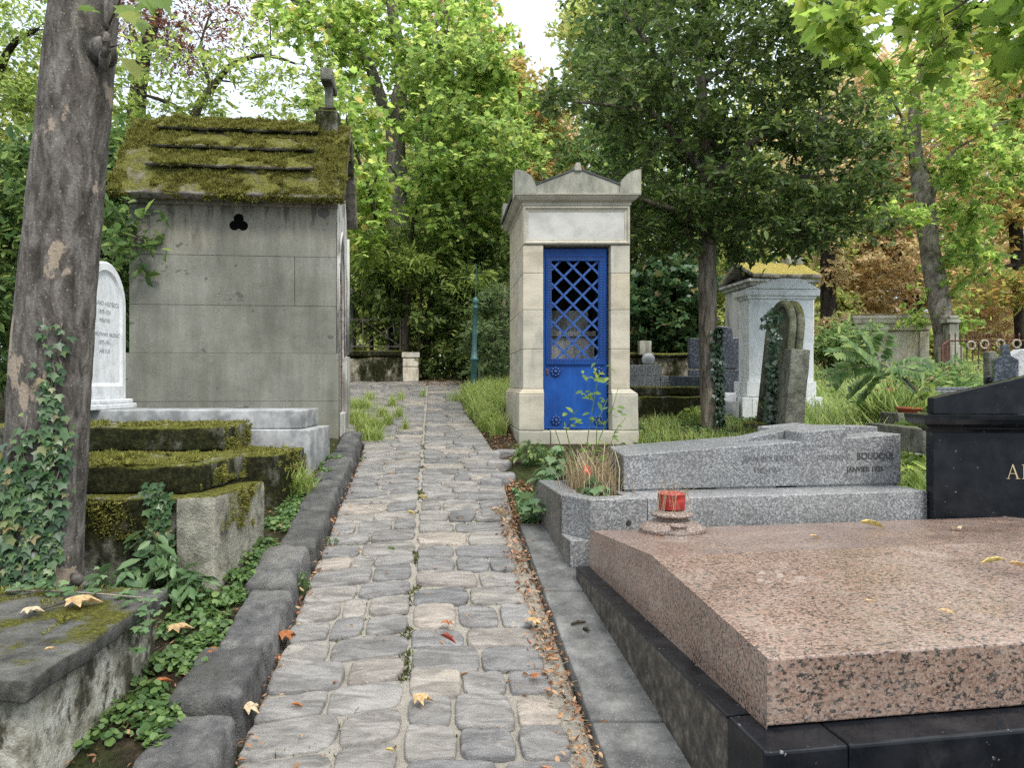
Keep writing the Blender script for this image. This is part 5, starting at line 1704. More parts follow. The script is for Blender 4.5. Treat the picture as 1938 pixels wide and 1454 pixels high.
    MB().rbox(wd - .16, wd + .01, -.02, 1.2, 1.5, Z(628), f, r=.01, step=.5).build('pilaster', M['cream_back'], t)
    m = MB()
    ring_loft(m, (0, wd, 0, 1.2), [(.01, Z(627) + .002), (.03, Z(625)), (.035, Z(615)), (.08, Z(612)), (.10, Z(606)), (.12, Z(603)), (.12, Z(598))], f)
    m.build('cornice', M['cream_back'], t)
    m = MB(); m.rbox(-.1, wd + .10, -.1, 1.3, Z(598) + .002, Z(595), f, r=.03, step=.15, amp=.015, scale=5)
    m.build('moss_top', M['roof_gold'], t, smooth=True)

    # stone post with cap, rusty fence on its ledge
    D = 12.6
    t = thing('stone_gate_post', W(1805, 715, D), 'tall narrow grey stone post with moulded cap behind the rusty fence', 'stone post')
    m = pbox(1797, 1815, 612, 730, D, .2, None, r=.01, step=.3, amp=.004); pbox(1793, 1819, 604, 611, D - .03, .26, None, m, r=.01, step=.3); pbox(1797, 1815, 597, 603.5, D, .2, None, m, r=.02, step=.3)
    m.build('shaft', M['cap'], t)
    m = pbox(1793, 1822, 655, 720, D - .04, .28, None, r=.01, step=.3, amp=.004)
    m.build('foot', M['cap'], t)
    D = 11.6
    t = thing('rusty_iron_fence', W(1860, 705, D), 'rusty red iron grave fence with pale rings, at the right edge behind the black headstone', 'fence')
    m = MB()
    for px in list(range(1797, 2000, 11)):
        m.bar(W(px, 705, D), W(px, 637 - (4 if (px // 11) % 2 else 0), D), .0115, 6)
        m.tube([W(px, 639, D), W(px, 634, D), W(px, 629, D)], [.012, .016, .001], 6)
    m.build('bar', M['rust'], t, smooth=False, kind='stuff')
    m = MB()
    for py in (645, 700): m.bar(W(1790, py, D), W(2005, py, D), .013, 4)
    a, b = W(1783, 653, 10.9), W(1795, 645, D)
    m.bar(a, b, .013); m.bar(W(1784, 707, 10.9), W(1795, 700, D), .013)
    m.build('rail', M['rust'], t)
    m = MB()
    for k in range(6):
        q0 = W(1783, 711, 10.9).lerp(W(1795, 703, D), k / 5); q1 = W(1783, 650, 10.9).lerp(W(1795, 642, D), k / 5)
        m.bar(q0, q1, .009 if k else .018, 6)
    m.build('side_bar', M['rust'], t, kind='stuff')
    for px, py in ((1838, 654), (1863, 652), (1893, 651), (1924, 651)):
        c = W(px, py, D - .03)
        m = MB()
        pts = [c + Vector((.062 * math.cos(q), 0, .062 * math.sin(q))) for q in [2 * math.pi * i / 24 for i in range(25)]]
        m.tube(pts, [.016] * 25, 8, False)
        m.build('ring', M['ringc'], t, smooth=True)
    t = thing('fence_ledge', W(1850, 735, 11.4), 'cracked pale stone ledge carrying the rusty iron fence', 'stone ledge')
    m = pbox(1787, 2010, 708, 717, 10.85, 1.2, None, r=.02, step=.12, amp=.015, scale=4)
    m.build('coping', M['mossy_pale'], t, smooth=True)
    m = pbox(1793, 1860, 717.5, 770, 10.95, 1.1, None, r=.015, step=.12, amp=.01, scale=4); pbox(1861, 2010, 717.5, 770, 10.95, 1.1, None, m, r=.015, step=.12, amp=.01, scale=4)
    m.build('masonry', M['cream_back'], t)

    # small gravestones behind the black headstone
    D = 7.4
    t = thing('pale_granite_headstone', W(1927, 720, D), 'small pale granite headstone with sloping shoulders above the black headstone', 'headstone')
    c = W(1911, 760, D); sc = D / F_PX; f = frame(c.x, D, -10)
    m = MB(); m.prism([(0, 0, 1.35), (.30, 0, 1.35), (.30, 0, 2.05), (.10, 0, 2.05), (.0, 0, 1.98)], (0, .16, 0), f)
    m.build('slab', M['granite_light'], t, bevel=.01)
    t = thing('dark_small_headstone', W(1892, 720, D - .3), 'small dark granite headstone with narrow neck beside the pale granite one', 'headstone')
    f = frame(W(1881, 760, D - .3).x, D - .3, -25)
    m = MB(); m.prism([(0, 0, 1.35), (.20, 0, 1.35), (.20, 0, 1.93), (.14, 0, 1.97), (.12, 0, 2.08), (.07, 0, 2.08), (.06, 0, 1.97), (.0, 0, 1.93)], (0, .14, 0), f)
    m.build('slab', M['granite_dark'], t, bevel=.006)
    o = pbox(1872, 1889, 664, 770, 8.2, .12, None, r=.03, step=.1, amp=.006).build('stone_stub', M['pillar'], off=W(1880, 760, 8.2), smooth=True)
    tag(o, 'thin rounded grey stone stub left of the small dark headstone', 'headstone')
    c = W(1879, 722, 7.3)
    m = MB(); m.lathe([(.0001, -.07)] + [(.078 * math.cos(q), .068 * math.sin(q)) for q in [math.radians(x) for x in range(-66, 90, 12)]] + [(.0001, .068)], c, 20)
    m.rbox(c.x - .05, c.x + .05, c.y - .05, c.y + .05, c.z - .5, c.z - .062, r=.01, step=.3)
    o = m.build('black_stone_ball', M['black'], off=c, smooth=True)
    tag(o, 'shiny black stone ball showing above the slope of the black headstone', 'stone ball')
    # low grave with ridged dark slab and pale box behind the black headstone
    t = thing('ridged_slab_grave', W(1800, 760, 8.0), 'low grave with three ridged grey slabs between the black headstone and the fence ledge', 'tomb')
    m = MB()
    for k in range(3):
        pbox(1772 - k * 3, 1850, 733 + 7 * k, 739 + 7 * k, 8.0 - .25 * k, .3, None, m, r=.006, step=.5)
    pbox(1768, 1860, 754, 800, 7.4, 1.0, None, m, r=.01, step=.5)
    m.build('slab', M['granite_dark_pale'], t)
    o = pbox(1746, 1775, 812, 860, 5.6, .9, None, r=.01, step=.4).build('grave_kerb', M['pillar'], off=W(1755, 860, 5.6))
    tag(o, 'grey green stone grave kerb peeping out left of the black headstone', 'tomb')
    o = MB().hexa([W(1728, 862, 5.9), W(1790, 862, 5.9), W(1800, 852, 6.4), W(1740, 852, 6.4)] + [W(1728, 856, 5.9), W(1790, 856, 5.9), W(1800, 847, 6.4), W(1740, 847, 6.4)], r=.008, step=.4).build('pale_ground_slab', M['flag_pale'], off=W(1750, 862, 6.0))
    tag(o, 'pale flat ground slab in the weeds left of the black headstone', 'slab')
    o = pbox(1578, 1612, 725, 790, 10.2, .3, None, r=.02, step=.15, amp=.012).build('broken_grave_stone', M['pillar'], off=W(1595, 760, 10.2), smooth=True)
    tag(o, 'worn brown grave stone half hidden behind the tall grass', 'headstone')
    # terracotta pot among the weeds
    c = W(1723, 775, 7.0)
    t = thing('terracotta_pot', c, 'reddish terracotta planter in the weeds beside the black headstone', 'plant pot')
    m = MB(); m.lathe([(.07, -.09), (.10, -.03), (.115, .0), (.122, .0), (.122, .022), (.105, .022), (.10, .005)], c, 24)
    m.build('pot', M['terracotta'], t, smooth=True)
    o = pbox(1700, 1765, 782, 830, 6.9, .35, None, r=.01, step=.3).build('grave_trough', M['pillar'], off=W(1730, 800, 6.9))
    tag(o, 'grey stone trough carrying the terracotta planter', 'stone trough')
build_back_right()

def build_back_left():
    # green painted iron post
    b = W(896, 742, 10.3)
    top = W(900, 566, 10.3)
    t = thing('green_iron_post', b, 'slim green painted cast iron post with rings, standing in the grass behind the path', 'post')
    ax = top - b
    def at(k): return b + ax * k
    def zf(py): return (742 - py) / (742 - 566)
    m = MB()
    prof = [(760, 5.8), (742, 5.8), (690, 5.2), (688, 6.4), (683, 6.4), (682, 8), (678, 8), (677, 6), (668, 6), (667, 5.0), (664, 5.2), (663, 4.6), (585, 4.0), (584, 5), (581, 5), (580, 4.2), (575, 4.4), (574, 5.4), (570, 5.6), (566, 4.4), (563, 2.5)]
    m.tube([at(zf(py)) for py, r in prof], [r * 10.3 / F_PX for py, r in prof], 16)
    m.build('shaft', M['post_green'], t, smooth=True)
    m = MB(); m.tube([at(zf(563)), at(zf(500))], [.007, .004], 6)
    m.build('spike', M['post_green'], t)
    # retaining wall with iron railing
    D = 12.5
    t = thing('mossy_retaining_wall', W(720, 722, D), 'low retaining wall of moss stained rubble with pale squared end blocks, beyond the cobbles', 'wall')
    m = pbox(560, 763, 676, 740, D, .45, None, r=.04, step=.09, amp=.035, scale=3.2)
    m.build('rubble', M['mossy_wall'], t, smooth=True)
    m = pbox(560, 763, 664, 675, D - .03, .5, None, r=.03, step=.09, amp=.02, scale=4)
    m.build('coping', M['mossy'], t, smooth=True)
    f = frame(W(763, 700, D).x, D - .03, 12)
    m = MB(); sc = D / F_PX
    for (z0, z1, e) in ((740, 695, 0), (694, 678, 0), (677, 667, .02)):
        m.rbox(-.0 - e, .26 + e, -.02 - e, .5, EYE - (z0 - CY) * sc, EYE - (z1 - CY) * sc, f, r=.012, step=.2, amp=.004)
    m.build('end_block', M['cream_back'], t)
    D = 12.7
    t = thing('iron_railing', W(710, 665, D), 'thin rusty iron railing with crossed bars on the mossy retaining wall', 'railing')
    m = MB()
    for px in (640, 687, 758, 763): m.bar(W(px, 670, D), W(px, 602, D), .012 if px != 758 else .016, 6)
    for py in (605, 656): m.bar(W(560, py, D), W(765, py, D), .010, 6)
    m.build('post_and_rail', M['iron'], t)
    m = MB()
    for a, b_ in ((600, 640), (640, 687), (687, 758)):
        m.bar(W(a, 656, D), W(b_, 605, D), .008, 6); m.bar(W(a, 605, D), W(b_, 656, D + .02), .008, 6)
    p0, p1 = W(766, 656, D), W(787, 660, D + .9)
    q0, q1 = W(766, 612, D), W(787, 622, D + .9)
    for a, b_ in ((p0, p1), (q0, q1), (p0, q1), (q0, p1 + Vector((.01, .02, 0)))): m.bar(a, b_, .008, 6)
    m.build('cross_brace', M['iron'], t)
    # grave stone behind the railing
    f = frame(W(640, 650, 13.1).x, 13.1, 0)
    m = MB(); m.prism([(0, 0, 2.0), (.27, 0, 2.0), (.27, 0, 3.35), (.20, 0, 3.5), (0, 0, 3.55)], (0, .25, 0), f)
    o = m.build('grey_grave_stone', M['cap'], off=f(.13, .1, 2.0), bevel=.02)
    tag(o, 'tall grey grave stone behind the railing at the chapel corner', 'headstone')
    # low stone blocks by the fir
    t = thing('low_stone_blocks', W(945, 735, 11.8), 'low pale stone grave blocks under the little fir, left of the blue door tomb', 'tomb')
    m = pbox(926, 990, 692, 740, 11.8, .3, None, r=.015, step=.15, amp=.01); pbox(905, 925, 660, 735, 12.0, .25, None, m, r=.02, step=.15, amp=.012); pbox(928, 985, 655, 664, 12.3, .3, None, m, r=.01, step=.2)
    m.build('blocks', M['cap'], t, smooth=True)
build_back_left()

# ------------------------------------------------------------------ trees
def blob(px, py, D, rx, ry, rd, n):
    s = D / F_PX
    return (np.array(W(px, py, D)), np.array([rx * s, rd, ry * s]), n)

def poly3(pts):
    """[(px,py,D,radius)] to points and radii, resampled smoothly"""
    P = [np.array(W(a, b, d)) for a, b, d, r in pts]; R = [r for *_, r in pts]
    out, rr = [], []
    for i in range(len(P) - 1):
        p0 = P[max(i - 1, 0)]; p1 = P[i]; p2 = P[i + 1]; p3 = P[min(i + 2, len(P) - 1)]
        n = 5
        for k in range(n):
            t = k / n
            out.append(.5 * ((2 * p1) + (-p0 + p2) * t + (2 * p0 - 5 * p1 + 4 * p2 - p3) * t * t + (-p0 + 3 * p1 - 3 * p2 + p3) * t ** 3))
            rr.append(R[i] + (R[i + 1] - R[i]) * t)
    out.append(P[-1]); rr.append(R[-1])
    return out, rr

def crown_leaves(rng, centres, outward, kind, size, twigs, per, clump, flat=.55, droop=.25, upness=.9, svar=.35):
    """leaves along little twigs that radiate from every clump centre"""
    n = len(centres)
    C = np.repeat(centres, twigs, 0); O = np.repeat(outward, twigs, 0)
    d = rng.normal(0, 1, C.shape); d[:, 2] *= flat
    d = norm(norm(d) + .45 * O)
    ln = clump * rng.uniform(.45, 1.25, len(C))[:, None]
    A = C + d * ln * .08; B = C + d * ln
    B[:, 2] -= droop * .25 * ln[:, 0]
    t = rng.uniform(.25, 1.05, (len(C), per))
    P = (A[:, None] + (B - A)[:, None] * t[..., None]).reshape(-1, 3)
    P += rng.normal(0, .25, P.shape) * size
    dd = np.repeat(d, per, 0)
    side = rng.normal(0, .8, P.shape)
    D = norm(dd + side + np.array([0, 0, -droop]))
    N = norm(rng.normal(0, .62, P.shape) + np.array([0, 0, upness]))
    S = size * np.clip(rng.normal(1, svar, len(P)), .45, 1.7)
    return A, B, P, N, D, S

def make_tree(name, label, cat, bark, leafm, trunks, blobs, kind, size, twigs, per, clump, seed, group=None,
              flat=.55, droop=.25, upness=.9, shell=2.0, sides=9, rough=.0, twig_r=.004, start=.35, leaf_kinds=None, base=None):
    rng = np.random.default_rng(seed)
    polys = [poly3(t) for t in trunks]
    b0 = Vector(polys[0][0][0]) if base is None else Vector(base)
    t = thing(name, b0, label, cat, group)
    mb = MB()
    nodes, nr = [], []
    for pi, (P, R) in enumerate(polys):
        R2 = [r * (1 + rough * mnoise.noise(Vector(p * 2.3))) for p, r in zip(P, R)]
        mb.tube([Vector(p) for p in P], R2, sides if pi == 0 else max(5, sides - 3))
        k0 = int(len(P) * start) if pi == 0 else 0
        for k in range(k0, len(P)):
            nodes.append(P[k]); nr.append(R[k])
    cs, outs = [], []
    for c, r, n in blobs:
        d = norm(rng.normal(0, 1, (n, 3)))
        u = rng.random((n, 1)) ** (1 / 3 / 1.0)
        u = u ** (1 / shell * 1.4)
        cs.append(c + d * r * u); outs.append(d)
    cs = np.concatenate(cs); outs = np.concatenate(outs)
    order = np.argsort([min(np.linalg.norm(np.array(nodes) - c, axis=1)) for c in cs])
    NA = list(map(np.array, nodes)); NR = list(nr)
    arr = np.zeros((len(NA) + 4 * len(cs), 3)); arr[:len(NA)] = NA; cnt = len(NA)
    for i in order:
        c = cs[i]
        dd = np.linalg.norm(arr[:cnt] - c, axis=1) + .9 * np.maximum(0, arr[:cnt, 2] - c[2] + .1)
        j = int(np.argmin(dd))
        p0 = arr[j]; L = np.linalg.norm(c - p0)
        if L < .02: continue
        r0 = min(NR[j] * .6, .006 + .016 * L)
        r0 = max(r0, twig_r)
        m1 = p0 + (c - p0) * .4 + rng.normal(0, .07, 3) * L + np.array([0, 0, .10 * L])
        m2 = p0 + (c - p0) * .75 + rng.normal(0, .06, 3) * L + np.array([0, 0, .06 * L])
        mb.tube([Vector(p0), Vector(m1), Vector(m2), Vector(c)], [r0, r0 * .75, r0 * .5, twig_r * .8], 5, False)
        for q, f in ((m1, .75), (m2, .55), (c, .4)):
            arr[cnt] = q; NR.append(r0 * f); cnt += 1
    A, B, P, N, D, S = crown_leaves(rng, cs, outs, kind, size, twigs, per, clump, flat, droop, upness)
    tw = thin_tubes(A, B, twig_r * .7, twig_r * .3)
    V, l, s = join_np([mb_np(mb), tw])
    me = np_mesh('trunk', V, l, s, True)
    link_mesh('trunk', me, bark, t)
    leaves('crown', P, N, D, S, kind, leafm, t, curl=rng.uniform(-.5, .15, len(P)))
    return t

def all_trees():
    T = make_tree
    # big forked maple in the middle
    T('maple_tree', 'tall forked maple with light green crown rising behind the cobbled path', 'tree', M['bark_grey'], M['lf_maple'],
      [[(752, 730, 14.6, .26), (757, 480, 14.6, .215), (752, 330, 14.6, .20), (748, 230, 14.6, .18), (762, 130, 14.5, .13), (741, 10, 14.3, .10), (735, -150, 14.2, .07)],
       [(748, 250, 14.6, .14), (722, 190, 14.3, .12), (700, 125, 14.0, .10), (672, 70, 13.8, .075), (612, 45, 13.6, .05), (548, -5, 13.4, .03)],
       [(765, 205, 14.5, .08), (790, 185, 14.2, .06), (850, 170, 13.8, .03)],
       [(755, 140, 14.4, .07), (830, 40, 14.2, .05), (900, -60, 14, .03)]],
      [blob(850, 110, 14, 85, 120, 1.4, 56), blob(690, 60, 15.0, 90, 100, 1.0, 30), blob(610, 60, 13.4, 110, 80, 1.0, 22), blob(890, 220, 13.8, 110, 110, 1.4, 54),
       blob(650, 190, 14.4, 45, 80, 1.0, 14), blob(840, 300, 15.2, 90, 90, 1.0, 34), blob(810, -60, 14.6, 110, 70, 1.2, 30), blob(560, 0, 13.2, 90, 50, 1, 14), blob(690, 390, 15.3, 40, 60, .5, 10)],
      'maple', .095, 9, 10, .52, 21, sides=12, rough=.08)
    # young maples in front of it
    T('young_maple_tree', 'slender young maple with bright green leaves in front of the forked maple', 'tree', M['twig'], M['lf_young'],
      [[(768, 720, 12.6, .05), (772, 500, 12.6, .042), (782, 420, 12.6, .038), (797, 330, 12.6, .034), (812, 235, 12.5, .028), (835, 120, 12.4, .018), (850, 30, 12.3, .01)],
       [(784, 410, 12.6, .03), (760, 350, 12.4, .022), (735, 310, 12.2, .012)], [(799, 320, 12.6, .024), (850, 250, 12.4, .018), (930, 230, 12.2, .01)],
       [(795, 345, 12.6, .022), (850, 300, 12.2, .015), (930, 320, 12, .009)]],
      [blob(870, 170, 12.4, 75, 110, .9, 36), blob(900, 290, 12.2, 110, 70, .9, 40), blob(850, 345, 12.4, 55, 70, .8, 28), blob(870, 410, 12.5, 80, 45, .8, 22)],
      'maple', .088, 8, 8, .46, 22, twig_r=.005, start=.5)
    T('leaning_sapling', 'thin dark sapling leaning left between the chapel roof and the forked maple', 'tree', M['bark_dark'], M['lf_maple'],
      [[(745, 720, 13.7, .05), (728, 470, 13.0, .042), (712, 410, 11.4, .036), (695, 350, 11.4, .03), (675, 290, 11.4, .022), (655, 225, 11.3, .012)],
       [(700, 370, 11.4, .02), (718, 320, 11.3, .01)]],
      [blob(690, 330, 11.6, 45, 70, .5, 16), blob(700, 430, 11.7, 45, 50, .5, 16), blob(650, 200, 11.3, 60, 60, .6, 14)],
      'maple', .11, 6, 6, .36, 23, twig_r=.004, start=.4)
    # thin leaved trees over the chapel
    T('thin_leaved_tree', 'airy small leaved tree arching over the chapel roof, sky showing through', 'tree', M['twig'], M['lf_light'],
      [[(330, 740, 10.2, .09), (345, 330, 10.2, .075), (372, 210, 10.2, .06), (405, 160, 10.2, .05), (440, 122, 10.1, .04), (500, 104, 10, .026), (560, 120, 9.9, .014)],
       [(360, 240, 10.2, .04), (330, 200, 10, .03), (260, 175, 9.8, .016)], [(400, 165, 10.2, .03), (380, 90, 10.1, .02), (400, 20, 10, .01)]],
      [blob(300, 170, 10, 80, 50, .8, 18), blob(420, 130, 10, 100, 60, .8, 13), blob(540, 150, 9.8, 80, 70, .8, 16), blob(460, 60, 10, 100, 50, .8, 7), blob(590, 190, 9.6, 60, 40, .6, 10), blob(340, 220, 10.2, 70, 30, .6, 12), blob(250, 110, 9.8, 60, 60, .7, 9)],
      'oval', .08, 6, 6, .44, 24, twig_r=.004)
    T('copper_beech', 'copper leaved beech far behind the chapel with reddish brown sparse twigs', 'tree', M['bark_dark'], M['lf_red'],
      [[(260, 720, 19, .3), (255, 300, 19, .25), (270, 120, 19, .18), (300, 20, 19, .1), (330, -120, 19, .06)]],
      [blob(310, 20, 18.5, 120, 50, 2, 60), blob(430, -40, 18.5, 120, 60, 2, 36), blob(230, -10, 18, 60, 60, 1.6, 22), blob(300, 90, 18, 100, 40, 1.5, 22)],
      'oval', .085, 8, 8, .75, 25, twig_r=.006)
    # the evergreen shrubs at the left edge
    T('laurel_bush', 'dense dark green laurel bush behind the ivy clad trunk, beside the chapel end', 'shrub', M['twig'], M['lf_laurel'],
      [[(150, 760, 8.6, .05), (160, 600, 8.6, .04), (150, 450, 8.6, .03), (150, 330, 8.6, .02)], [(60, 760, 8.3, .05), (60, 560, 8.3, .04), (40, 400, 8.3, .03)], [(230, 740, 8.8, .04), (225, 520, 8.8, .03), (215, 380, 8.8, .02)]],
      [blob(30, 560, 8.2, 70, 150, .7, 80), blob(30, 380, 8.3, 70, 110, .7, 60), blob(190, 400, 8.6, 60, 120, .5, 60), blob(215, 560, 8.9, 40, 110, .4, 36), blob(90, 640, 8.7, 120, 110, .6, 60), blob(225, 300, 8.8, 40, 60, .5, 20), blob(250, 440, 6.92, 24, 14, .12, 6)],
      'oval', .105, 6, 8, .30, 26, droop=.3, start=.2)
    T('acacia_tree', 'light green acacia crown at the top left corner behind the near trunk', 'tree', M['bark_dark'], M['lf_light'],
      [[(-60, 740, 11, .12), (-40, 400, 11, .10), (-20, 200, 11, .08), (20, 90, 10.8, .05), (70, 55, 10.5, .025)], [(-25, 220, 11, .05), (60, 180, 10.6, .03), (180, 160, 10.3, .014)]],
      [blob(40, 110, 10.6, 80, 100, 1, 46), blob(50, 240, 10.6, 70, 60, .9, 30), blob(20, 10, 10.6, 90, 50, 1, 18), blob(230, 250, 10.2, 50, 40, .7, 16), blob(200, 330, 10.2, 50, 40, .6, 14)],
      'oval', .075, 8, 9, .40, 27)
    T('pale_backing_tree', 'pale green broadleaf tree filling the gap behind the laurel bush', 'tree', M['bark_dark'], M['lf_far'],
      [[(120, 740, 15, .2), (130, 400, 15, .16), (140, 200, 15, .1), (150, 60, 15, .05)]],
      [blob(60, 230, 15, 120, 110, 2, 60), blob(260, 360, 15, 120, 90, 1.6, 50), blob(60, 400, 14.5, 140, 160, 1.6, 80), blob(540, 330, 16, 140, 60, 1.6, 36)],
      'quad', .12, 8, 10, .60, 28)
    # shrubs beyond the path
    T('laurel_shrub', 'large rounded glossy shrub beyond the cobbles, left of the green post', 'shrub', M['twig'], M['lf_shrub'],
      [[(800, 725, 13.0, .07), (810, 640, 13, .06), (815, 560, 13, .04), (830, 500, 13, .02)], [(790, 725, 13, .05), (760, 620, 13, .04), (740, 540, 13, .02)], [(830, 728, 13.1, .05), (880, 640, 13, .035), (900, 560, 13, .02)]],
      [blob(800, 560, 13.0, 110, 80, .9, 90), blob(710, 560, 13.1, 60, 80, .6, 34), blob(895, 600, 13.0, 70, 90, .8, 60), blob(850, 660, 13.2, 80, 50, .6, 44), blob(770, 490, 13.2, 110, 40, .8, 50), blob(900, 500, 13.4, 90, 60, .8, 44)],
      'oval', .10, 7, 8, .30, 29, start=.2)
    T('laurel_shrub', 'feathery olive green shrub standing taller behind the rounded glossy shrub', 'shrub', M['twig'], M['lf_shrub'],
      [[(880, 725, 14, .06), (880, 560, 14, .045), (890, 440, 14, .03), (900, 380, 14, .015)], [(705, 725, 13.9, .05), (700, 560, 13.9, .035), (695, 470, 13.9, .02)]],
      [blob(890, 430, 14, 90, 70, .9, 70), blob(940, 520, 14, 60, 90, .8, 44), blob(810, 460, 14.1, 70, 40, .7, 28), blob(700, 480, 13.9, 50, 60, .6, 26), blob(960, 400, 14.3, 50, 90, .7, 30)],
      'lance', .135, 7, 8, .40, 30, start=.2)
    T('pale_sumac_sprig', 'pale yellow green compound leaved sprig sticking out of the shrub top', 'shrub', M['twig'], M['lf_light'],
      [[(790, 725, 12.6, .03), (795, 600, 12.6, .022), (800, 520, 12.4, .014), (805, 480, 12.2, .007)]],
      [blob(810, 490, 12.2, 60, 20, .5, 14), blob(700, 480, 12.3, 30, 30, .4, 9), blob(880, 520, 12.3, 30, 14, .4, 7), blob(760, 500, 12.3, 50, 26, .4, 10)],
      'lance', .13, 7, 8, .28, 31, start=.3)
    T('fir_tree', 'small feathery fir with drooping boughs between the green post and blue door tomb', 'tree', M['bark_brown'], M['lf_fir'],
      [[(950, 735, 11.5, .05), (952, 620, 11.5, .04), (955, 540, 11.5, .015)]],
      [blob(940, 590, 11.5, 34, 16, .6, 14), blob(930, 625, 11.4, 46, 14, .7, 18), blob(935, 660, 11.4, 44, 12, .7, 18), blob(925, 690, 11.3, 42, 10, .7, 16), blob(955, 560, 11.5, 24, 14, .4, 8)],
      'lance', .075, 10, 12, .22, 32, flat=.25, droop=.1)
    T('ivy_bush', 'rounded bush smothered in dark ivy above the old garden wall', 'shrub', M['twig'], M['lf_ivy'],
      [[(1250, 735, 13.0, .09), (1252, 640, 13, .08), (1255, 560, 13, .05), (1250, 500, 13, .02)]],
      [blob(1250, 560, 12.9, 66, 70, .8, 90), blob(1225, 610, 12.5, 44, 44, .6, 40), blob(1290, 600, 12.7, 34, 44, .6, 26), blob(1280, 655, 12.3, 30, 14, .4, 10), blob(1300, 520, 13.6, 50, 60, .6, 26)],
      'ivy', .11, 6, 8, .26, 33, start=.2)
    # the dark evergreen in the middle right
    T('evergreen_tree', 'dark glossy evergreen tree with ivy on its straight brown trunk, between the two tombs', 'tree', M['bark_brown'], M['lf_evergreen'],
      [[(1347, 840, 7.9, .125), (1345, 800, 7.9, .105), (1340, 620, 7.9, .098), (1338, 440, 7.9, .09), (1334, 330, 7.9, .075), (1330, 200, 7.9, .06), (1322, 80, 7.9, .04), (1320, -60, 7.9, .02)],
       [(1338, 420, 7.9, .05), (1270, 395, 7.6, .03), (1195, 370, 7.4, .012)], [(1333, 330, 7.9, .04), (1250, 225, 7.5, .028), (1160, 200, 7.2, .018), (1060, 190, 7.0, .008)],
       [(1334, 350, 7.9, .045), (1420, 270, 7.8, .03), (1500, 240, 7.7, .015)], [(1332, 260, 7.9, .04), (1450, 330, 8.0, .025), (1590, 330, 8.1, .012)],
       [(1330, 210, 7.9, .035), (1240, 100, 7.8, .025), (1180, 20, 7.7, .012)], [(1328, 160, 7.9, .03), (1450, 60, 7.9, .02), (1550, -10, 8, .01)]],
      [blob(1330, 150, 7.9, 210, 130, 1.2, 105), blob(1300, 330, 7.8, 150, 90, 1.0, 62), blob(1450, 320, 7.9, 170, 100, 1.0, 74), blob(1245, 60, 7.8, 115, 90, 1.0, 36), blob(1480, 90, 7.9, 140, 110, 1.0, 52),
       blob(1590, 330, 8.0, 90, 70, .7, 36), blob(1440, 440, 7.9, 110, 40, .7, 40), blob(1560, 200, 7.9, 90, 90, .8, 40), blob(1160, 170, 7.4, 90, 45, .6, 22), blob(1250, 430, 7.8, 70, 40, .6, 22), blob(1640, 400, 8.0, 50, 30, .4, 10), blob(1520, 440, 7.9, 70, 26, .5, 14), blob(1350, -40, 7.9, 250, 60, 1.2, 36), blob(1080, 195, 7.0, 40, 16, .3, 6)],
      'oval', .070, 7, 9, .24, 34, droop=.2, twig_r=.003, start=.45, sides=12, rough=.05)
    T('backing_evergreen', 'deep green tree just behind the dark evergreen, filling it toward the sky gap', 'tree', M['bark_dark'], M['lf_laurel'],
      [[(1200, 735, 15, .16), (1195, 450, 15, .13), (1190, 250, 15, .1), (1185, 80, 15, .05)]],
      [blob(1215, 110, 14.8, 75, 110, 1.6, 62), blob(1230, 300, 14.8, 120, 120, 1.5, 90), blob(1130, 330, 14.6, 80, 90, 1.3, 46), blob(1280, 440, 15, 140, 80, 1.2, 60), blob(1150, 60, 15, 50, 70, 1.2, 20), blob(1230, -30, 15, 120, 80, 1.4, 40)],
      'oval', .14, 6, 8, .48, 35)
    T('sky_edge_tree', 'pale feathery tree standing right of the sky gap, above the blue door tomb', 'tree', M['bark_dark'], M['lf_far'],
      [[(1160, 730, 22, .25), (1150, 300, 22, .18), (1130, 100, 22, .1), (1120, 0, 22, .05)]],
      [blob(1125, 70, 22, 55, 50, 1.6, 36), blob(1180, 0, 22, 90, 60, 1.8, 36), blob(1150, 180, 22, 60, 70, 1.8, 36)],
      'quad', .15, 9, 10, .7, 36)
    # turning trees behind the middle
    T('turning_chestnut', 'tree with yellowing and rusty patches behind the forked maple, left of the sky gap', 'tree', M['bark_dark'], M['lf_orange'],
      [[(985, 730, 24, .3), (985, 400, 24, .22), (990, 200, 24, .14), (985, 80, 24, .06)], [(985, 330, 24, .1), (1010, 250, 23.8, .06), (1035, 180, 23.6, .03)]],
      [blob(935, 140, 24, 40, 60, 1.8, 40), blob(1000, 220, 24, 50, 70, 1.8, 54), blob(950, 240, 24, 80, 110, 1.8, 60), blob(1000, 350, 23.5, 70, 60, 1.6, 46), blob(875, 40, 24, 40, 60, 1.6, 24)],
      'quad', .16, 9, 10, .75, 37)
    T('turning_chestnut', 'rust brown chestnut crown above the blue door tomb, right of the yellowing tree', 'tree', M['bark_dark'], M['lf_autumn'],
      [[(1060, 730, 27, .28), (1062, 450, 27, .2), (1060, 300, 27, .1), (1058, 220, 27, .05)]],
      [blob(1045, 270, 27, 36, 60, 1.8, 34), blob(1050, 350, 26.5, 60, 60, 1.8, 40), blob(1090, 330, 27, 50, 60, 1.6, 26)],
      'quad', .16, 9, 10, .75, 38)
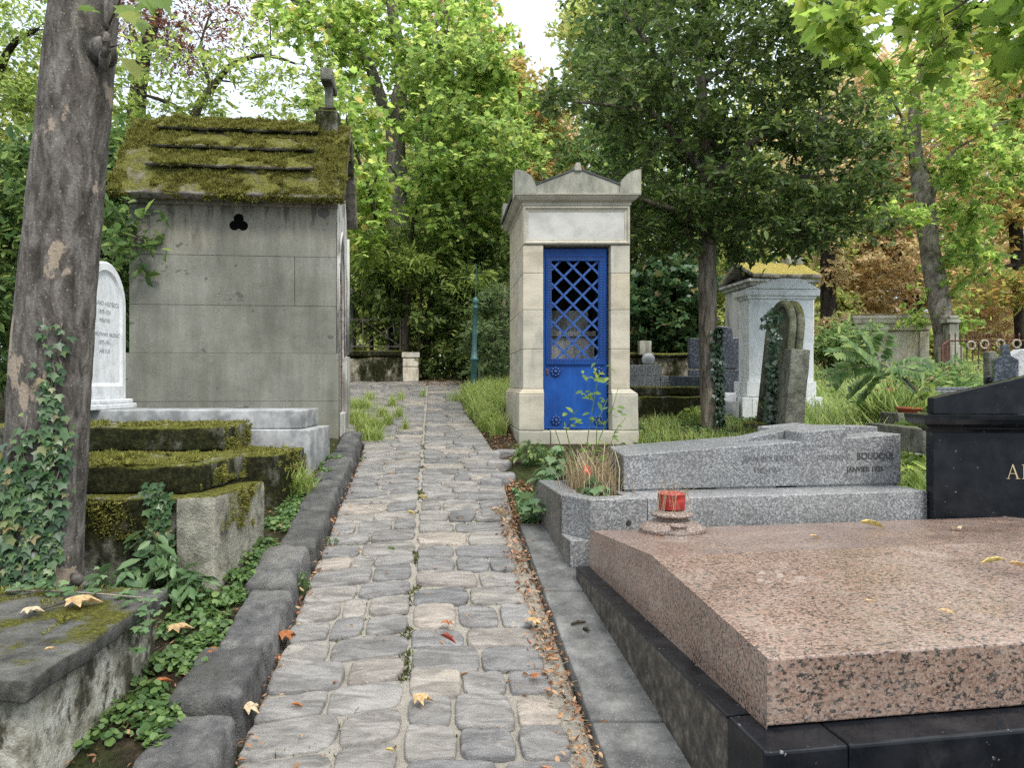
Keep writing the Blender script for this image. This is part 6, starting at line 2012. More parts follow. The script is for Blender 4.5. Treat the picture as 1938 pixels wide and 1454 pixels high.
    # right hand side: big autumn chestnuts
    T('autumn_chestnut', 'broad rusty brown chestnut filling the background between dark evergreen and pale trunk', 'tree', M['bark_dark'], M['lf_autumn'],
      [[(1722, 700, 22, .34), (1724, 590, 22, .28), (1722, 520, 22, .25), (1700, 480, 22, .18), (1690, 400, 21.8, .14), (1700, 250, 21.6, .09)],
       [(1724, 560, 22, .16), (1760, 470, 22, .13), (1800, 380, 22, .08)], [(1722, 530, 22, .12), (1660, 440, 21.6, .08), (1620, 380, 21.4, .04)]],
      [blob(1640, 500, 21.5, 100, 100, 2, 150), blob(1650, 370, 21.5, 90, 110, 2, 130), blob(1690, 230, 21.5, 90, 120, 2, 110), blob(1600, 600, 21, 60, 50, 1.4, 40), blob(1850, 500, 22, 120, 100, 2, 100), blob(1770, 330, 22.5, 90, 110, 2, 50), blob(1900, 600, 22, 80, 60, 1.5, 36)],
      'quad', .14, 9, 10, .62, 39, sides=12, rough=.2)
    T('autumn_chestnut', 'distant orange chestnut crown at the upper right beneath the overhanging maple leaves', 'tree', M['bark_dark'], M['lf_orange'],
      [[(1850, 700, 30, .3), (1850, 400, 30, .22), (1840, 200, 30, .12), (1830, 100, 30, .06)]],
      [blob(1830, 170, 30, 90, 90, 2.4, 80), blob(1900, 280, 30, 90, 110, 2.4, 70), blob(1760, 120, 30, 70, 70, 2, 40), blob(1880, 70, 30, 100, 60, 2, 30)],
      'quad', .19, 9, 9, .85, 40)
    T('yellow_maple', 'yellow green maple with pale mottled leaning trunk behind the stone house tomb', 'tree', M['bark_pale'], M['lf_maple'],
      [[(1800, 720, 13.0, .22), (1790, 650, 13.0, .19), (1772, 540, 13.0, .175), (1758, 460, 13, .165), (1750, 385, 13, .17), (1742, 335, 13, .15), (1733, 290, 13, .12), (1730, 225, 13, .10), (1733, 150, 13, .06)],
       [(1752, 400, 13, .09), (1770, 350, 12.9, .06), (1800, 290, 12.7, .03), (1850, 260, 12.5, .015)], [(1735, 300, 13, .06), (1715, 240, 12.9, .035), (1690, 190, 12.8, .015)]],
      [blob(1715, 205, 12.8, 60, 36, .8, 13), blob(1810, 270, 12.7, 80, 66, .9, 24), blob(1850, 350, 12.7, 70, 55, .8, 20), blob(1695, 405, 12.6, 40, 14, .4, 9), blob(1810, 440, 12.9, 40, 40, .6, 12), blob(1830, 490, 12.9, 50, 22, .5, 9), blob(1740, 150, 12.8, 80, 44, .8, 12), blob(1790, 590, 13.3, 40, 50, .5, 10)],
      'maple', .09, 8, 8, .42, 41, sides=14, rough=.22)
    T('slim_dark_tree', 'slim dark trunked tree with yellowing crown at the right edge of the view', 'tree', M['bark_dark'], M['lf_orange'],
      [[(1940, 720, 16, .17), (1932, 560, 16, .15), (1922, 430, 16, .13), (1917, 330, 16, .10), (1922, 260, 16, .07), (1930, 180, 16, .03)], [(1918, 400, 16, .06), (1870, 390, 15.8, .04), (1800, 395, 15.6, .015)], [(1926, 500, 16, .07), (1860, 520, 15.6, .045), (1790, 560, 15.2, .02)]],
      [blob(1900, 240, 16, 80, 70, 1.2, 40), blob(1870, 385, 15.8, 80, 30, 1, 16), blob(1950, 420, 16, 50, 80, 1, 24), blob(1920, 160, 16, 80, 60, 1.1, 30), blob(1860, 545, 15.4, 80, 26, .7, 16)],
      'quad', .12, 8, 10, .50, 42)
    T('ivy_clad_dark_tree', 'dark straight trunk overgrown with brown ivy right behind the marble temple', 'tree', M['bark_dark'], M['lf_autumn'],
      [[(1570, 740, 13.6, .16), (1568, 600, 13.6, .14), (1566, 470, 13.6, .13), (1560, 350, 13.6, .12), (1555, 200, 13.6, .09)]],
      [blob(1568, 480, 13.5, 24, 60, .3, 18), blob(1572, 640, 13.4, 24, 40, .3, 10), blob(1540, 300, 13.6, 90, 90, 1, 20)],
      'oval', .11, 5, 6, .26, 43)
    # overhanging maple branches, nearest, upper right
    T('overhanging_maple', 'near maple whose broad lobed leaves hang into the top right corner', 'tree', M['twig'], M['lf_near'],
      [[(2900, 1300, 3.9, .11), (2880, 700, 3.9, .10), (2820, 100, 3.9, .09), (2700, -500, 3.9, .07), (2400, -420, 3.8, .04), (2150, -260, 3.7, .022), (1950, -90, 3.6, .012), (1800, 20, 3.5, .006), (1700, 70, 3.45, .004)],
       [(2150, -260, 3.7, .014), (2050, 0, 3.6, .009), (1960, 110, 3.5, .005)], [(1990, -120, 3.62, .010), (1800, -90, 3.5, .007), (1650, -40, 3.4, .004), (1590, 30, 3.4, .003)], [(1960, -100, 3.6, .008), (1830, 30, 3.55, .005), (1760, 105, 3.5, .003)]],
      [blob(1740, 40, 3.5, 130, 50, .40, 13), blob(1660, 20, 3.45, 90, 40, .35, 6), blob(1850, 30, 3.55, 90, 45, .40, 8), blob(1745, 95, 3.5, 55, 24, .25, 6), blob(1925, 90, 3.45, 25, 90, .2, 7), blob(1925, 150, 3.45, 30, 70, .25, 6), blob(1610, -20, 3.4, 60, 40, .3, 6), blob(1800, -60, 3.5, 200, 50, .4, 12), blob(1930, 20, 3.5, 40, 60, .25, 5)],
      'maple', .074, 5, 3, .12, 44, droop=.55, twig_r=.0022, start=.75, upness=.75)
    # far background woods
    T('distant_tree', 'far light green tree behind the railing, left of the forked maple', 'tree', M['bark_dark'], M['lf_far'],
      [[(640, 720, 24, .2), (640, 400, 24, .15), (640, 280, 24, .08)]],
      [blob(640, 380, 24, 90, 110, 1.8, 80), blob(560, 330, 24, 90, 90, 1.8, 50), blob(720, 330, 24, 70, 120, 1.8, 50), blob(660, 540, 22, 90, 80, 1.5, 50)],
      'quad', .17, 8, 10, .8, 45)
    T('distant_tree', 'far hazy green tree closing the view behind the green post', 'tree', M['bark_dark'], M['lf_far'],
      [[(880, 720, 26, .25), (880, 450, 26, .18), (885, 280, 26, .08)]],
      [blob(860, 400, 26, 110, 120, 2, 90), blob(930, 540, 25, 90, 90, 1.8, 60), blob(790, 560, 25, 90, 90, 1.8, 50), blob(980, 480, 26, 70, 100, 1.8, 40), blob(850, 250, 26, 120, 90, 2, 60)],
      'quad', .18, 8, 10, .85, 46)
    T('distant_tree', 'far green tree behind the dark granite headstone and marble temple', 'tree', M['bark_dark'], M['lf_far'],
      [[(1480, 720, 20, .16), (1480, 500, 20, .13), (1478, 300, 20, .08)], [(1390, 720, 21, .12), (1392, 500, 21, .10), (1395, 350, 21, .06)]],
      [blob(1420, 520, 20, 130, 100, 1.8, 90), blob(1500, 420, 20, 110, 110, 1.8, 60), blob(1340, 480, 20, 90, 90, 1.6, 46), blob(1520, 600, 19, 60, 60, 1.2, 26), blob(1390, 620, 19, 70, 40, 1, 22), blob(1510, 260, 20, 60, 110, 1.6, 24)],
      'quad', .13, 8, 10, .6, 47)
all_trees()

def far_wood():
    rng = np.random.default_rng(77)
    cs = []
    for (px, py, D, rx, ry, n) in [(-150, 440, 34, 300, 280, 140), (180, 520, 36, 200, 170, 100), (420, 580, 36, 250, 150, 100), (700, 480, 38, 230, 230, 150), (950, 520, 38, 160, 180, 100), (1150, 520, 38, 180, 200, 110), (1400, 450, 36, 200, 260, 140),
                                   (1650, 480, 38, 180, 240, 130), (1880, 480, 40, 150, 230, 110), (2100, 480, 38, 200, 300, 90), (600, 660, 30, 300, 60, 90), (1100, 660, 30, 250, 60, 90), (1600, 660, 30, 250, 50, 90), (1950, 650, 30, 200, 60, 70), (1560, 150, 40, 160, 150, 60)]:
        c, r, m = blob(px, py, D, rx, ry, 2.5, n)
        d = norm(rng.normal(0, 1, (n, 3))); u = rng.random((n, 1)) ** .4
        cs.append(c + d * r * u)
    cs = np.concatenate(cs)
    A, B, P, N, D, S = crown_leaves(rng, cs, norm(rng.normal(0, 1, cs.shape)), 'quad', .34, 8, 9, 1.5, flat=.8)
    o = leaves('distant_wood', P, N, D, S, 'quad', M['lf_far'], off=(0, 36, 2))
    tag(o, kind='stuff')
    o['label'] = 'hazy green wood closing the background behind all the trees'; o['category'] = 'wood'
far_wood()

# ------------------------------------------------------------------ the near trunk with its ivy
def near_trunk():
    pts, rad = poly3([(60, 1210, 3.48, .245), (66, 1120, 3.48, .205), (76, 1020, 3.48, .187), (88, 850, 3.48, .178), (100, 650, 3.48, .172), (120, 420, 3.48, .163), (138, 240, 3.48, .158), (160, 0, 3.48, .150), (185, -260, 3.48, .14), (215, -600, 3.5, .125)])
    t = thing('plane_tree', Vector(pts[0]), 'near grey brown tree trunk with flaking bark and climbing ivy, at the left edge', 'tree')
    mb = MB()
    n = 40
    fine, fr_ = [], []
    for i in range(len(pts) - 1):
        for k in range(3):
            fine.append(pts[i] + (pts[i + 1] - pts[i]) * k / 3); fr_.append(rad[i] + (rad[i + 1] - rad[i]) * k / 3)
    v, f = tube([Vector(p) for p in fine], fr_, n, True)
    vv = []
    for i, p in enumerate(v):
        c = Vector(fine[min(i // n, len(fine) - 1)])
        d = (p - c)
        ang = math.atan2(d.y, d.x)
        hgt = c.z
        fl = max(0, 1.05 - hgt) * .28 * max(0, math.sin(ang * 4 + 1.0)) * d.length * 2
        k = .975 + .025 * mnoise.noise(p * 3.0) + .016 * mnoise.noise(p * 11) + .008 * mnoise.noise(p * 30) + fl
        vv.append(c + d * k)
    mb.add(vv, f)
    # knot and broken branch stub near the top
    kn = W(203, 82, 3.35)
    ring = [kn + Vector((-.012 + .018 * math.cos(q), .004 - .022 * math.cos(q), .042 * math.sin(q) - .005)) + .006 * mnoise.noise_vector(Vector((math.cos(q) * 3, math.sin(q) * 3, 1))) for q in [2 * math.pi * i / 18 for i in range(19)]]
    mb.tube(ring, [.017 + .005 * math.sin(i * 2.1) for i in range(19)], 8, False)
    mb.tube([kn + Vector((-.07, .07, -.01)), kn + Vector((-.03, .025, -.005)), kn + Vector((-.012, .008, -.006))], [.075, .05, .030], 14)
    mb.tube([kn + Vector((-.05, .05, -.10)), kn + Vector((-.022, .022, -.045)), kn + Vector((-.01, .0, -.02))], [.02, .026, .014], 9)
    mb.tube([kn + Vector((-.005, -.0, .07)), kn + Vector((.0, -.012, .12)), kn + Vector((.0, -.006, .30))], [.014, .010, .006], 6)
    # gnarled old stump at its foot
    for k, (px, py, r) in enumerate([(148, 1098, .026), (158, 1112, .017)]):
        q = W(px, py, 3.32)
        mb.tube([q + Vector((-.05, .05, -.05)), q, q + Vector((.02 * (k % 2), -.015, .02)), q + Vector((.02 * (k % 2), -.02, .025))], [r * 1.3, r, r * .8, r * .3], 9)
    trunk = mb.build('trunk', M['bark_near'], t, smooth=True)
    # its few visible leaves
    R = np.random.default_rng(3)
    spots = [(232, 8, 3.3), (243, 20, 3.2), (262, 5, 3.25), (238, 108, 3.3), (300, -8, 3.2), (148, 12, 3.28), (256, 30, 3.3), (272, -12, 3.2)]
    P = np.array([W(*s) for s in spots])
    D = np.array([(.5, -.1, -.7), (.3, 0, -.9), (.6, .1, -.5), (.7, -.1, -.35), (.4, 0, -.6), (.7, 0, .2), (.2, 0, -.9), (.4, 0, -.8)])
    N = np.array([(.3, -.6, .6)] * len(spots)) + R.normal(0, .25, (len(spots), 3))
    leaves('crown', P, N, D, np.array([.12, .11, .10, .13, .10, .09, .12, .11]), 'maple', M['lf_near'], t, curl=R.uniform(-.4, .1, len(spots)))
    tw = MB()
    tw.tube([W(200, 60, 3.4), W(218, 20, 3.32), W(240, -30, 3.25), W(290, -60, 3.2)], [.006, .005, .004, .003], 5)
    tw.tube([W(205, 90, 3.38), W(222, 85, 3.33), W(238, 106, 3.3)], [.004, .003, .002], 5)
    tw.build('twig', M['twig'], t)
    # ivy
    iv = thing('climbing_ivy', Vector(pts[1]) + Vector((.02, -.22, 0)), 'green ivy climbing the lower half of the near trunk', 'ivy')
    rng = np.random.default_rng(12)
    fz = np.array([p[2] for p in fine]); fx = np.array([p[0] for p in fine]); frr = np.array(fr_)
    stems = MB()
    Pp, Nn, Dd, Ss = [], [], [], []
    def surf(ang, z, lift):
        x = np.interp(z, fz, fx); r = np.interp(z, fz, frr) + lift
        return np.array([x + r * math.cos(ang), 3.48 + r * math.sin(ang), z]), np.array([math.cos(ang), math.sin(ang), 0])
    deg = math.radians
    runs = [(-75, .72, 1.40), (-66, .72, 1.66), (-58, .72, 2.02), (-54, .9, 1.98), (-48, .72, 1.62), (-60, 1.2, 1.86), (-88, .72, 1.50), (-100, .72, 1.43), (-112, .72, 1.36), (-94, .72, 1.2), (-80, .8, 1.32), (-120, .72, 1.24), (-70, .72, 1.28), (-42, .9, 1.55), (-105, .72, 1.05), (-128, .72, 1.1), (-84, 1.1, 1.56), (-62, .75, 1.5), (-52, .75, 1.75)]
    for a0, z0, z1 in runs:
        zz = z0; a = deg(a0)
        path = []
        while zz < z1:
            p, nn = surf(a, zz, .006)
            path.append(Vector(p))
            for _ in range(2):
                if rng.random() < (.62 if zz < 1.45 else .55):
                    q, n2 = surf(a + rng.normal(0, .10), zz + rng.normal(0, .01), .012 + rng.random() * .022)
                    Pp.append(q); Nn.append(n2 + rng.normal(0, .30, 3) + np.array([0, 0, .45])); Dd.append(np.array([rng.normal(0, .6), -.15, -.8]) + n2 * .3)
                    Ss.append(rng.uniform(.028, .056) * (1.0 if zz < 1.5 else .85))
            zz += rng.uniform(.018, .034); a += rng.normal(0, .03)
        if len(path) > 2: stems.tube(path, [.0035] * len(path), 5)
    # bare light stems low on the trunk
    for a0, z0, z1 in [(-70, .72, .98), (-82, .75, .95), (-95, .72, .9), (-60, .72, 1.02)]:
        a = deg(a0); path = []
        for k in range(7):
            p, _ = surf(a + rng.normal(0, .04), z0 + (z1 - z0) * k / 6, .006); path.append(Vector(p))
        stems.tube(path, [.006] * 7, 5)
    stems.build('stem', M['bark_grey'], iv, smooth=True)
    leaves('leaves', Pp, Nn, Dd, np.array(Ss), 'ivy', M['lf_ivy'], iv, curl=rng.uniform(-.5, .2, len(Pp)))
near_trunk()

def trunk_ivy():
    """dark ivy on the right flank of the evergreen's trunk and on the arched stone"""
    rng = np.random.default_rng(14)
    c = W(1350, 790, 7.86)
    iv = thing('climbing_ivy', c, 'dark narrow ivy strip up the right flank of the evergreen trunk', 'ivy')
    P, N, D, S = [], [], [], []
    for k in range(520):
        z = rng.uniform(1.28, 2.3) ; py = CY + (EYE - z) * F_PX / 7.9
        x = (np.interp(py, [440, 620, 800], [1338, 1340, 1345]) - CX) / F_PX * 7.9
        a = math.radians(rng.normal(-42, 24))
        r = .112 + rng.random() * .03
        P.append((x + r * math.cos(a), 7.9 + r * math.sin(a), z)); n = np.array([math.cos(a), math.sin(a), .4]); N.append(n + rng.normal(0, .35, 3)); D.append((rng.normal(0, .5), -.1, -.9)); S.append(rng.uniform(.04, .065))
    st = MB().tube([Vector((P[0][0], 7.78, 1.2 + .14 * k)) + Vector((.03 * math.sin(k * 2), 0, 0)) for k in range(8)], [.008] * 8, 5)
    st.build('stem', M['bark_dark'], iv)
    leaves('leaves', P, N, D, np.array(S), 'ivy', M['lf_ivy_dark'], iv)
    c = W(1467, 700, 7.5)
    iv = thing('climbing_ivy', c, 'dark ivy trailing down the face of the arched headstone', 'ivy')
    P, N, D, S = [], [], [], []
    for k in range(420):
        py = rng.uniform(585, 800)
        px = np.interp(py, [585, 620, 680, 800], [1474, 1466, 1463, 1458]) + rng.normal(0, 4.5) + (rng.normal(-8, 8) if py < 620 else 0)
        P.append(W(px, py, 7.36 + rng.uniform(-.05, .08))); N.append((rng.normal(-.5, .4), -.8 + rng.normal(0, .3), rng.normal(.3, .3))); D.append((rng.normal(0, .5), -.1, -.9)); S.append(rng.uniform(.035, .06))
    st = MB().tube([W(np.interp(py, [585, 620, 680, 800], [1474, 1466, 1463, 1458]), py, 7.45) for py in range(600, 805, 20)], [.006] * 11, 5)
    st.build('stem', M['bark_dark'], iv)
    leaves('leaves', P, N, D, np.array(S), 'ivy', M['lf_ivy_dark'], iv)
trunk_ivy()

# ------------------------------------------------------------------ grass, weeds, flowers, litter
def gp(px, py, extra=.10):
    """the ground point behind a photo pixel near the path slope"""
    lo, hi = .5, 30.0
    for _ in range(50):
        D = (lo + hi) / 2
        if CY + (EYE - float(gz(D)) - extra) * F_PX / D > py: lo = D
        else: hi = D
    return Vector(((px - CX) / F_PX * D, D, float(gz(D)) + extra))

def blades(name, P, height, mat, rng, label, lean=.45, width=1.0, off=None, hv=.4, kind='blade'):
    P = np.asarray(P, float)
    n = len(P)
    a = rng.uniform(0, 6.283, n)
    out = np.stack([np.cos(a), np.sin(a), np.zeros(n)], 1)
    D = norm(out * rng.uniform(.05, lean * 2, (n, 1)) + np.array([0, 0, 1.0]))
    N = -out + np.array([0, 0, .4]) * rng.uniform(.2, 1, (n, 1))
    S = height * np.clip(rng.normal(1, hv, n), .3, 2.0)
    o = leaves(name, P, N, D, S, kind, mat, off=off, curl=rng.uniform(-.9, -.1, n))
    if label is not None:
        tag(o, kind='stuff'); o['label'] = label; o['category'] = 'grass'
    return o

def scatter(n, x0, x1, y0, y1, ok, rng, clump=1.3, thr=-.2, seed=0.0):
    out = []
    tries = 0
    while len(out) < n and tries < n * 12:
        tries += 1
        x, y = rng.uniform(x0, x1), rng.uniform(y0, y1)
        if not ok(x, y): continue
        if mnoise.noise(Vector((x * clump * 2 + seed, y * clump * 2, 4))) < thr: continue
        out.append((x, y, ground_z(x, y) - .004))
    return np.array(out)

def grasses():
    rng = np.random.default_rng(50)
    # lawn round the green post
    P = scatter(13000, -.95, .12, 7.7, 11.2, lambda x, y: x > pathR(y) + .03 + .05 * math.sin(y * 9) and not (x > .0 - .0964 * (y - 7.25) - .02 and y < 8.9), rng, 1.6, -.35)
    blades('lawn_grass', P, .14, M['grass'], rng, 'bright green rough grass around the green iron post', .5, off=(-.3, 9.5, 1.4))
    # tufts growing out of the cobbles on the left
    P = []
    for px, py, r, n in [(672, 800, .13, 700), (690, 775, .10, 300), (700, 815, .12, 700), (705, 835, .08, 420), (722, 790, .06, 160), (742, 770, .05, 120), (735, 805, .05, 130), (755, 790, .04, 90), (768, 815, .03, 60), (700, 757, .08, 90), (760, 757, .05, 60), (665, 775, .10, 300), (800, 752, .05, 50), (860, 760, .08, 90)]:
        c = gp(px, py, 0)
        q = rng.normal(0, r * .55, (n, 2))
        P += [(c.x + a, c.y + b * 1.4, float(gz(c.y + b * 1.4)) - .01) for a, b in q]
    blades('cobble_grass', P, .115, M['grass'], rng, 'green grass tufts growing between the cobbles by the chapel corner', .6, off=(-1.6, 8.2, 1.2))
    # tuft by the kerb
    c = gp(556, 940, .05)
    q = rng.normal(0, .055, (620, 2))
    o = blades('grass_tuft', [(c.x + a, c.y + b, c.z - .02) for a, b in q], .17, M['grass'], rng, None, .75, off=c)
    tag(o, 'bright green fine grass tuft between the mossy tombs and the left kerb', 'grass tuft')
    # behind the grey tomb
    P = scatter(7000, 1.2, 3.2, 5.9, 8.4, lambda x, y: True, rng, 1.4, -.05, 3)
    blades('lawn_grass', P, .075, M['grass'], rng, 'short patchy grass around the foot of the evergreen tree', .6, off=(2.2, 7.2, 1.1))
    # lush right hand field
    P = scatter(15000, 2.75, 7.5, 5.2, 13.0, lambda x, y: x > .355 * y - .15 and x < .72 * y, rng, .9, -.15, 8)
    blades('tall_grass', P, .19, M['grass_far'], rng, 'lush tall grass between the marble temple and the black headstone', .55, off=(4.5, 8, 1.2))
    P = scatter(5000, -8, 14, 13, 22, lambda x, y: True, rng, .5, -.2, 18)
    blades('wood_floor_grass', P, .22, M['grass_far'], rng, 'sparse grass on the floor of the far wood', .6, off=(3, 17, 1.9))
    # big arching tussock
    c = gp(1672, 795, .0)
    c = Vector((W(1672, 800, 7.6).x, 7.6, float(gz(7.6))))
    q = rng.normal(0, .09, (900, 2))
    o = blades('arching_tussock', [(c.x + a, c.y + b, c.z) for a, b in q], .40, M['grass_far'], rng, None, .8, off=c)
    tag(o, 'large arching pale green grass tussock in front of the pinnate leaved sapling', 'grass tussock')
grasses()

def clump(name, c, n, rad, h, size, kind, mat, rng, label, cat, group=None, tilt=.55, stems=True, nrmz=1.0):
    """a low leafy plant: stalked leaves fanning from one root"""
    a = rng.uniform(0, 6.283, n); rr = rad * np.sqrt(rng.random(n))
    hh = h * (1 - .5 * (rr / rad) ** 2) * rng.uniform(.35, 1.05, n)
    P = np.stack([c[0] + rr * np.cos(a), c[1] + rr * np.sin(a), c[2] + hh], 1)
    out = np.stack([np.cos(a), np.sin(a), np.zeros(n)], 1)
    N = norm(np.array([0, 0, nrmz]) + out * tilt + rng.normal(0, .28, P.shape))
    D = norm(out + rng.normal(0, .45, P.shape) + np.array([0, 0, -.15]))
    S = size * np.clip(rng.normal(1, .28, n), .5, 1.6)
    V, l, s = leaf_arrays(P - D * S[:, None] * .4, N, D, S, kind, rng.uniform(-.5, .1, n))
    parts = [(V, l, s)]
    if stems:
        A = np.stack([c[0] + rr * np.cos(a) * .25, c[1] + rr * np.sin(a) * .25, np.full(n, c[2] - .02)], 1)
        parts.append(thin_tubes(A, P - D * S[:, None] * .35, .0014, .0010))
    me = np_mesh(name, *join_np(parts))
    o = link_mesh(name, me, mat, off=c)
    return tag(o, label, cat, group)

def weeds():
    rng = np.random.default_rng(60)
    G = 'low green weeds in the soil strip by the left kerb'
    for px, py, n, r in [(38, 1420, 34, .10), (118, 1404, 24, .09), (188, 1392, 30, .10), (250, 1345, 34, .10), (232, 1296, 34, .085), (300, 1375, 16, .07), (290, 1318, 14, .06), (338, 1252, 26, .09), (322, 1200, 24, .08),
                         (368, 1165, 34, .10), (412, 1140, 34, .10), (345, 1130, 30, .10), (452, 1096, 26, .09), (478, 1062, 26, .09), (498, 1036, 22, .08), (520, 992, 22, .08), (545, 972, 20, .08), (402, 1180, 22, .08), (300, 1262, 18, .07), (590, 918, 18, .08), (615, 898, 16, .07), (632, 872, 16, .07)]:
        c = gp(px, py, .075)
        clump('weed', c, n * 3, r * 1.15, .06, .027, 'round', M['lf_weed'], rng, 'low round leaved green weed in the soil strip between the left kerb and the tombs', 'weed', G)
    G2 = 'pointed leaved plants at the foot of the pale concrete corner'
    for px, py, D in [(255, 1082, 3.62), (205, 1092, 3.55), (300, 1060, 3.64), (280, 1020, 3.72), (330, 1075, 3.62), (372, 1095, 3.60), (240, 1105, 3.5), (345, 1105, 3.55)]:
        p = W(px, py, D); c = Vector((p.x, p.y, max(float(gz(D)) + .07, p.z - .10)))
        clump('pointed_leaf_plant', c, 22, .10, .16, .085, 'oval', M['lf_pale'], rng, 'pale pointed leaved plant at the foot of the mossy tomb and its concrete corner', 'plant', G2, tilt=.7)
    # ivy sprays on the mossy tomb's face
    P, N, D, S = [], [], [], []
    for k in range(150):
        t = rng.random()
        px = 300 + rng.normal(0, 12) + 30 * (t - .5) * (1 if k % 2 else -.4); py = 915 + 150 * t
        P.append(W(px, py, 3.78 - .03 * rng.random())); N.append((rng.normal(0, .4), -1, .6)); D.append((rng.normal(0, .7), -.2, -.7)); S.append(rng.uniform(.03, .055))
    iv = thing('climbing_ivy', W(300, 1070, 3.77), 'small ivy spray climbing the dark mossy face beside the pale concrete corner', 'ivy')
    MB().tube([W(305, 1075, 3.78), W(296, 1010, 3.78), W(306, 960, 3.78), W(298, 915, 3.78)], [.004] * 4, 5).build('stem', M['twig'], iv)
    leaves('leaves', P, N, D, np.array(S), 'ivy', M['lf_ivy'], iv)
    # ivy runner trailing over the low slab
    iv = thing('trailing_ivy', W(170, 1150, 2.95), 'pale trailing ivy runner hanging over the edge of the low slab tomb', 'ivy')
    pth = [Vector((-2.05, 3.0, .86)), Vector((-1.85, 2.98, .865)), Vector((-1.62, 2.95, .86)), Vector((-1.46, 2.92, .855)), Vector((-1.405, 2.86, .80)), Vector((-1.41, 2.80, .70))]
    MB().tube(pth, [.004] * 6, 5).build('stem', M['bark_grey'], iv)
    P, N, D, S = [], [], [], []
    for k in range(90):
        t = rng.random() * 4.99; i = int(t); p = pth[i].lerp(pth[i + 1], t - i)
        P.append(np.array(p) + rng.normal(0, .03, 3) + np.array([0, 0, .015])); N.append((rng.normal(0, .3), -.3, 1)); D.append(rng.normal(0, 1, 3)); S.append(rng.uniform(.025, .05))
    leaves('leaves', P, N, D, np.array(S), 'ivy', M['lf_pale'], iv)
    # small plants along the kerb joints and in the cobbles
    for px, py, n, r, h in [(572, 1118, 30, .05, .11), (628, 1030, 26, .05, .05), (690, 870, 14, .05, .04), (740, 1040, 10, .03, .02)]:
        c = gp(px, py, .01)
        clump('weed', c, n, r, h, .024, 'oval', M['lf_weed'], rng, 'small weed sprouting from the joint between the left kerb and the cobbles', 'weed', 'weeds in the cobble joints')
    # ground cover leaves, uncountable
    def cover(name, n, x0, x1, y0, y1, ok, size, kind, mat, lab, off, seed, thr=-.1, lift=.02):
        P = scatter(n, x0, x1, y0, y1, ok, rng, 1.5, thr, seed)
        P[:, 2] += rng.uniform(.003, lift, len(P))
        a = rng.uniform(0, 6.283, len(P))
        o = leaves(name, P, norm(rng.normal(0, .45, P.shape) + np.array([0, 0, 1])), np.stack([np.cos(a), np.sin(a), 0 * a], 1), size * rng.uniform(.5, 1.4, len(P)), kind, mat, off=off, curl=rng.uniform(-.4, .3, len(P)))
        tag(o, kind='stuff'); o['label'] = lab; o['category'] = 'ground cover'
    cover('ground_cover', 2600, -1.75, -.9, 2.0, 7.0, lambda x, y: x < pathL(y) - .24 and x > (-1.46 if y < 4.6 else -1.6), .026, 'round', M['lf_weed'], 'small green leaves carpeting the soil strip by the left kerb', (-1.4, 4, .6), 1, -.05, .035)
    cover('ground_cover', 5200, -.25, 1.0, 4.95, 7.1, lambda x, y: x > pathR(y) + .06 and not (x > .33 - .19 * (y - 4.17)), .030, 'round', M['lf_pale'], 'pale green leaves carpeting the soil between path and granite trough', (.1, 5.8, .85), 5, -.25, .05)
    cover('ground_cover', 9000, 2.6, 8.0, 5.0, 13.0, lambda x, y: x > .34 * y and x < .75 * y, .06, 'oval', M['lf_light'], 'light green leafy undergrowth right of the marble temple', (5, 8, 1.2), 9, -.15, .16)
    cover('ground_cover', 3500, 1.0, 3.4, 6.2, 9.0, lambda x, y: True, .035, 'round', M['lf_weed'], 'low leaves on the ground around the evergreen trunk', (2, 7.5, 1.1), 12, -.1, .05)
    cover('ground_cover', 6000, -9, 12, 12.6, 20, lambda x, y: True, .13, 'oval', M['lf_shrub'], 'leafy undergrowth on the floor beyond the cross path', (0, 15, 1.8), 15, -.3, .3)
    # plants right of the path
    p = gp(1005, 880, .05)
    clump('dark_leaf_plant', Vector((p.x, p.y + .1, p.z)), 90, .17, .22, .06, 'oval', M['lf_laurel'], rng, 'dense dark leaved plant at the plinth corner of the blue door tomb', 'plant')
    p = W(1058, 930, 5.2)
    clump('lobed_leaf_plant', Vector((p.x, p.y, p.z - .04)), 120, .20, .34, .085, 'maple', M['lf_pale'], rng, 'blue green lobed leaved plant spilling beside the granite trough', 'plant', tilt=.8)
    p = W(1010, 965, 4.9)
    clump('lobed_leaf_plant', Vector((p.x, p.y, p.z - .03)), 40, .14, .12, .07, 'maple', M['lf_pale'], rng, 'small lobed leaved plant on the soil left of the granite trough', 'plant', tilt=.8)
    for px, py, D, lab in [(1312, 785, 8.3, 'bright green pinnate seedling before the moss blackened tomb'), (1740, 880, 5.8, 'yellow green leafy weed beside the black headstone'), (1715, 905, 5.4, 'low leafy weed at the right end of the grey granite tomb'), (1735, 800, 6.6, 'bright round leaved weed below the terracotta planter'), (1760, 755, 6.3, 'round leaved sprig over the slope of the black headstone')]:
        p = W(px, py, D)
        clump('leafy_weed', Vector((p.x, p.y, p.z - .10)), 44, .17, .22, .10, 'oval', M['lf_light'], rng, lab, 'weed', tilt=.9)
weeds()

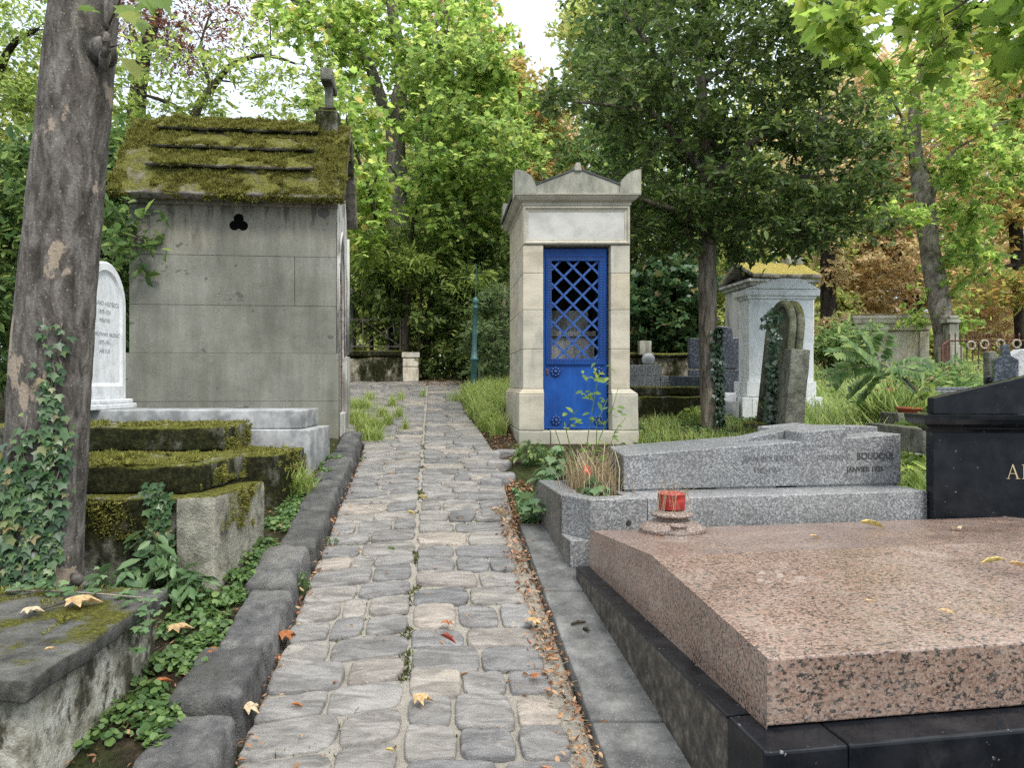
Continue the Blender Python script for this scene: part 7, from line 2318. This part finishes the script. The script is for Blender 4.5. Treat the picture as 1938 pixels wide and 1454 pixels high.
def rose_and_trough():
    rng = np.random.default_rng(70)
    g = frame(.33, 4.17, 9.4)
    # dry grass tuft
    c = g(.25, .50, 1.015)
    q = rng.normal(0, 1, (620, 2)) * np.array([.07, .14])
    P = [tuple(g(.25 + a, .45 + b, 1.01)) for a, b in q]
    o = blades('dry_grass_tuft', P, .19, M['straw'], rng, None, .42, off=c, kind='straw')
    tag(o, 'straw coloured dry grass tuft standing in the granite trough', 'dry grass')
    clump('lobed_leaf_plant', g(.20, .22, 1.02), 46, .10, .12, .05, 'maple', M['lf_pale'], rng, 'small leafy weeds in the front of the granite trough under the dry grass', 'plant', tilt=.8)
    # rose bush
    t = thing('rose_bush', g(.33, .45, 1.01), 'leggy rose bush rising from the granite trough in front of the blue door', 'rose bush')
    m = MB()
    D = 4.75
    stems = [[(1105, 925), (1112, 830), (1122, 770), (1135, 700)], [(1110, 930), (1135, 830), (1160, 770), (1170, 735)], [(1100, 930), (1075, 830), (1068, 800)], [(1115, 935), (1150, 860), (1165, 815), (1185, 790)], [(1090, 930), (1070, 870), (1050, 812)],
             [(1112, 930), (1128, 860), (1130, 800), (1150, 755)], [(1072, 815), (1082, 790), (1093, 775)]]
    P, N, Dd, S = [], [], [], []
    for st in stems:
        pts = [W(px, py, D - .04 * k) for k, (px, py) in enumerate(st)]
        m.tube(pts, [.0042 - .0008 * k for k in range(len(pts))], 6)
    for px, py, n in [(1130, 710, 5), (1145, 700, 4), (1112, 715, 4), (1140, 725, 3), (1118, 745, 5), (1125, 760, 4), (1160, 775, 4), (1178, 785, 4), (1128, 795, 4), (1100, 790, 3), (1075, 790, 4), (1088, 800, 3), (1150, 830, 4), (1130, 850, 5), (1140, 865, 4), (1125, 880, 3), (1148, 900, 3), (1165, 910, 4), (1140, 925, 3), (1155, 812, 3), (1105, 755, 3)]:
        for k in range(n):
            P.append(W(px + rng.normal(0, 8), py + rng.normal(0, 6), D - .06 + rng.normal(0, .04))); N.append((rng.normal(0, .4), rng.normal(-.5, .4), .9)); a = rng.uniform(0, 6.28); Dd.append((math.cos(a), math.sin(a), -.1)); S.append(rng.uniform(.04, .075))
    m.build('stem', M['lf_rose'], t, smooth=True)
    leaves('leaves', P, N, Dd, np.array(S), 'oval', M['lf_rose'], t, curl=rng.uniform(-.4, .1, len(P)))
    c = W(1110, 890, 4.55)
    pp = MB(); 
    n = 26
    a = rng.uniform(0, 6.28, n)
    P = np.stack([c.x + .012 * np.cos(a), c.y + .012 * np.sin(a), c.z + rng.uniform(-.012, .012, n)], 1)
    Dr = np.stack([np.cos(a), np.sin(a), rng.uniform(.1, 1.2, n)], 1)
    leaves('bloom', P, np.stack([np.cos(a), np.sin(a), .6 + 0 * a], 1), Dr, np.full(n, .024), 'round', M['petal'], t, curl=np.full(n, .6))
rose_and_trough()

def ailanthus():
    rng = np.random.default_rng(80)
    D = 6.4
    t = thing('ailanthus_sapling', W(1768, 775, D - .1), 'leaning sapling with long pinnate fern like fronds above the weeds', 'sapling')
    m = MB()
    m.tube([W(1772, 785, D - .2), W(1730, 735, D), W(1695, 700, D), W(1668, 690, D), W(1640, 665, D)], [.016, .014, .012, .010, .006], 8)
    fr_ = [((1668, 690), (1620, 690), (1560, 712), .1, 15), ((1665, 688), (1625, 655), (1572, 668), .3, 15), ((1650, 672), (1645, 640), (1632, 632), .1, 12), ((1660, 682), (1675, 650), (1678, 628), 0, 12), ((1672, 690), (1640, 715), (1602, 748), -.3, 14), ((1680, 695), (1655, 725), (1620, 762), -.3, 14),
           ((1690, 700), (1720, 680), (1765, 688), .1, 13), ((1695, 702), (1710, 715), (1722, 742), -.2, 12), ((1655, 676), (1620, 660), (1605, 640), .3, 12), ((1690, 697), (1700, 690), (1750, 705), .2, 12), ((1640, 668), (1600, 690), (1575, 730), -.2, 13)]
    P, N, Dd, S = [], [], [], []
    for a, b, c, dy, n in fr_:
        A, B, C = W(*a, D), W(*b, D - dy * .6), W(*c, D - dy)
        pts = [(A * (1 - u) ** 2 + B * 2 * u * (1 - u) + C * u * u) for u in np.linspace(0, 1, 9)]
        m.tube(pts, [.005 - .0004 * k for k in range(9)], 5)
        for k in range(n):
            u = .12 + .88 * k / n
            p = A * (1 - u) ** 2 + B * 2 * u * (1 - u) + C * u * u
            d = ((B - A) * (1 - u) + (C - B) * u).normalized()
            side = d.cross(Vector((0, -.5, 1))).normalized()
            for sg in (1, -1):
                P.append(p); Dd.append(np.array(side * sg + d * .35 + Vector((0, -.1, -.35)))); N.append((rng.normal(0, .15), -.65, .7)); S.append(.125 * (1.05 - .5 * abs(u - .4)) * rng.uniform(.85, 1.1))
        P.append(C); Dd.append(np.array(C - B)); N.append((0, -.4, .8)); S.append(.07)
    m.build('stem', M['bark_grey'], t, smooth=True)
    leaves('fronds', P, N, Dd, np.array(S), 'oval', M['lf_ail'], t, curl=rng.uniform(-.5, 0, len(P)))
    # flowering plants among the weeds
    for px, py, D2, lab in [(1668, 728, 7.4, 'plant with small red flower heads among the tall grass'), (1722, 725, 7.0, 'pinkish dried flowering plant above the terracotta planter')]:
        p = W(px, py, D2)
        t2 = thing('flowering_plant', p - Vector((0, 0, .3)), lab, 'flower')
        n = 26
        A = np.array(p) + np.stack([rng.normal(0, .03, n), rng.normal(0, .03, n), np.full(n, -.32)], 1)
        B = np.array(p) + np.stack([rng.normal(0, .10, n), rng.normal(0, .08, n), rng.uniform(-.08, .10, n)], 1)
        link_mesh('stem', np_mesh('stem', *thin_tubes(A, B, .003, .002)), M['lf_light'], t2)
        leaves('flower_heads', B, rng.normal(0, 1, B.shape), rng.normal(0, 1, B.shape) + np.array([0, 0, .6]), rng.uniform(.018, .036, n), 'round', M['flower'] if D2 > 7.2 else M['straw_pink'], t2, kindtag='stuff')
        P = (A + (B - A) * rng.uniform(.2, .9, (n, 1)))
        leaves('leaves', P, rng.normal(0, .5, P.shape) + np.array([0, 0, 1]), rng.normal(0, 1, P.shape), rng.uniform(.04, .08, n), 'lance', M['lf_light'], t2)
    for px, py, D2, h, lab in [(1592, 650, 11.2, .6, 'light green shrub between the marble temple and the stone house tomb'), (1760, 742, 9.0, .3, 'low yellow green shrub before the fence ledge')]:
        p = W(px, py, D2)
        c = np.array(p)[None] + rng.normal(0, 1, (60, 3)) * np.array([.22, .2, .12])
        A, B, P, N, Dq, S = crown_leaves(rng, c, norm(rng.normal(0, 1, c.shape)), 'lance', .11, 6, 7, .24)
        t2 = thing('pale_shrub', Vector((p.x, p.y, float(gz(D2)))), lab, 'shrub')
        base = np.tile(np.array([[p.x, p.y, float(gz(D2))]]), (len(c), 1)) + rng.normal(0, .06, (60, 3)) * np.array([1, 1, 0])
        link_mesh('stem', np_mesh('stem', *join_np([thin_tubes(A, B, .003, .002), thin_tubes(base, c, .010, .004)])), M['twig'], t2)
        leaves('foliage', P, N, Dq, S, 'lance', M['lf_ail'], t2)
ailanthus()

def litter():
    rng = np.random.default_rng(90)
    R = random.Random(90)
    # strip of dead leaves along the right side of the setts, and other drifts
    P = []
    def drift(n, fn):
        for _ in range(n):
            x, y, z = fn(); P.append((x, y, z + rng.uniform(.004, .022)))
    def strip():
        y = rng.uniform(2.0, 5.4); x = float(pathR(y)) - .045 + rng.normal(0, .045)
        return x, y, float(gz(y)) + .006
    drift(900, strip)
    def s2():
        y = rng.uniform(4.9, 6.0); x = float(pathR(y)) + abs(rng.normal(.06, .10)); return x, y, ground_z(x, y)
    drift(520, s2)
    def s3():
        x = rng.uniform(-1.5, -.2); y = rng.uniform(11.6, 12.4) ; return x, y, max(ground_z(x, y), float(gz(y)))
    drift(900, s3)
    def s4():
        y = rng.uniform(2.0, 7.0); x = float(pathL(y)) - rng.uniform(.26, .6); return x, y, ground_z(x, y)
    drift(420, s4)
    def s5():
        y = rng.uniform(1.9, 7.0); x = float(pathL(y)) + abs(rng.normal(0, .02)); return x, y, float(gz(y))
    drift(220, s5)
    def s6():
        x = rng.uniform(-.55, -.05); y = rng.uniform(6.7, 8.0); x = float(pathR(y)) + rng.uniform(.02, .3); return x, y, ground_z(x, y)
    drift(360, s6)
    def s7():
        x = rng.uniform(1.3, 3.0); y = rng.uniform(6, 8.6); return x, y, ground_z(x, y)
    drift(420, s7)
    def s8():
        y = 1.9 + 5 * rng.random() ** 1.4; x = rng.uniform(float(pathL(y)), float(pathR(y))); return x, y, float(gz(y)) + .012
    drift(150, s8)
    P = np.array(P); n = len(P)
    a = rng.uniform(0, 6.283, n)
    S = rng.uniform(.010, .042, n)
    o = leaves('leaf_litter', P, norm(rng.normal(0, .5, P.shape) + np.array([0, 0, 1])), np.stack([np.cos(a), np.sin(a), 0 * a], 1), S, 'oval', M['litter'], off=(0, 5, .7), curl=rng.uniform(-1.2, .8, n))
    tag(o, kind='stuff'); o['label'] = 'drift of small brown dead leaves along the path edge'; o['category'] = 'leaf litter'
    # straw and stalks
    Q = []
    for _ in range(420):
        y = rng.uniform(1.9, 5.6); Q.append((float(pathR(y)) - .05 + rng.normal(0, .035), y, float(gz(y)) + .012))
    for _ in range(200):
        y = rng.uniform(1.9, 6.8); x = float(pathL(y)) - rng.uniform(.28, .6); Q.append((x, y, ground_z(x, y) + .008))
    Q = np.array(Q); n = len(Q); a = rng.uniform(0, 6.283, n)
    o = leaves('straw_litter', Q, rng.normal(0, .3, Q.shape) + np.array([0, 0, 1]), np.stack([np.cos(a), np.sin(a), rng.uniform(-.05, .15, n)], 1), rng.uniform(.03, .11, n), 'straw', M['straw'], off=(0, 4, .6))
    tag(o, kind='stuff'); o['label'] = 'dry straw stalks scattered along the flagstone edge'; o['category'] = 'straw'
    # moss and tiny grass in the joints of the setts
    Q = []
    while len(Q) < 5200:
        y = rng.uniform(1.9, 11.5); l, r = float(pathL(y)), float(pathR(y))
        x = -.38 - .104 * (y - 2.5) + rng.normal(0, .022) if rng.random() < .35 and y < 7.5 else rng.uniform(l, r)
        if mnoise.noise(Vector((x * 3.5, y * 3.5, 21))) + .5 * mnoise.noise(Vector((x * 11, y * 11, 2))) > .16: Q.append((x, y, float(gz(y)) - .008))
    Q = np.array(Q); a = rng.uniform(0, 6.283, len(Q))
    o = leaves('joint_moss', Q, rng.normal(0, 1, Q.shape), np.stack([np.cos(a) * .6, np.sin(a) * .6, np.ones(len(Q))], 1), rng.uniform(.012, .030, len(Q)), 'tri', M['joint'], off=(-.5, 5, .7))
    tag(o, kind='stuff'); o['label'] = 'dull green moss and tiny weeds in the joints of the cobbles'; o['category'] = 'moss'
    # single fallen leaves
    def fallen(px, py, z, D, size, mat, kind, label, ang, curl=-.9, tilt=(0, 0)):
        p = W(px, py, D) if z is None else None
        if p is None:
            D = (EYE - z) * F_PX / (py - CY); p = W(px, py, D)
        P = np.array([[p.x, p.y, p.z + .008]])
        d = np.array([[math.cos(ang), math.sin(ang), .05]])
        V, l, s = leaf_arrays(P - d * size * .4, np.array([[tilt[0], tilt[1], 1.0]]), d, np.array([size]), kind, np.array([curl]))
        V[:, 2] += max(0, (P[0, 2] - .004) - V[:, 2].min())
        me = np_mesh('fallen_leaf', V, l, s)
        tag(link_mesh('fallen_leaf', me, M[mat], off=p), label, 'fallen leaf', 'fallen leaves')
    def onpath(px, py, dz=.016):
        q = gp(px, py, dz); return q.y
    for px, py, dz, size, mat, kind, lab, ang in [
        (846, 1186, .018, .062, 'dl_orange', 'maple', 'small orange fallen leaf standing on the setts in mid path', 1.2),
        (845, 1218, .018, .085, 'dl_red', 'lance', 'narrow red curled leaf lying on a brown sett', -.4),
        (797, 1333, .02, .085, 'dl_tan', 'maple', 'curled tan maple leaf near the bottom middle of the path', .3),
        (471, 1352, .01, .095, 'dl_pale', 'maple', 'large pale curled leaf in the gutter against the nearest kerb stone', 1.1),
        (540, 1213, .012, .105, 'dl_orange', 'maple', 'crumpled bright orange leaf against the left kerb', .8),
        (560, 1342, .016, .045, 'dl_orange', 'oval', 'small orange brown leaf on a gutter sett', .2),
        (570, 1400, .016, .03, 'dl_tan', 'oval', 'tiny tan leaf on a near left sett', 2.2),
        (736, 1428, .02, .04, 'dl_yellow', 'oval', 'small yellowish leaf at the bottom edge of the path', .3),
        (1012, 1286, .02, .05, 'dl_orange', 'maple', 'little orange leaf on the brown sett by the flagstones', 2.5),
        (800, 948, .016, .09, 'dl_yellow', 'oval', 'yellow oval leaf flat on the far middle setts', .2),
        (776, 976, .016, .07, 'dl_yellow', 'oval', 'pale yellow leaf just nearer than the yellow oval leaf', .1),
        (940, 977, .016, .12, 'dl_pale', 'lance', 'long pale leaf at the right edge of the path by the soil', .15),
        (1010, 1185, .02, .09, 'dl_tan', 'maple', 'broad tan leaf in the litter strip beside the flagstones', .9),
        (618, 932, .012, .07, 'dl_brown', 'maple', 'dark red brown curled leaf at the foot of the left kerb', 1.5),
        (885, 1170, .02, .03, 'dl_tan', 'oval', 'tiny tan leaf on the setts right of the orange leaf', 1.2),
        (432, 1090 + 108, .155, .05, 'dl_pale', 'oval', 'short pale straw coloured leaf on top of a left kerb stone', 1.9)]:
        D = onpath(px, py, dz)
        fallen(px, py, None, D, size, mat, kind, lab, ang)
    for px, py, z, size, mat, kind, lab, ang in [
        (152, 1148, .848, .13, 'dl_tan', 'maple', 'big tan curled maple leaf on the mossy low slab', .5),
        (60, 1162, .848, .075, 'dl_pale', 'maple', 'pale leaf lying in the moss of the low slab', .2),
        (93, 1235, .85, .04, 'dl_tan', 'oval', 'tiny tan leaf near the front of the low slab', .9),
        (338, 1196, .60, .11, 'dl_tan', 'maple', 'tan curled leaf on the soil between low slab and kerb', .4),
        (402, 1238, .56, .07, 'dl_orange', 'maple', 'orange brown leaf on the soil beside the weeds', .2),
        (305, 1298, .52, .08, 'dl_orange', 'oval', 'orange leaf between two weed clumps near the left kerb', .7),
        (262, 1366, .46, .08, 'dl_brown', 'oval', 'brown leaf in the weeds left of the nearest kerb stone', .3),
        (458, 1094, .66, .07, 'dl_pale', 'maple', 'pale leaf on the soil beneath the pale concrete corner', .6),
        (1540, 1021, .955, .06, 'dl_tan', 'oval', 'small tan leaf on the far part of the pink slab', .2),
        (1645, 1002, .93, .15, 'dl_yellow', 'lance', 'long yellow curled leaf at the far edge of the pink slab', .1),
        (1812, 1008, .94, .10, 'dl_pale', 'oval', 'pale leaf tilted up before the black headstone', 1.4),
        (1885, 1071, .978, .10, 'dl_yellow', 'lance', 'yellow lance shaped leaf toward the right of the pink slab', 3.0),
        (1922, 1078, .978, .09, 'dl_tan', 'lance', 'tan leaf beside the yellow lance shaped leaf on the pink slab', .0),
        (1792, 1163, .945, .05, 'dl_tan', 'maple', 'small split tan leaf on the near part of the pink slab', .4),
        (1645, 1143, .955, .035, 'dl_tan', 'oval', 'tiny tan leaf in the middle of the pink slab', .1),
        (1250, 1023, .908, .07, 'dl_brown', 'lance', 'dark narrow leaf lying left of the small vase foot', .05)]:
        fallen(px, py, z, 0, size, mat, kind, lab, ang, curl=-.5)
    # twigs on the flagstones
    for (px, py, dx, dy, lab) in [(1095, 1180, .035, .012, 'short dark twig lying across the flagstone kerb'), (1110, 1193, .012, -.02, 'tiny dark twig just nearer than the short one on the flagstone kerb')]:
        p = gp(px, py, .04)
        o = MB().tube([p + Vector((-dx, -dy, 0)), p + Vector((0, .004, .006)), p + Vector((dx, dy, .002))], [.006, .008, .004], 6).build('twig', M['twig'], off=p, smooth=True)
        tag(o, lab, 'twig')
    o = MB().tube([W(1418, 1038, 3.35) + Vector((-.03, 0, .004)), W(1418, 1038, 3.35) + Vector((.03, .005, .004))], [.004, .003], 6).build('twig', M['twig'], off=W(1418, 1038, 3.35))
    tag(o, 'dark twig on the pink slab right of the vase', 'twig')
    o = MB().tube([Vector((-1.78, 2.75, .852)), Vector((-1.72, 2.85, .858)), Vector((-1.66, 2.98, .852))], [.003, .004, .002], 5).build('twig', M['twig'], off=(-1.72, 2.85, .85))
    tag(o, 'thin twig lying on the mossy low slab', 'twig')
litter()
